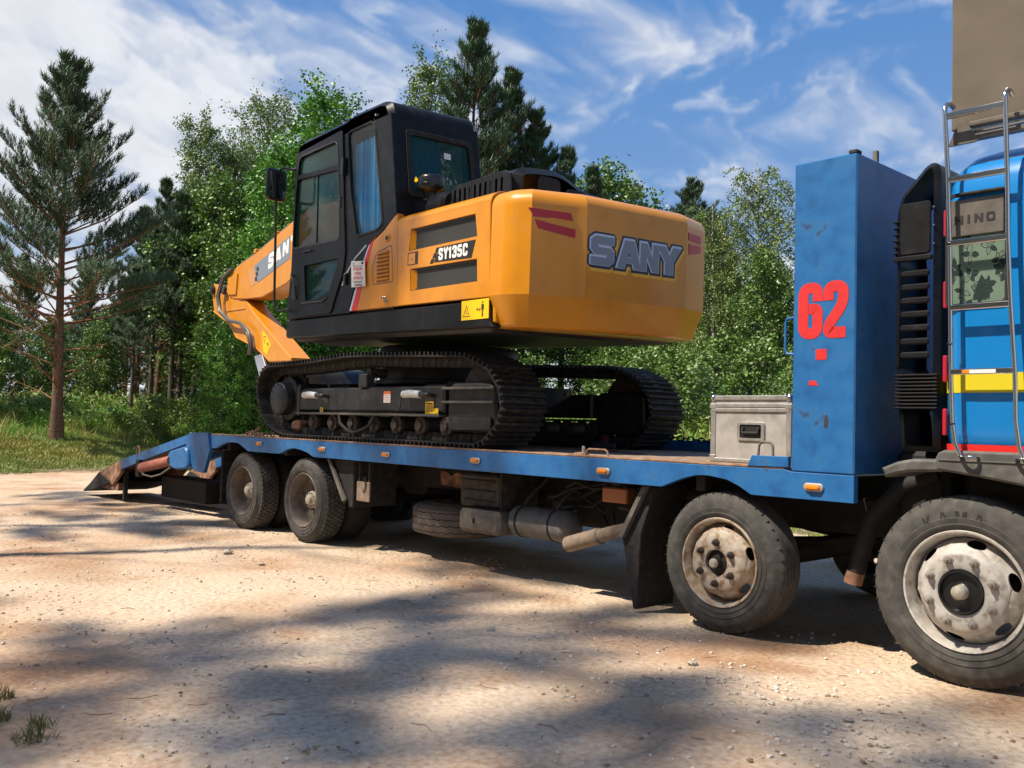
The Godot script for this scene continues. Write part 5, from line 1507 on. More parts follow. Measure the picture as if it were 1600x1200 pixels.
	for z in [-1.02, -0.40]:
		sub(B.new().box(V3(0.30, 2.02, z), V3(0.5, 0.12, 0.14), 0.03), "arm_console", M.sticker_black, c)
		sub(B.new().tube([V3(0.52, 2.08, z), V3(0.55, 2.24, z), V3(0.56, 2.33, z)], [0.012, 0.012, 0.024], 8), "control_lever", M.sticker_black, c)
	sub(B.new().box(V3(1.18, 2.42, -0.40), V3(0.05, 0.22, 0.17), 0.02), "monitor", M.sticker_black, c)
	for z in [-0.82, -0.60]:
		sub(B.new().tube([V3(1.15, 1.36, z), V3(1.05, 1.75, z), V3(1.0, 1.86, z)], 0.012, 6), "pedal_lever", M.sticker_black, c)
	# clear film bunched behind the lower door glass
	var fb := B.new()
	var fr := noise(9, 2.2, 3)
	for i in 12:
		for j in 10:
			var q := []
			for d in [[0, 0], [1, 0], [1, 1], [0, 1]]:
				var x: float = 0.30 + 0.5 * (i + d[0]) / 12.0
				var y: float = 1.60 + 0.30 * (j + d[1]) / 10.0
				q.append(V3(x, y, -1.10 + 0.12 * fr.get_noise_2d(x * 6.0, y * 6.0)))
			fb.quad(q[0], q[1], q[2], q[3], V3(0, 0, -1))
	sub(fb, "plastic_film", M.film, c)
	# pleated blue curtains behind the side and rear windows
	var cb := B.new()
	var nf := 60
	for i in nf:
		var q := []
		for d in [[i, 2.04], [i + 1, 2.04], [i + 1, 3.02], [i, 3.02]]:
			var f := float(d[0]) / nf
			var a := lerpf(0.13, -0.61, f) + (0.0 if d[1] > 2.5 else -0.04)
			q.append(V3(a, d[1] + (0.03 * f if d[1] > 2.5 else 0.0), -1.13 + 0.018 * sin(f * TAU * 8.0) + 0.008 * sin(f * TAU * 19.0)))
		cb.quad(q[0], q[1], q[2], q[3], V3(0, 0, -1))
	sub(cb, "blue_curtain", M.curtain, c)
	cb = B.new()
	for i in 44:
		var q := []
		for d in [[i, 2.30], [i + 1, 2.30], [i + 1, 3.02], [i, 3.02]]:
			var f := float(d[0]) / 44
			q.append(V3(-0.66 + (d[1] - 3.02) * 0.19 + 0.02 * sin(f * TAU * 7.0), d[1], lerpf(-1.10, -0.62, f)))
		cb.quad(q[0], q[1], q[2], q[3], V3(-1, 0, 0))
	sub(cb, "blue_curtain", M.curtain, c)
	# mirror on its bent post
	var mp := hp(B.new().tube([V3(1.50, 1.42, -1.21), V3(1.56, 1.40, -1.30), V3(1.62, 1.44, -1.33), V3(1.64, 1.55, -1.335), V3(1.66, 2.1, -1.335), V3(1.69, 2.66, -1.335)], 0.014, 8), "mirror_post", M.black_gloss, t)
	sub(B.new().slab(rrect(-0.13, -0.18, 0.13, 0.18, 0.05), -0.02, 0.05, 0.02, Transform3D(Basis(V3(0.2, 0, 0.98), V3(0, 1, 0), V3(-0.98, 0, 0.2)).inverse().transposed(), V3(1.66, 2.83, -1.36))), "mirror_housing", M.black_gloss, mp)
	sub(B.new().slab(rrect(-0.105, -0.155, 0.105, 0.155, 0.04), 0.05, 0.053, 0.0, Transform3D(Basis(V3(0.2, 0, 0.98), V3(0, 1, 0), V3(-0.98, 0, 0.2)), V3(1.66, 2.83, -1.36))), "mirror_glass", M.mirror, mp)
	sub(B.new().tube([V3(1.70, 2.98, -1.34), V3(1.60, 3.02, -1.30), V3(1.46, 3.0, -1.21)], 0.012, 6), "mirror_arm", M.black_gloss, mp)
	sub(B.new().tube([V3(1.69, 2.66, -1.335), V3(1.69, 2.72, -1.35)], [0.02, 0.035], 10), "mirror_clamp", M.black_gloss, mp)

func boom(t: Node3D) -> void:
	var z0 := -0.20
	var z1 := 0.16
	# boom: from its foot beside the cab, up over the front and down to the stick pin
	var bo := hp(B.new().slab(P([V(0.9, 1.55), V(1.6, 2.55), V(2.6, 2.95), V(3.4, 2.98), V(4.11, 2.83), V(5.32, 2.56), V(6.12, 2.43), V(6.50, 2.29), V(6.57, 2.20), V(6.46, 1.96), V(6.27, 1.91), V(5.69, 1.87), V(5.01, 1.86), V(4.09, 2.0), V(3.2, 2.28), V(2.4, 2.2), V(1.5, 1.45)]), z0, z1, 0.012), "boom", M.yellow, t)
	sub(B.new().slab(P([V(5.37, 2.36), V(4.0, 2.67), V(3.98, 2.35), V(5.20, 2.09)]), z0 - 0.0035, z0 + 0.001), "boom_decal", M.logo_grey, bo)
	sub(B.new().slab(P([V(5.62, 2.30), V(5.40, 2.355), V(5.24, 2.09), V(5.47, 2.05)]), z0 - 0.003, z0 + 0.001), "boom_decal", M.decal_pink, bo)
	for k in 3:
		sub(B.new().slab(P([V(5.30 - 0.03 * k, 2.115 + 0.075 * k), V(5.21 - 0.03 * k, 2.13 + 0.075 * k), V(5.24 - 0.03 * k, 2.19 + 0.075 * k), V(5.33 - 0.03 * k, 2.175 + 0.075 * k)]), z0 - 0.0045, z0), "decal_square", M.dark_grey, bo)
	var lb := B.new()
	letters(lb, "SANY", Transform3D(Basis(V3(-0.975, 0.222, 0), V3(-0.03, 0.999, 0), V3(0, 0, -1)), V3(4.80, 2.26, z0 - 0.0036)), 0.20, 0.23, 0.062, 0.05, 0.0, 0.0012, 0.12)
	sub(lb, "boom_lettering", M.white_print, bo)
	for d in [[6.20, 2.43, 5.30, 2.59], [5.30, 2.59, 4.1, 2.86]]:
		sub(B.new().tube([V3(d[0], d[1], z0 + 0.06), V3(d[2], d[3], z0 + 0.06)], 0.026, 8), "boom_pipe", M.hose, bo)
	for x in [5.35, 4.55]:
		sub(B.new().box(V3(x, 2.585 + (5.35 - x) * 0.22, z0 + 0.07), V3(0.09, 0.07, 0.16), 0.01), "pipe_clamp", M.yellow, bo)
	sub(B.new().tube([V3(4.9, 2.74, 0.0), V3(3.9, 2.97, 0.0)], 0.075, 14), "stick_cylinder", M.frame_black, bo)
	sub(B.new().tube([V3(6.5, 2.40, 0.0), V3(4.9, 2.74, 0.0)], 0.035, 10), "stick_piston", M.piston, bo)
	sub(B.new().slab(P([V(6.05, 2.30), V(6.50, 2.26), V(6.46, 1.98), V(6.10, 1.96)]), z0 - 0.022, z0 + 0.0, 0.008), "boom_end_plate", M.yellow, bo)
	sub(B.new().lathe([V(0.0, 0.05), V(0.075, 0.05), V(0.085, 0.03), V(0.085, 0.0)], near(6.62, 2.08, z0 - 0.01), 20), "pin_boss", M.roller, bo)
	# stick folded back under the boom
	var st := hp(B.new().slab(P([V(7.33, 2.23), V(7.05, 2.18), V(6.80, 1.96), V(6.30, 1.90), V(5.77, 1.87), V(5.43, 1.66), V(4.53, 1.24), V(3.90, 0.945), V(3.90, 0.90), V(4.72, 0.885), V(5.30, 1.11), V(6.15, 1.30), V(6.50, 1.53), V(7.28, 1.77), V(7.37, 2.0)]), z0 + 0.03, z1 - 0.03, 0.012), "stick", M.yellow, t)
	sub(B.new().tube([V3(7.30, 1.76, z0 + 0.05), V3(6.5, 1.52, z0 + 0.05), V3(6.15, 1.29, z0 + 0.05), V3(5.30, 1.12, z0 + 0.05), V3(4.70, 0.90, z0 + 0.05)], 0.024, 8), "stick_rib", M.yellow, st)
	sub(B.new().slab(P([V(6.85, 2.10), V(5.8, 1.80), V(5.75, 1.72), V(6.75, 1.72)]), z0 + 0.018, z0 + 0.03, 0.005), "stick_plate", M.yellow, st)
	sub(B.new().lathe([V(0.0, 0.06), V(0.06, 0.06), V(0.07, 0.0)], near(7.30, 2.12, z0 + 0.03), 20), "pin_boss", M.frame_black, st)
	sub(B.new().slab(P([V(5.02, 1.36), V(4.86, 1.30), V(4.66, 1.13), V(4.80, 0.99), V(4.95, 1.05)]), z0 + 0.0265, z0 + 0.031), "warning_label", M.sticker_yellow, st)
	var wl := B.new()
	wl.stroke(P([V(0, 0), V(0.09, 0.0), V(0.045, -0.10), V(0, 0)]), 0.010, 0.0, 0.001, near(4.96, 1.27, z0 + 0.0264))
	wl.stroke(P([V(0, 0), V(0.06, -0.03)]), 0.030, 0.0, 0.001, near(4.81, 1.17, z0 + 0.0264))
	wl.stroke(P([V(0, 0), V(0.03, -0.10)]), 0.012, 0.0, 0.001, near(4.78, 1.16, z0 + 0.0264))
	sub(wl, "label_print", M.brown_print, st)
	for k in 2:
		var o := 0.07 * k
		hp(B.new().tube([V3(6.35 - o, 2.40, z0 - 0.02), V3(6.66 - o, 2.28, z0 - 0.05), V3(6.80 - o, 1.98, z0 - 0.08), V3(6.68 - o, 1.72, z0 - 0.08), V3(6.30 - o, 1.56, z0 - 0.07), V3(5.80 - o, 1.50, z0 - 0.06), V3(5.46 - o, 1.36, z0 - 0.05), V3(5.36 - o, 1.16, z0 - 0.03), V3(5.44 - o, 1.0, z0 - 0.01)], 0.024, 10), "hydraulic_hose", M.hose, t)
	# bucket cylinder and linkage below, mostly hidden by the track
	var bc := hp(B.new().tube([V3(6.3, 1.36, -0.02), V3(5.4, 1.03, -0.02)], 0.06, 14), "bucket_cylinder", M.frame_black, t)
	sub(B.new().tube([V3(5.4, 1.03, -0.02), V3(4.9, 0.86, -0.02)], 0.032, 12), "bucket_piston", M.piston, bc)
	hp(B.new().slab(P([V(5.36, 0.98), V(5.05, 1.02), V(4.85, 0.80), V(4.95, 0.60), V(5.1, 0.66)]), -0.16, -0.12, 0.006), "bucket_link", M.piston, t)
	hp(B.new().slab(soft([V(3.9, 0.75), V(3.3, 0.85), V(2.7, 0.75), V(2.5, 0.35), V(2.9, 0.10), V(3.6, 0.08), V(3.7, 0.25), V(3.3, 0.35), V(3.4, 0.55)], 0.08), -0.5, 0.45, 0.02), "bucket", M.frame_black, t)
	hp(B.new().box(V3(2.2, 1.25, 0.0), V3(1.4, 0.3, 0.4), 0.05), "boom_foot_bracket", M.frame_black, t)

# ---------------------------------------------------------------- loose things on the deck
func chest_box() -> void:
	var o := V3(-3.47, 1.058, -0.66)
	var t := thing("metal_case", o, "battered aluminium transport case with recessed handle, standing against the blue headboard", "case")
	var x0 := -3.74
	var x1 := -3.14
	var zf := -0.40
	put(B.new().box(V3((x0 + x1) * 0.5, 1.058 + 0.185, zf - 0.25), V3(x1 - x0 - 0.01, 0.36, 0.49), 0.004), "case_body", M.alu_panel, t)
	put(B.new().box(V3((x0 + x1) * 0.5, 1.058 + 0.41, zf - 0.25), V3(x1 - x0 - 0.01, 0.075, 0.49), 0.004), "case_lid", M.alu_panel, t)
	for y in [1.075, 1.415, 1.445, 1.497]:
		for z in [zf, zf - 0.5]:
			put(B.new().box(V3((x0 + x1) * 0.5, y, z), V3(x1 - x0, 0.026 if y < 1.49 else 0.03, 0.014), 0.004), "edge_profile", M.alu, t)
		for x in [x0, x1]:
			put(B.new().box(V3(x, y, zf - 0.25), V3(0.014, 0.026, 0.5), 0.004), "edge_profile", M.alu, t)
	for x in [x0 + 0.01, x1 - 0.01]:
		for z in [zf - 0.004, zf - 0.496]:
			put(B.new().box(V3(x, 1.27, z), V3(0.04, 0.40, 0.014), 0.004), "corner_profile", M.alu, t)
			put(B.new().lathe([V(0.0, 0.02), V(0.014, 0.018), V(0.024, 0.008), V(0.026, -0.012), V(0.0, -0.02)], at(x, 1.497, z), 14), "ball_corner", M.chrome, t)
			put(B.new().box(V3(x, 1.085, z + 0.004), V3(0.05, 0.05, 0.016), 0.006), "corner_brace", M.alu, t)
			put(B.new().box(V3(x, 1.44, z + 0.006), V3(0.055, 0.035, 0.014), 0.005), "corner_brace", M.alu, t)
	var h := put(B.new().slab(rrect(-3.535, 1.21, -3.325, 1.335, 0.015), zf - 0.006, zf + 0.008, 0.003, Transform3D(), [rrect(-3.512, 1.228, -3.348, 1.318, 0.01)]), "case_handle", M.alu, t)
	sub(B.new().slab(rrect(-3.512, 1.228, -3.348, 1.318, 0.01), zf - 0.004, zf - 0.001), "handle_dish", M.sticker_black, h)
	sub(B.new().tube([V3(-3.49, 1.30, zf + 0.004), V3(-3.49, 1.262, zf + 0.012), V3(-3.37, 1.262, zf + 0.012), V3(-3.37, 1.30, zf + 0.004)], 0.011, 8), "handle_grip", M.steel_dark, h)

func chain(pts: Array, label: String, m: Material) -> void:
	var t := thing("tie_down_chain", pts[0], label, "chain")
	var n := 0
	for i in pts.size() - 1:
		var a: Vector3 = pts[i]
		var b: Vector3 = pts[i + 1]
		var k := int(maxf(1.0, round(a.distance_to(b) / 0.055)))
		for q in k:
			var p := a.lerp(b, (q + 0.5) / k)
			var d := (b - a).normalized()
			var sd := d.cross(Vector3.UP).normalized()
			if n % 2:
				sd = sd.cross(d).normalized()
			var loop := []
			for s in 13:
				var an := TAU * s / 12
				loop.append(p + d * cos(an) * 0.038 + sd * sin(an) * 0.022)
			put(B.new().tube(loop, 0.0075, 5, false), "chain_link", m, t)
			n += 1

func deck_load() -> void:
	chest_box()
	chain([V3(-9.62, 1.09, -0.30), V3(-9.90, 1.075, -0.22), V3(-10.2, 1.075, -0.2)], "rusty tie-down chain lying at the rear corner of the deck", M.rust)
	chain([V3(-9.62, 1.16, -0.06), V3(-9.70, 1.09, -0.05), V3(-9.50, 1.08, -0.045)], "short end of rusty chain hanging by the left end of the near track", M.rust)
	chain([V3(-5.6, 1.2, -2.25), V3(-4.9, 1.15, -2.36), V3(-3.9, 1.18, -2.40)], "dark chain along the far edge of the deck behind the tracks", M.steel_dark)
	var st := thing("ratchet_strap", V3(-5.4, 1.058, -1.3), "dark red ratchet strap lying on the deck between the tracks", "strap")
	var pts := [V3(-5.9, 1.20, -1.75), V3(-5.7, 1.08, -1.5), V3(-5.3, 1.064, -1.2), V3(-4.9, 1.064, -1.12)]
	var b := B.new()
	for i in 3:
		var a: Vector3 = pts[i]
		var c: Vector3 = pts[i + 1]
		var sd := (c - a).cross(Vector3.UP).normalized() * 0.035
		b.quad(a - sd, a + sd, c + sd, c - sd, Vector3.UP)
		b.quad(a - sd - V3(0, 0.004, 0), a + sd - V3(0, 0.004, 0), c + sd - V3(0, 0.004, 0), c - sd - V3(0, 0.004, 0), Vector3.DOWN)
	put(b, "webbing", M.strap, st)
	put(B.new().box(V3(-5.72, 1.10, -1.52), V3(0.22, 0.06, 0.07), 0.01, Basis(Vector3.UP, 0.6)), "ratchet", M.steel_dark, st)
	var lk := thing("shackle", V3(-4.66, 1.066, -0.10), "small rusty shackle with a pale bolt lying on the deck edge", "shackle")
	put(B.new().lathe([V(0.0, 0.02), V(0.05, 0.016), V(0.06, 0.0)], Transform3D(Basis(Vector3.RIGHT, -PI / 2), V3(-4.68, 1.066, -0.10)), 14), "shackle_bow", M.rust, lk)
	put(B.new().box(V3(-4.66, 1.10, -0.10), V3(0.02, 0.06, 0.02), 0.004), "shackle_bolt", M.alu, lk)

# ---------------------------------------------------------------- ground
var gn := FastNoiseLite.new()

func out_of_road(x: float, z: float) -> float:
	# metres beyond the edge of the dirt track, negative on it
	var w := gn.get_noise_2d(x * 3.0, z * 3.0) * 0.9
	var dx := -21.0 - x
	var dz := -5.4 - z
	var s := minf(maxf(dx, dz), 0.0) + Vector2(maxf(dx, 0.0), maxf(dz, 0.0)).length()
	var back := z - 8.2
	return maxf(s, back) + w

func ground_y(x: float, z: float) -> float:
	var dx := maxf(-21.0 - x, 0.0)
	var dz := maxf(-5.4 - z, 0.0)
	var s := Vector2(dx, dz).length()
	var t := clampf(s / 7.0, 0.0, 1.0)
	var y := 1.15 * t * t * (3.0 - 2.0 * t) + 0.045 * maxf(0.0, dz - 4.0)
	var far := clampf((s - 4.0) / 20.0, 0.0, 1.0)
	return y + gn.get_noise_2d(x * 0.8, z * 0.8) * (0.05 + 0.4 * far) * clampf(s, 0.0, 1.0)

func sheet(x0: float, x1: float, z0: float, z1: float, step: float, hgt: Callable, colr: Callable) -> ArrayMesh:
	var nx := int((x1 - x0) / step)
	var nz := int((z1 - z0) / step)
	var v := PackedVector3Array()
	var n := PackedVector3Array()
	var u := PackedVector2Array()
	var u2 := PackedVector2Array()
	var c := PackedColorArray()
	var idx := PackedInt32Array()
	var hs := PackedFloat32Array()
	hs.resize((nx + 1) * (nz + 1))
	for j in nz + 1:
		for i in nx + 1:
			hs[j * (nx + 1) + i] = hgt.call(x0 + i * step, z0 + j * step)
	for j in nz + 1:
		for i in nx + 1:
			var x := x0 + i * step
			var z := z0 + j * step
			var k := j * (nx + 1) + i
			v.append(V3(x, hs[k], z))
			var hx := hs[j * (nx + 1) + mini(i + 1, nx)] - hs[j * (nx + 1) + maxi(i - 1, 0)]
			var hz := hs[mini(j + 1, nz) * (nx + 1) + i] - hs[maxi(j - 1, 0) * (nx + 1) + i]
			n.append(V3(-hx, 2.0 * step, -hz).normalized())
			u.append(V(x, z) * 0.42)
			u2.append(V(x * 0.96 + z * 0.28, -x * 0.28 + z * 0.96) * 0.083)
			c.append(colr.call(x, z))
			if i < nx and j < nz:
				idx.append_array([k, k + 1, k + nx + 2, k, k + nx + 2, k + nx + 1])
	var a := []
	a.resize(Mesh.ARRAY_MAX)
	a[Mesh.ARRAY_VERTEX] = v
	a[Mesh.ARRAY_NORMAL] = n
	a[Mesh.ARRAY_TEX_UV] = u
	a[Mesh.ARRAY_TEX_UV2] = u2
	a[Mesh.ARRAY_COLOR] = c
	a[Mesh.ARRAY_INDEX] = idx
	var m := ArrayMesh.new()
	m.add_surface_from_arrays(Mesh.PRIMITIVE_TRIANGLES, a)
	return m

func terrain() -> void:
	gn.seed = 77
	gn.frequency = 0.16
	gn.fractal_octaves = 3
	var soil := mat(Color(1, 1, 1), 0.95)
	soil.vertex_color_use_as_albedo = true
	soil.albedo_texture = ntex(51, 0.05, 5, [[0.0, Color(0.55, 0.55, 0.5)], [1.0, Color(1, 1, 1)]], 256)
	var tone := noise(15, 0.12, 3)
	var g := node(sheet(-150, 60, -150, 60, 1.5, func(x, z): return ground_y(x, z) - 0.07, func(x, z):
		var s := out_of_road(x, z)
		var k := clampf(s / 3.0, 0.0, 1.0)
		var c := Color(0.30, 0.23, 0.14).lerp(Color(0.22, 0.20, 0.08), k)
		return c.lerp(Color(0.13, 0.15, 0.05), clampf((s - 4.0) / 6.0 + tone.get_noise_2d(x, z) * 0.5, 0.0, 1.0))), "ground", soil, self)
	tag(g, "grassy ground rising gently behind the dirt track", "", "", "structure")
	var sand := mat(Color(1, 1, 1), 0.95)
	sand.vertex_color_use_as_albedo = true
	sand.metallic_specular = 0.25
	sand.albedo_texture = ntex(52, 0.045, 6, [[0.0, lin(0.37, 0.27, 0.185)], [0.30, lin(0.475, 0.365, 0.26)], [0.5, lin(0.535, 0.42, 0.307)], [0.72, lin(0.575, 0.46, 0.345)], [1.0, lin(0.66, 0.55, 0.45)]], 1024)
	sand.detail_enabled = true
	sand.detail_blend_mode = BaseMaterial3D.BLEND_MODE_MUL
	sand.detail_uv_layer = BaseMaterial3D.DETAIL_UV_2
	sand.detail_albedo = ntex(53, 0.012, 6, [[0.0, Color(0.86, 0.77, 0.71)], [0.4, Color(0.97, 0.95, 0.94)], [0.7, Color(1, 1, 1)], [1.0, Color(1, 1, 1)]], 512)
	sand.heightmap_enabled = true
	sand.heightmap_texture = ntex(54, 0.03, 7, [], 1024)
	sand.heightmap_scale = 0.9
	var bn := noise(81, 0.55, 4)
	var fn := noise(82, 3.2, 3)
	var pn := noise(83, 0.42, 4)
	var rn := noise(84, 0.9, 4)
	var r := node(sheet(-24.0, 7.0, -7.2, 9.6, 0.085, func(x, z):
		var s := out_of_road(x, z)
		var rut := 0.02 * sin(z * 1.3 + gn.get_noise_2d(x, z) * 2.0)
		return bn.get_noise_2d(x, z) * 0.020 + fn.get_noise_2d(x, z) * 0.010 + rut * 0.4 - 0.16 * smoothstep(-0.3, 1.4, s + fn.get_noise_2d(x * 0.6, z * 0.6) * 0.9) - 0.012, func(x, z):
		var p := pn.get_noise_2d(x, z)
		var q := rn.get_noise_2d(x, z)
		var c := Color(1, 1, 1).lerp(Color(0.80, 0.74, 0.68), smoothstep(0.05, 0.5, p))
		c = c.lerp(Color(0.66, 0.52, 0.42), smoothstep(0.24, 0.60, q) * 0.7)
		var rut := exp(-pow((z - 1.15 - 0.25 * sin(x * 0.4)) / 0.28, 2.0)) + exp(-pow((z - 3.0 - 0.25 * sin(x * 0.4 + 0.4)) / 0.28, 2.0))
		c = c.lerp(Color(0.70, 0.56, 0.46), 0.6 * smoothstep(-7.0, -5.0, x) * smoothstep(2.2, 3.2, z) * smoothstep(0.0, 0.9, (z - 3.0) * 0.9 + (-3.1 - x) * 0.55 + q * 1.2 - 0.35))
		c = c.lerp(Color(1.06, 1.06, 1.05), 0.55 * rut)
		return c), "dirt_track", sand, self)
	tag(r, "pale sandy dirt track with loose stones", "", "", "structure")

func in_view(x: float, z: float, slack := 0.0) -> bool:
	var d := V(x, z - 4.934)
	var f := d.dot(V(-0.735, -0.678).normalized())
	return f > 0.5 and absf(d.dot(V(0.679, -0.734).normalized())) < f * 0.60 + 1.0 + slack

func scatter(called: String, m: Mesh, mt: Material, xs: Array, cols: Array, label: String) -> void:
	var mm := MultiMesh.new()
	mm.transform_format = MultiMesh.TRANSFORM_3D
	mm.use_colors = true
	mm.mesh = m
	mm.instance_count = xs.size()
	for i in xs.size():
		mm.set_instance_transform(i, xs[i])
		mm.set_instance_color(i, cols[i])
	var o := MultiMeshInstance3D.new()
	o.name = numbered(called)
	o.multimesh = mm
	o.material_override = mt
	add_child(o)
	tag(o, label, "", "", "stuff")

func blade_tuft(blades: int, h: float, spread: float, w: float, sd: int) -> ArrayMesh:
	var b := B.new()
	b.use_col = true
	var r := RandomNumberGenerator.new()
	r.seed = sd
	for i in blades:
		var a := r.randf() * TAU
		var p := V3(cos(a), 0, sin(a)) * spread * sqrt(r.randf())
		var lean := V3(r.randf_range(-1, 1), 0, r.randf_range(-1, 1)) * h * 0.75
		var hh := h * r.randf_range(0.55, 1.0)
		var side := V3(cos(a * 3.1), 0, sin(a * 3.1)) * w
		var mid := p + V3(0, hh * 0.6, 0) + lean * 0.35
		var tip := p + V3(0, hh, 0) + lean
		var k := r.randf_range(0.75, 1.2)
		var y := r.randf_range(0.9, 1.25)
		b.col = Color(k * y, k, k * 0.9)
		for t in [[p - side, p + side, mid + side * 0.7], [p - side, mid + side * 0.7, mid - side * 0.7], [mid - side * 0.7, mid + side * 0.7, tip]]:
			for q in t:
				b.v.append(q); b.c.append(b.col)
	return b.mesh()

func leaf(b: B, p: Vector3, along: Vector3, nrm: Vector3, l: float, w: float) -> void:
	var sd := along.cross(nrm).normalized() * w
	var a := p - along * l * 0.5
	var e := p + along * l * 0.5
	var m := p + along * l * 0.05
	b.v.append(a); b.v.append(m + sd); b.v.append(e)
	b.v.append(a); b.v.append(e); b.v.append(m - sd)
	for i in 6:
		b.c.append(b.col)

func rnd_dir(r: RandomNumberGenerator) -> Vector3:
	var z := r.randf_range(-1, 1)
	var a := r.randf() * TAU
	var q := sqrt(1.0 - z * z)
	return V3(q * cos(a), z, q * sin(a))

func weed(h: float, stems: int, leaves: int, ls: float, sd: int) -> ArrayMesh:
	var b := B.new()
	b.use_col = true
	var r := RandomNumberGenerator.new()
	r.seed = sd
	for s in stems:
		var a := r.randf() * TAU
		var base := V3(cos(a), 0, sin(a)) * 0.14 * r.randf()
		var top := base + V3(r.randf_range(-0.25, 0.25), h * r.randf_range(0.6, 1.0), r.randf_range(-0.25, 0.25))
		for i in leaves:
			var t := pow(r.randf(), 0.8)
			var p := base.lerp(top, t)
			var d := rnd_dir(r)
			d.y = absf(d.y) * 0.5 + 0.15
			d = d.normalized()
			var k := r.randf_range(0.7, 1.3)
			b.col = Color(k * r.randf_range(0.9, 1.2), k, k)
			leaf(b, p + d * ls * 0.6, d, (rnd_dir(r) + V3(0, 1.2, 0)).normalized(), ls * r.randf_range(0.7, 1.3), ls * 0.26)
		for q in [base - V3(0.006, 0, 0), base + V3(0.006, 0, 0), top]:
			b.v.append(q); b.c.append(Color(0.9, 0.8, 0.7))
	return b.mesh()

func undergrowth() -> void:
	var r := RandomNumberGenerator.new()
	r.seed = 5
	var patch := noise(91, 0.35, 3)
	var sets := [
		["mown_grass", blade_tuft(12, 0.10, 0.11, 0.006, 1), 40000, [0.2, 5.2], [0.7, 1.5], Color(0.28, 0.36, 0.095), "short yellowish grass on the verge of the dirt track"],
		["tall_grass", blade_tuft(15, 0.44, 0.17, 0.008, 2), 20000, [3.2, 15.0], [0.5, 1.15], Color(0.20, 0.40, 0.06), "tall bright green grass behind the verge"],
		["dry_grass", blade_tuft(10, 0.55, 0.16, 0.006, 3), 1300, [3.2, 16.0], [0.7, 1.4], Color(0.42, 0.36, 0.16), "dry straw coloured grass among the green"],
		["leafy_weeds", weed(0.62, 4, 15, 0.09, 4), 3000, [4.2, 12.0], [0.4, 1.1], Color(0.15, 0.27, 0.05), "leafy green weeds along the forest edge"],
		["meadow_grass", blade_tuft(16, 0.5, 0.4, 0.02, 6), 9000, [10.0, 46.0], [0.8, 1.6], Color(0.30, 0.32, 0.10), "pale meadow grass between the trees"],
	]
	for s in sets:
		var xs := []
		var cs := []
		var tries := 0
		while xs.size() < s[2] and tries < s[2] * 14:
			tries += 1
			var x: float
			var z: float
			var sd: float = r.randf_range(s[3][0], s[3][1])
			if r.randf() < 0.55:
				x = -21.0 - sd
				z = r.randf_range(-12.0, 5.0)
			else:
				z = -5.4 - sd
				x = r.randf_range(-30.0, 4.0)
			var so := out_of_road(x, z)
			if so < s[3][0] or not in_view(x, z, 0.6):
				continue
			var pt := patch.get_noise_2d(x, z)
			if s[0] == "leafy_weeds" and pt < -0.12:
				continue
			if s[0] == "mown_grass" and r.randf() > clampf(so * 0.9 + pt, 0.12, 1.0):
				continue
			var k: float = r.randf_range(s[4][0], s[4][1]) * (1.0 + pt * 0.5)
			if s[0] == "tall_grass":
				k *= clampf((so - 2.4) * 0.35, 0.25, 1.0)
			var bs := Basis(Vector3.UP, r.randf() * TAU).scaled(V3(k, k * r.randf_range(0.8, 1.2), k))
			xs.append(Transform3D(bs, V3(x, ground_y(x, z) - 0.075, z)))
			var c: Color = s[5]
			var v := r.randf_range(0.75, 1.25)
			var yl := clampf(pt * 0.6 + r.randf_range(-0.2, 0.2), 0.0, 0.35)
			cs.append(Color(c.r * v * (1.0 + yl), c.g * v, c.b * v))
		scatter(s[0], s[1], M.grass, xs, cs, s[6])
	# foreground sprigs by the near left corner
	var spr := blade_tuft(18, 0.07, 0.06, 0.0028, 8)
	var xs := []
	var cs := []
	for d in [[-4.66, 3.78, 8, 0.07], [-4.28, 3.88, 12, 0.08], [-4.12, 3.72, 5, 0.05], [-3.98, 3.79, 8, 0.06], [-4.35, 3.02, 4, 0.03, 0.3], [-3.18, 3.0, 5, 0.04, 0.35], [-3.55, 3.49, 4, 0.05, 0.3]]:
		for k in d[2]:
			var x: float = d[0] + r.randf_range(-d[3], d[3])
			var z: float = d[1] + r.randf_range(-d[3], d[3])
			var q: float = r.randf_range(0.45, 1.0) * (d[4] if d.size() > 4 else 1.0)
			xs.append(Transform3D(Basis(Vector3.UP, r.randf() * TAU).scaled(V3(q, q, q)), V3(x, -0.012, z)))
			cs.append(Color(0.13, 0.15, 0.04) if r.randf() < 0.6 else Color(0.26, 0.2, 0.09))
	scatter("grass_sprigs", spr, M.grass, xs, cs, "thin grass sprigs growing through the sand in the foreground")

func stone_mesh(sd: int) -> ArrayMesh:
	var b := B.new()
	var f := noise(sd, 0.9, 2)
	var rings := []
	for j in 6:
		var ph := PI * (j + 0.5) / 6.0
		var ring := []
		for i in 9:
			var a := TAU * i / 9
			var d := V3(sin(ph) * cos(a), cos(ph) * 0.72, sin(ph) * sin(a))
			ring.append(d * (1.0 + 0.55 * f.get_noise_3dv(d * 1.6)))
		rings.append(ring)
	b.loft(rings, Vector3())
	return b.mesh()

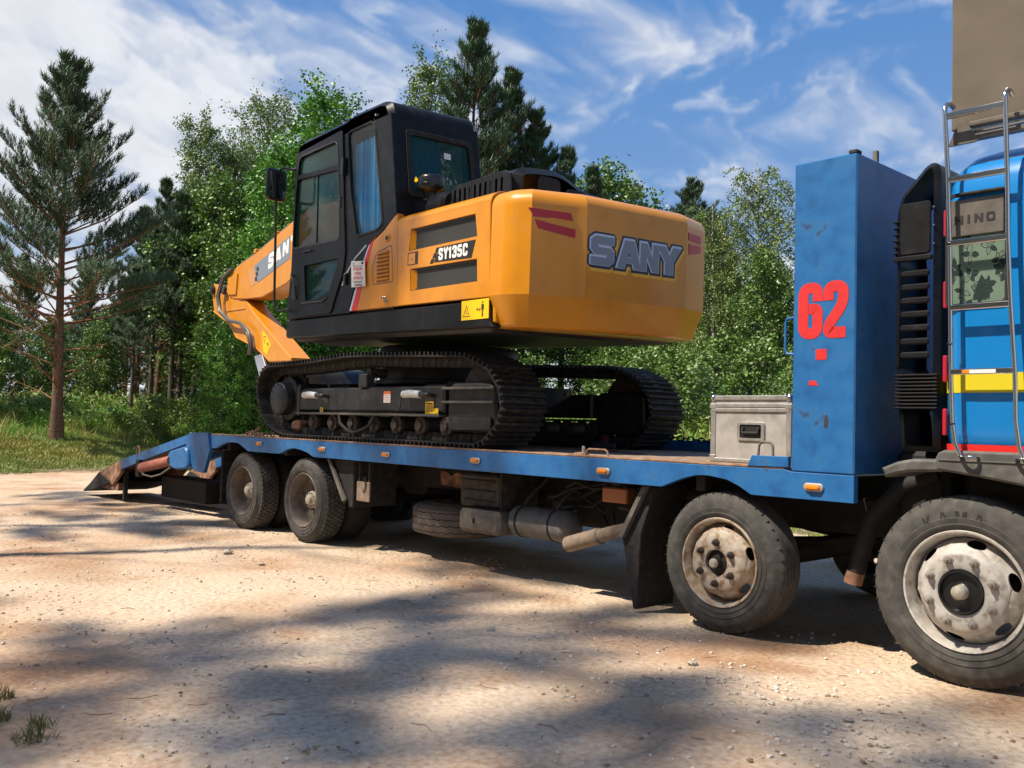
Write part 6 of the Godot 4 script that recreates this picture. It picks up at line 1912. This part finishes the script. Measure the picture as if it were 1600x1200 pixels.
func ground_bits() -> void:
	var r := RandomNumberGenerator.new()
	r.seed = 19
	var clump := noise(95, 0.8, 3)
	M.gravel = mat(Color(1, 1, 1), 0.95)
	M.gravel.vertex_color_use_as_albedo = true
	for q in 3:
		var m := stone_mesh(200 + q)
		var xs := []
		var cs := []
		while xs.size() < 5200:
			var x := -14.0 * pow(r.randf(), 1.3) + 1.0
			var z := r.randf_range(-1.0, 4.9)
			if not in_view(x, z, 0.3) or r.randf() > clampf(0.28 + clump.get_noise_2d(x, z) * 1.4, 0.05, 1.0):
				continue
			var k := 0.0022 + 0.011 * pow(r.randf(), 5.0)
			if r.randf() < 0.25:
				k *= 0.6
			xs.append(Transform3D(Basis(rnd_dir(r), r.randf() * TAU).scaled(V3(k, k * 0.8, k)), V3(x, road_y(x, z) + k * 0.25, z)))
			var t := r.randf()
			var c := Color(0.46, 0.35, 0.24).lerp(Color(0.62, 0.56, 0.48), t) if r.randf() < 0.8 else Color(0.26, 0.19, 0.13)
			cs.append(c)
		scatter("gravel", m, M.gravel, xs, cs, "fine gravel scattered over the dirt track")
	# band of white crushed stone by the near wheels
	var xs := []
	var cs := []
	for k in 420:
		var f := r.randf()
		var x := lerpf(-3.0, -1.5, f) + r.randfn(0.0, 0.28)
		var z := lerpf(0.55, 1.5, f) + r.randfn(0.0, 0.16)
		var s := 0.004 + 0.013 * pow(r.randf(), 3.0)
		xs.append(Transform3D(Basis(rnd_dir(r), r.randf() * TAU).scaled(V3(s, s * 0.75, s)), V3(x, road_y(x, z) + s * 0.3, z)))
		var v := r.randf_range(0.75, 1.05)
		cs.append(Color(0.58 * v, 0.50 * v, 0.41 * v))
	scatter("crushed_stone", stone_mesh(207), M.gravel, xs, cs, "pale crushed stone strewn in front of the third axle")
	# the larger stones, each a thing
	var st := [
		[-1.72, 2.02, 0.030, "largest pale stone lying alone in front of the front wheels", 0],
		[-1.45, 1.62, 0.024, "angular grey stone with a dark side near the right end of the track", 1],
		[-2.35, 2.35, 0.020, "light grey stone left of the largest pale stone", 2],
		[-3.22, 3.02, 0.021, "white stone near the bottom edge beside a grass sprig", 0],
		[-2.02, 0.98, 0.022, "pale stone in the crushed stone by the third axle wheel", 1],
		[-3.05, 0.72, 0.026, "buff stone at the edge of the crushed stone, nearest the mudflap", 2],
		[-8.2, 0.95, 0.045, "brown stone lying before the two rear wheels", 1],
		[-7.4, 1.02, 0.026, "small buff stone right of the brown stone by the rear wheels", 0],
		[-4.3, 1.1, 0.024, "brown stone on the dark damp patch in the middle of the track", 2],
	]
	for d in st:
		var o := node(stone_mesh(220 + d[4]), "stone", M.stone, self)
		o.position = V3(d[0], road_y(d[0], d[1]) + d[2] * 0.35, d[1])
		o.rotation = V3(0.2, d[0] * 7.0, 0.3)
		o.scale = V3(1.2, 0.8, 1.0) * d[2]
		tag(o, d[3], "stone", "loose stones on the dirt track")
	# straws and twigs
	var b := B.new()
	for d in [[-1.75, 1.42, -1.25, 1.75], [-1.62, 1.75, -1.3, 1.78], [-1.05, 1.95, -0.8, 2.0]]:
		b.tube([V3(d[0], 0.012, d[1]), V3((d[0] + d[2]) * 0.5, 0.02, (d[1] + d[3]) * 0.5 + 0.01), V3(d[2], 0.012, d[3])], 0.0022, 5)
	tag(put(b, "dry_straws", M.straw, self), "long pale dry straws lying on the sand near the front wheels", "", "", "stuff")
	b = B.new()
	for k in 70:
		var x := r.randf_range(-7.0, -0.5)
		var z := r.randf_range(0.3, 3.9)
		if not in_view(x, z):
			continue
		var a := r.randf() * TAU
		var l := r.randf_range(0.02, 0.09)
		var p := V3(x, road_y(x, z) + 0.006, z)
		b.tube([p, p + V3(cos(a), 0.03, sin(a)) * l, p + V3(cos(a + 0.4), 0.0, sin(a + 0.4)) * l * 1.8], 0.0016, 4)
	tag(put(b, "twigs", M.twig, self), "small dark twigs strewn over the sand", "", "", "stuff")

var rb1: FastNoiseLite
var rb2: FastNoiseLite
func road_y(x: float, z: float) -> float:
	if rb1 == null:
		rb1 = noise(81, 0.55, 4)
		rb2 = noise(82, 3.2, 3)
	return rb1.get_noise_2d(x, z) * 0.020 + rb2.get_noise_2d(x, z) * 0.010 + 0.008 * sin(z * 1.3 + gn.get_noise_2d(x, z) * 2.0) - 0.012

# ---------------------------------------------------------------- trees
# each returns [trunk, branches, crown] meshes, grown once and shared by its copies
func pine(h: float, crown0: float, rad: float, sd: int, whorl: float, per: int, tip_len: float, shape: float, dead := 0) -> Array:
	var r := RandomNumberGenerator.new()
	r.seed = sd
	var trunk := B.new()
	var limbs := B.new()
	var crown := B.new()
	crown.use_col = true
	var spine := []
	var rads := []
	for i in 11:
		var t := i / 10.0
		spine.append(V3(sin(t * 3.0 + sd) * 0.10, h * t, cos(t * 2.3 + sd * 2.0) * 0.10) - V3(sin(float(sd)) * 0.10, 0, cos(sd * 2.0) * 0.10) * (1.0 - t))
		rads.append(lerpf(h * 0.016, 0.008, pow(t, 0.8)))
	rads[0] = h * 0.020
	trunk.tube(spine, rads, 10)
	var sp := func(y: float) -> Vector3:
		var f: float = clampf(y / h, 0.0, 1.0) * 10.0
		var i := mini(int(f), 9)
		return spine[i].lerp(spine[i + 1], f - i)
	for k in dead:      # bare lower limbs, bent and forked
		var y := lerpf(h * 0.10, crown0 * 1.1, (k + r.randf()) / dead)
		var a := r.randf() * TAU
		var l := rad * r.randf_range(0.2, 0.95)
		var o: Vector3 = sp.call(y)
		var d := V3(cos(a), r.randf_range(0.1, 0.9), sin(a)).normalized()
		var bend := V3(r.randf_range(-0.2, 0.2), r.randf_range(-0.2, 0.2), r.randf_range(-0.2, 0.2)) * l
		var pts := [o, o + d * l * 0.35 + bend * 0.4, o + d * l * 0.7 + bend, o + d * l + V3(0, r.randf_range(-0.1, 0.3), 0)]
		limbs.tube(pts, [0.022, 0.016, 0.010, 0.004], 5)
		for q in 4:
			var p0: Vector3 = pts[1].lerp(pts[3], r.randf())
			limbs.tube([p0, p0 + (d + rnd_dir(r) * 0.9).normalized() * l * r.randf_range(0.15, 0.35)], [0.007, 0.002], 4)
	var y := crown0
	while y < h - 0.12:
		var t := (y - crown0) / (h - crown0)
		for k in per:
			if r.randf() < 0.14:
				continue
			var a := TAU * (k + r.randf_range(-0.35, 0.35)) / per + y * 2.1
			var l := rad * pow(1.0 - t, shape) * r.randf_range(0.55, 1.12) + 0.10
			var rise := lerpf(0.42, 1.5, pow(t, 1.2)) + r.randf_range(-0.2, 0.2)
			var o: Vector3 = sp.call(y + r.randf_range(-0.15, 0.15))
			var d0 := V3(cos(a), rise * 0.7, sin(a)).normalized()
			a += r.randf_range(-0.25, 0.25)
			var d := V3(cos(a), rise * 1.1, sin(a)).normalized()
			var mid := o + d0 * l * 0.5
			var tip := mid + d * l * 0.55
			limbs.tube([o, mid, tip], [0.007 + 0.009 * l, 0.004 + 0.006 * l, 0.003], 4, false)
			var bare := lerpf(0.52, 0.18, clampf(t * 2.2, 0.0, 1.0))
			var ns := int(5 + l * 6.5)
			var tone := r.randf_range(0.8, 1.25)
			for s in ns:
				var f := bare + (1.0 - bare) * (s + r.randf()) / ns
				var p := o.lerp(mid, f * 2.0) if f < 0.5 else mid.lerp(tip, f * 2.0 - 1.0)
				var sl := l * 0.34 * (1.2 - f) + 0.10
				var sgn := 1.0 if s % 2 else -1.0
				var sdv := d.cross(V3(0, 1, 0)).normalized() * sgn
				var sdir := (d * 0.7 + sdv * r.randf_range(0.2, 1.0) + V3(0, r.randf_range(0.1, 0.9), 0)).normalized()
				limbs.tube([p, p + sdir * sl], [0.006, 0.002], 3, false)
				var m := int(2 + sl * 8.5)
				for q in m:
					var pp := p + sdir * sl * (q + 0.9) / m + rnd_dir(r) * 0.03
					var dd := (sdir * 0.8 + V3(0, 0.7 + 0.4 * t, 0) + rnd_dir(r) * 0.45).normalized()
					tuft(crown, r, pp, dd, tip_len * r.randf_range(0.75, 1.2), tone * r.randf_range(0.8, 1.2))
			tuft(crown, r, tip, (d + V3(0, 0.9, 0)).normalized(), tip_len * 1.5, tone)
		y += whorl * r.randf_range(0.8, 1.2) * (1.0 - 0.35 * t)
	for k in 8:
		tuft(crown, r, spine[10] + V3(0, 0.05 * k - 0.25, 0), (V3(0, 1, 0) + rnd_dir(r) * 0.3).normalized(), tip_len * 1.2, 1.0)
	return [trunk.mesh(), limbs.mesh(), crown.mesh()]

func tuft(b: B, r: RandomNumberGenerator, p: Vector3, d: Vector3, l: float, tone: float) -> void:
	var x := d.cross(V3(0.31, 0.9, 0.2)).normalized()
	var y := d.cross(x)
	b.col = Color(0.080 * tone, 0.136 * tone * r.randf_range(0.92, 1.1), 0.072 * tone)
	var n := 11
	for i in n:
		var a := TAU * (i + r.randf() * 0.6) / n
		var rd := x * cos(a) + y * sin(a)
		var o := p + d * l * (i % 3) * 0.30
		var e := o + (d * 0.75 + rd * 0.66) * l * r.randf_range(0.75, 1.1)
		var w := d.cross(rd) * l * 0.072
		b.v.append(o - w); b.v.append(o + w); b.v.append(e)
		b.c.append(b.col); b.c.append(b.col); b.c.append(b.col)

func broadleaf(h: float, rad: float, crown0: float, sd: int, limbs_n: int, leaf_n: int, ls: float, green: Color, form: String) -> Array:
	var r := RandomNumberGenerator.new()
	r.seed = sd
	var trunk := B.new()
	var limbs := B.new()
	var crown := B.new()
	crown.use_col = true
	var spine := []
	var rads := []
	for i in 11:
		var t := i / 10.0
		spine.append(V3(sin(t * 2.6 + sd) - sin(float(sd)), 0, cos(t * 2.1 + sd * 1.7) - cos(sd * 1.7)) * 0.03 * h * t + V3(0, h * 0.96 * t, 0))
		rads.append(lerpf(h * 0.013, 0.01, pow(t, 0.75)))
	rads[0] = h * 0.016
	trunk.tube(spine, rads, 9)
	var sp := func(t: float) -> Vector3:
		var f: float = clampf(t, 0.0, 1.0) * 10.0
		var i := mini(int(f), 9)
		return spine[i].lerp(spine[i + 1], f - i)
	var clumps := []
	for k in limbs_n:
		var u := (k + r.randf()) / limbs_n
		var t := lerpf(crown0, 0.97, u)
		var prof := 1.0
		if form == "round":
			prof = 0.35 + 0.75 * sin(PI * clampf(u * 0.85 + 0.12, 0, 1))
		elif form == "tall":
			prof = 0.30 + 0.75 * pow(sin(PI * clampf(u * 0.9 + 0.08, 0, 1)), 0.8)
		else:
			prof = 0.45 + 0.65 * sin(PI * clampf(u * 0.8 + 0.15, 0, 1))
		var l := rad * prof * r.randf_range(0.6, 1.12)
		var a := k * 2.39996 + r.randf_range(-0.4, 0.4)
		var rise := r.randf_range(0.35, 0.8) + 0.7 * u
		var o: Vector3 = sp.call(t - 0.10 * l / h * 3.0)
		var d := V3(cos(a), rise, sin(a)).normalized()
		var mid := o + d * l * 0.55
		var tip := o + d * l + V3(0, (-0.22 if form == "weeping" else 0.05) * l, 0)
		limbs.tube([o, mid, tip], [0.008 + 0.010 * l, 0.006 + 0.005 * l, 0.004], 5, false)
		var nt := int(4 + l * 3.0)
		for s in nt:
			var f := 0.25 + 0.75 * (s + r.randf()) / nt
			var p := o.lerp(mid, f * 2.0) if f < 0.5 else mid.lerp(tip, f * 2.0 - 1.0)
			var td := (d * 0.5 + rnd_dir(r)).normalized()
			if form == "weeping":
				td = (td + V3(0, -0.9, 0)).normalized()
			var tl := r.randf_range(0.25, 0.6) * (0.6 + 0.35 * rad) * (1.2 - f * 0.5)
			if form == "weeping":
				tl *= 1.7
			limbs.tube([p, p + td * tl], [0.006, 0.002], 3, false)
			clumps.append([p, p + td * tl, r.randf_range(0.72, 1.3)])
	# a sprig of leaves round the leader
	clumps.append([spine[9], spine[10] + V3(0, h * 0.04, 0), 1.0])
	var per := int(ceil(float(leaf_n) / clumps.size()))
	for c in clumps:
		var a: Vector3 = c[0]
		var e: Vector3 = c[1]
		var ax := (e - a)
		var wd := (0.10 if form == "weeping" else 0.30) * ax.length() + ls * 0.8
		for q in per:
			var t := r.randf_range(0.15, 1.1)
			var p := a + ax * t + rnd_dir(r) * wd * sqrt(r.randf())
			if form == "weeping":
				p.y -= 0.35 * ax.length() * t * t
			var k: float = c[2] * r.randf_range(0.75, 1.25)
			crown.col = Color(green.r * k * r.randf_range(0.9, 1.15), green.g * k, green.b * k)
			var al := rnd_dir(r)
			al.y = al.y * 0.6 - (0.7 if form == "weeping" else 0.15)
			leaf(crown, p, al.normalized(), rnd_dir(r), ls * r.randf_range(0.7, 1.25), ls * 0.36)
	return [trunk.mesh(), limbs.mesh(), crown.mesh()]

func plant(called: String, kind: Array, barks: Array, x: float, z: float, sc: float, turn: float, label: String, group: String, cat := "tree") -> Node3D:
	var t := Node3D.new()
	t.name = numbered(called)
	add_child(t)
	t.position = V3(x, ground_y(x, z) - 0.10, z)
	t.rotation.y = turn
	t.scale = Vector3.ONE * sc
	tag(t, label, cat, group)
	node(kind[0], "trunk", barks[0], t)
	node(kind[1], "branches", barks[1], t, "stuff")
	node(kind[2], "crown", barks[2], t, "stuff")
	return t

func forest() -> void:
	var pb := [M.pine_bark, M.pine_bark_red, M.needles]
	var tb := [M.grey_bark, M.grey_bark, M.needles]
	var bb := [M.birch_bark, M.grey_bark, M.leaves]
	var gb := [M.grey_bark, M.grey_bark, M.leaves]
	# height the kinds below are grown at
	var K := {}
	K["hero"] = [pine(9.3, 2.9, 3.0, 3, 0.42, 7, 0.15, 0.86, 20), 9.3]
	K["bushy"] = [pine(10.0, 1.6, 2.7, 8, 0.46, 6, 0.17, 0.80, 5), 10.0]
	K["slim"] = [pine(9.0, 2.6, 1.7, 12, 0.44, 6, 0.15, 0.80, 16), 9.0]
	K["thin"] = [pine(7.5, 3.2, 1.15, 17, 0.40, 5, 0.14, 0.75, 16), 7.5]
	K["open"] = [pine(13.0, 7.6, 2.3, 27, 0.60, 5, 0.20, 0.45, 8), 13.0]
	K["shade"] = [pine(17.0, 12.2, 2.5, 63, 1.25, 4, 0.15, 0.35, 18), 17.0]
	K["birch"] = [broadleaf(11.0, 1.5, 0.30, 5, 54, 19000, 0.08, Color(0.17, 0.24, 0.08), "tall"), 11.0]
	K["aspen"] = [broadleaf(9.0, 2.0, 0.10, 6, 64, 21000, 0.095, Color(0.10, 0.25, 0.028), "tall"), 9.0]
	K["alder"] = [broadleaf(6.0, 1.7, 0.14, 9, 52, 15000, 0.10, Color(0.125, 0.215, 0.048), "round"), 6.0]
	K["willow"] = [broadleaf(12.0, 2.4, 0.30, 14, 68, 18000, 0.09, Color(0.17, 0.24, 0.085), "round"), 12.0]
	K["weeping"] = [broadleaf(10.0, 2.2, 0.20, 21, 60, 22000, 0.085, Color(0.165, 0.23, 0.06), "weeping"), 10.0]
	K["bush"] = [broadleaf(1.8, 1.0, 0.03, 33, 26, 3200, 0.085, Color(0.115, 0.20, 0.042), "round"), 1.8]
	# kind, name, barks, x, z, height of the top, label, group
	var T := [
		["hero", "pine_tree", pb, -24.75, -2.4, 10.2, "lone pine with a bare reddish lower trunk and spreading dead branches, foremost on the left", ""],
		["bushy", "pine_tree", pb, -28.6, 0.7, 9.0, "pine cut off by the left edge, beside the lone foremost pine", ""],
		["slim", "pine_tree", pb, -30.7, -7.2, 9.1, "pointed young pine just left of the tall leafy birch tops", ""],
		["slim", "pine_tree", pb, -33.2, -9.0, 9.5, "pine half hidden behind the pointed young pine", ""],
		["slim", "pine_tree", pb, -35.6, -8.4, 9.1, "dark pine in the gap right of the lone pine", ""],
		["thin", "pine_tree", tb, -28.9, -6.3, 7.3, "thin straight pine trunk, first of the row left of the boom", ""],
		["thin", "pine_tree", tb, -27.7, -6.5, 8.0, "thin pine with a pair of trunks seeming to touch, left of the boom", ""],
		["thin", "pine_tree", tb, -28.2, -6.9, 7.9, "thin pine standing closest beside the paired trunk", ""],
		["thin", "pine_tree", tb, -29.3, -7.9, 8.0, "thin pine nearest the boom in the row of bare trunks", ""],
		["thin", "pine_tree", tb, -27.2, -5.1, 5.5, "shortest thin pine at the grass edge left of the row", ""],
		["birch", "birch_tree", bb, -30.2, -8.4, 12.1, "sparse birch top against the white cloud left of the willow crown", ""],
		["birch", "birch_tree", bb, -31.6, -9.6, 11.4, "second birch behind the sparse birch top", ""],
		["willow", "willow_tree", gb, -30.6, -9.0, 11.2, "lower grey-green willow left of the tall willow crown, behind the thin pines", ""],
		["alder", "alder_tree", gb, -27.6, -7.6, 8.6, "mid green alder rising between the thin pines and the boom", ""],
		["aspen", "aspen_tree", gb, -26.4, -9.4, 9.8, "bright aspen behind the mirror, left of the second aspen", ""],
		["alder", "alder_tree", gb, -25.4, -7.4, 6.6, "alder filling the gap above the tip of the boom", ""],
		["willow", "willow_tree", gb, -32.0, -11.5, 14.2, "tall grey-green willow crown above the boom", ""],
		["aspen", "aspen_tree", gb, -23.8, -9.8, 11.6, "tall bright green aspen directly left of the excavator cab roof", ""],
		["aspen", "aspen_tree", gb, -23.6, -8.3, 9.4, "bright green aspen left of the tallest aspen, behind the mirror", ""],
		["aspen", "aspen_tree", gb, -22.6, -6.7, 6.7, "lower bright aspen above the excavator boom", ""],
		["aspen", "aspen_tree", gb, -22.0, -5.4, 4.4, "lowest bright aspen at the tip of the boom", ""],
		["birch", "birch_tree", bb, -32.3, -18.7, 18.1, "slender birch top over the cab roof, left of the tall pine", ""],
		["bushy", "pine_tree", pb, -26.9, -17.4, 16.3, "tallest dense pine behind the cab", ""],
		["bushy", "pine_tree", pb, -27.5, -19.8, 15.3, "dense pine right of the tallest one behind the cab", ""],
		["bushy", "pine_tree", pb, -25.9, -20.1, 13.4, "pine with upright tips above the slotted hood cover", ""],
		["slim", "pine_tree", pb, -25.1, -20.8, 12.0, "small narrow pine right of the pines above the hood", ""],
		["slim", "pine_tree", pb, -28.5, -26.0, 13.0, "tiny distant pine tip above the hood", ""],
		["alder", "leafy_tree", gb, -30.0, -30.0, 14.3, "round leafy crown showing above the excavator's counterweight", ""],
		["alder", "leafy_tree", gb, -33.7, -32.0, 14.0, "smaller leafy crown left of the round one above the counterweight", ""],
		["hero", "pine_tree", pb, -26.1, -30.5, 12.9, "dark pine crown right of the counterweight, behind the birches", ""],
		["weeping", "birch_tree", bb, -16.1, -20.4, 10.2, "tall weeping birch beside the blue headboard", ""],
		["weeping", "birch_tree", bb, -16.6, -18.8, 8.6, "yellow-green weeping birch left of the tall one by the headboard", ""],
		["alder", "alder_tree", gb, -14.2, -18.0, 6.3, "grey-green alder touching the headboard's left edge", ""],
		["alder", "alder_tree", gb, -18.3, -22.5, 6.5, "alder behind the weeping birches", ""],
		["slim", "pine_tree", pb, -14.6, -19.2, 5.6, "young pine low beside the headboard", ""],
		["open", "pine_tree", pb, -21.7, -23.8, 9.5, "pine with a sunlit orange trunk under the counterweight's right end", ""],
		["open", "pine_tree", pb, -22.2, -25.9, 10.0, "second orange pine trunk right of the sunlit one", ""],
		["slim", "pine_tree", pb, -23.7, -27.3, 9.6, "grey pine trunk between the two orange trunks", ""],
		["bush", "bush", gb, -11.9, -10.9, 2.7, "light green bush right of the far track", ""],
		["bush", "bush", gb, -12.6, -12.6, 2.6, "bush behind the light green bush by the far track", ""],
		["bush", "bush", gb, -9.8, -12.0, 2.2, "low bush right behind the metal case", ""],
		["bush", "bush", gb, -10.9, -13.4, 2.5, "bush in the shade between the case and the birches", ""],
		["bush", "bush", gb, -24.6, -4.8, 1.7, "dense green bush in the tall grass left of the ramp", ""],
		["bush", "bush", gb, -23.2, -6.0, 1.8, "bush in the grass behind the raised ramp hinge", ""],
		["bush", "bush", gb, -26.4, 0.3, 1.9, "dark bush at the left edge of the grass", ""],
	]
	var r := RandomNumberGenerator.new()
	r.seed = 44
	for d in T:
		var g := ground_y(d[3], d[4]) - 0.1
		plant(d[1], K[d[0]][0], d[2], d[3], d[4], (d[5] - g) / K[d[0]][1], r.randf() * TAU, d[6], d[7], "bush" if d[0] == "bush" else "tree")
	# the wood behind them, where single trees can no longer be told apart
	var W := [
		["slim", -50.3, -8.1, 9.0, 0], ["bushy", -55.3, -12.5, 9.5, 0], ["bushy", -47.0, -12.1, 8.2, 0], ["bushy", -55.1, -18.8, 10.3, 0], ["bushy", -60.0, -2.0, 9.5, 0], ["bushy", -54.0, -4.0, 8.6, 0],
		["alder", -37.8, -8.2, 5.5, 1], ["alder", -32.8, -9.9, 5.6, 1], ["alder", -46.0, -8.8, 5.6, 1], ["alder", -43.7, -5.0, 6.0, 1], ["alder", -40.9, -11.3, 5.4, 1], ["alder", -36.5, -4.0, 5.0, 1], ["alder", -44.0, -1.0, 5.5, 1], ["alder", -35.0, -12.5, 6.5, 1], ["alder", -39.0, -6.0, 5.0, 1],
		["bush", -8.5, -14.5, 3.2, 3], ["bush", -6.0, -13.5, 3.0, 3], ["bush", -3.0, -14.0, 3.2, 3], ["bush", 0.5, -13.0, 3.0, 3], ["alder", -9.0, -19.0, 6.5, 1], ["bush", -21.0, -15.0, 3.2, 3], ["bush", -23.5, -16.5, 3.4, 3], ["bush", -19.0, -17.5, 3.6, 3], ["bush", -17.0, -16.0, 3.4, 3], ["bush", -25.0, -14.5, 3.2, 3], ["bush", -21.5, -19.5, 4.0, 3], ["bush", -15.0, -16.5, 3.6, 3], ["bush", -13.0, -15.5, 3.4, 3], ["bush", -27.5, -11.0, 3.0, 3], ["bush", -24.0, -22.5, 4.4, 3], ["bush", -18.5, -20.5, 4.2, 3], ["bush", -31.0, -10.5, 3.2, 3], ["bush", -35.5, -9.5, 3.2, 3], ["bush", -39.0, -8.0, 3.2, 3], ["bush", -43.0, -7.0, 3.4, 3], ["alder", -34.5, -6.5, 4.6, 1], ["alder", -42.0, -14.0, 7.0, 1], ["alder", -48.0, -6.0, 6.5, 1], ["slim", -38.5, -10.5, 8.0, 0], ["slim", -41.5, -8.5, 7.5, 0], ["slim", -44.5, -12.5, 8.5, 0], ["slim", -39.5, -3.0, 7.0, 0], ["alder", -33.5, -14.5, 7.5, 1], ["alder", -27.7, -13.0, 9.4, 1], ["alder", -28.2, -17.4, 9.6, 1], ["alder", -24.8, -18.4, 8.0, 1], ["alder", -23.1, -20.0, 7.6, 1], ["alder", -22.7, -23.0, 7.4, 1], ["alder", -20.0, -21.5, 6.5, 1], ["alder", -26.5, -10.5, 7.0, 1], ["alder", -29.0, -12.0, 8.0, 1],
		["weeping", -15.6, -24.1, 9.5, 2], ["weeping", -12.3, -19.5, 8.0, 2], ["slim", -16.8, -31.4, 11.6, 0], ["bushy", -18.3, -41.6, 13.3, 0], ["alder", -12.8, -20.0, 6.0, 1], ["bushy", -35.1, -37.4, 14.2, 0], ["bushy", -30.0, -38.0, 13.0, 0], ["bushy", -22.0, -36.0, 11.5, 0], ["alder", -20.5, -29.0, 8.0, 1], ["alder", -25.0, -27.0, 8.5, 1],
		["slim", -33.0, -13.5, 10.5, 0], ["slim", -36.5, -14.5, 10.0, 0], ["bushy", -40.0, -16.5, 11.0, 0], ["bushy", -36.0, -21.0, 12.0, 0], ["bushy", -31.0, -24.0, 12.5, 0], ["slim", -30.2, -15.2, 11.0, 0],
		["bushy", -8.0, -26.0, 9.0, 0], ["alder", -5.0, -20.0, 7.0, 1], ["bushy", 0.0, -24.0, 10.0, 0], ["alder", 4.0, -19.0, 7.0, 1], ["bushy", 9.0, -22.0, 10.0, 0], ["weeping", -1.5, -17.0, 8.0, 2], ["bushy", -33.0, 6.5, 9.5, 0], ["alder", -30.0, 9.0, 6.5, 1], ["bushy", -28.0, 13.0, 10.0, 0],
	]
	var lab := [["pine_tree", "pine in the dense wood", "pines of the wood behind", pb], ["leafy_tree", "leafy tree filling the dense wood", "leafy trees of the wood behind", gb], ["birch_tree", "weeping birch in the wood", "birches of the wood behind", bb], ["bush", "leafy bush in the undergrowth", "bushes of the undergrowth behind", gb]]
	for d in W:
		var l: Array = lab[d[4]]
		var g := ground_y(d[1], d[2]) - 0.1
		var place := "far left of the excavator" if d[1] < -40.0 else "seen past boom and cab" if d[1] < -29.0 and d[2] < 5.0 else "glimpsed under and behind the excavator" if d[1] < -19.0 and d[2] < 0.0 else "right of the excavator" if d[2] < 0.0 else "beyond the track at the left, outside the picture"
		plant(l[0], K[d[0]][0], l[3], d[1], d[2], (d[3] - g) / K[d[0]][1], r.randf() * TAU, l[1] + " " + place, l[2] + ", " + place, "bush" if d[4] == 3 else "tree")
	# the edge of the wood on the near side: what glass and paint mirror
	for k in 11:
		var x := -22.0 + k * 3.1 + r.randf_range(-0.8, 0.8)
		plant("pine_tree" if k % 2 else "leafy_tree", K["bushy" if k % 2 else "alder"][0], pb if k % 2 else gb, x, 17.0 + r.randf_range(-1.0, 2.0), r.randf_range(0.9, 1.2) * (1.0 if k % 2 else 1.5), r.randf() * TAU, "tree of the wood's edge on the near side, behind the photographer", "trees on the near side of the track")
	# pines on the near side of the track, behind the photographer: they cast the shade that lies on the sand
	for d in [[-11.6, 9.0, 18.0], [-8.9, 13.0, 19.2], [-5.4, 12.4, 17.0], [-17.2, 9.6, 16.0], [-14.9, 10.8, 16.5], [-7.4, 13.9, 18.6]]:
		plant("pine_tree", K["shade"][0], pb, d[0], d[1], d[2] / K["shade"][1], r.randf() * TAU, "tall pine on the near side of the track whose shadow falls on the sand", "pines casting shade from the near side")
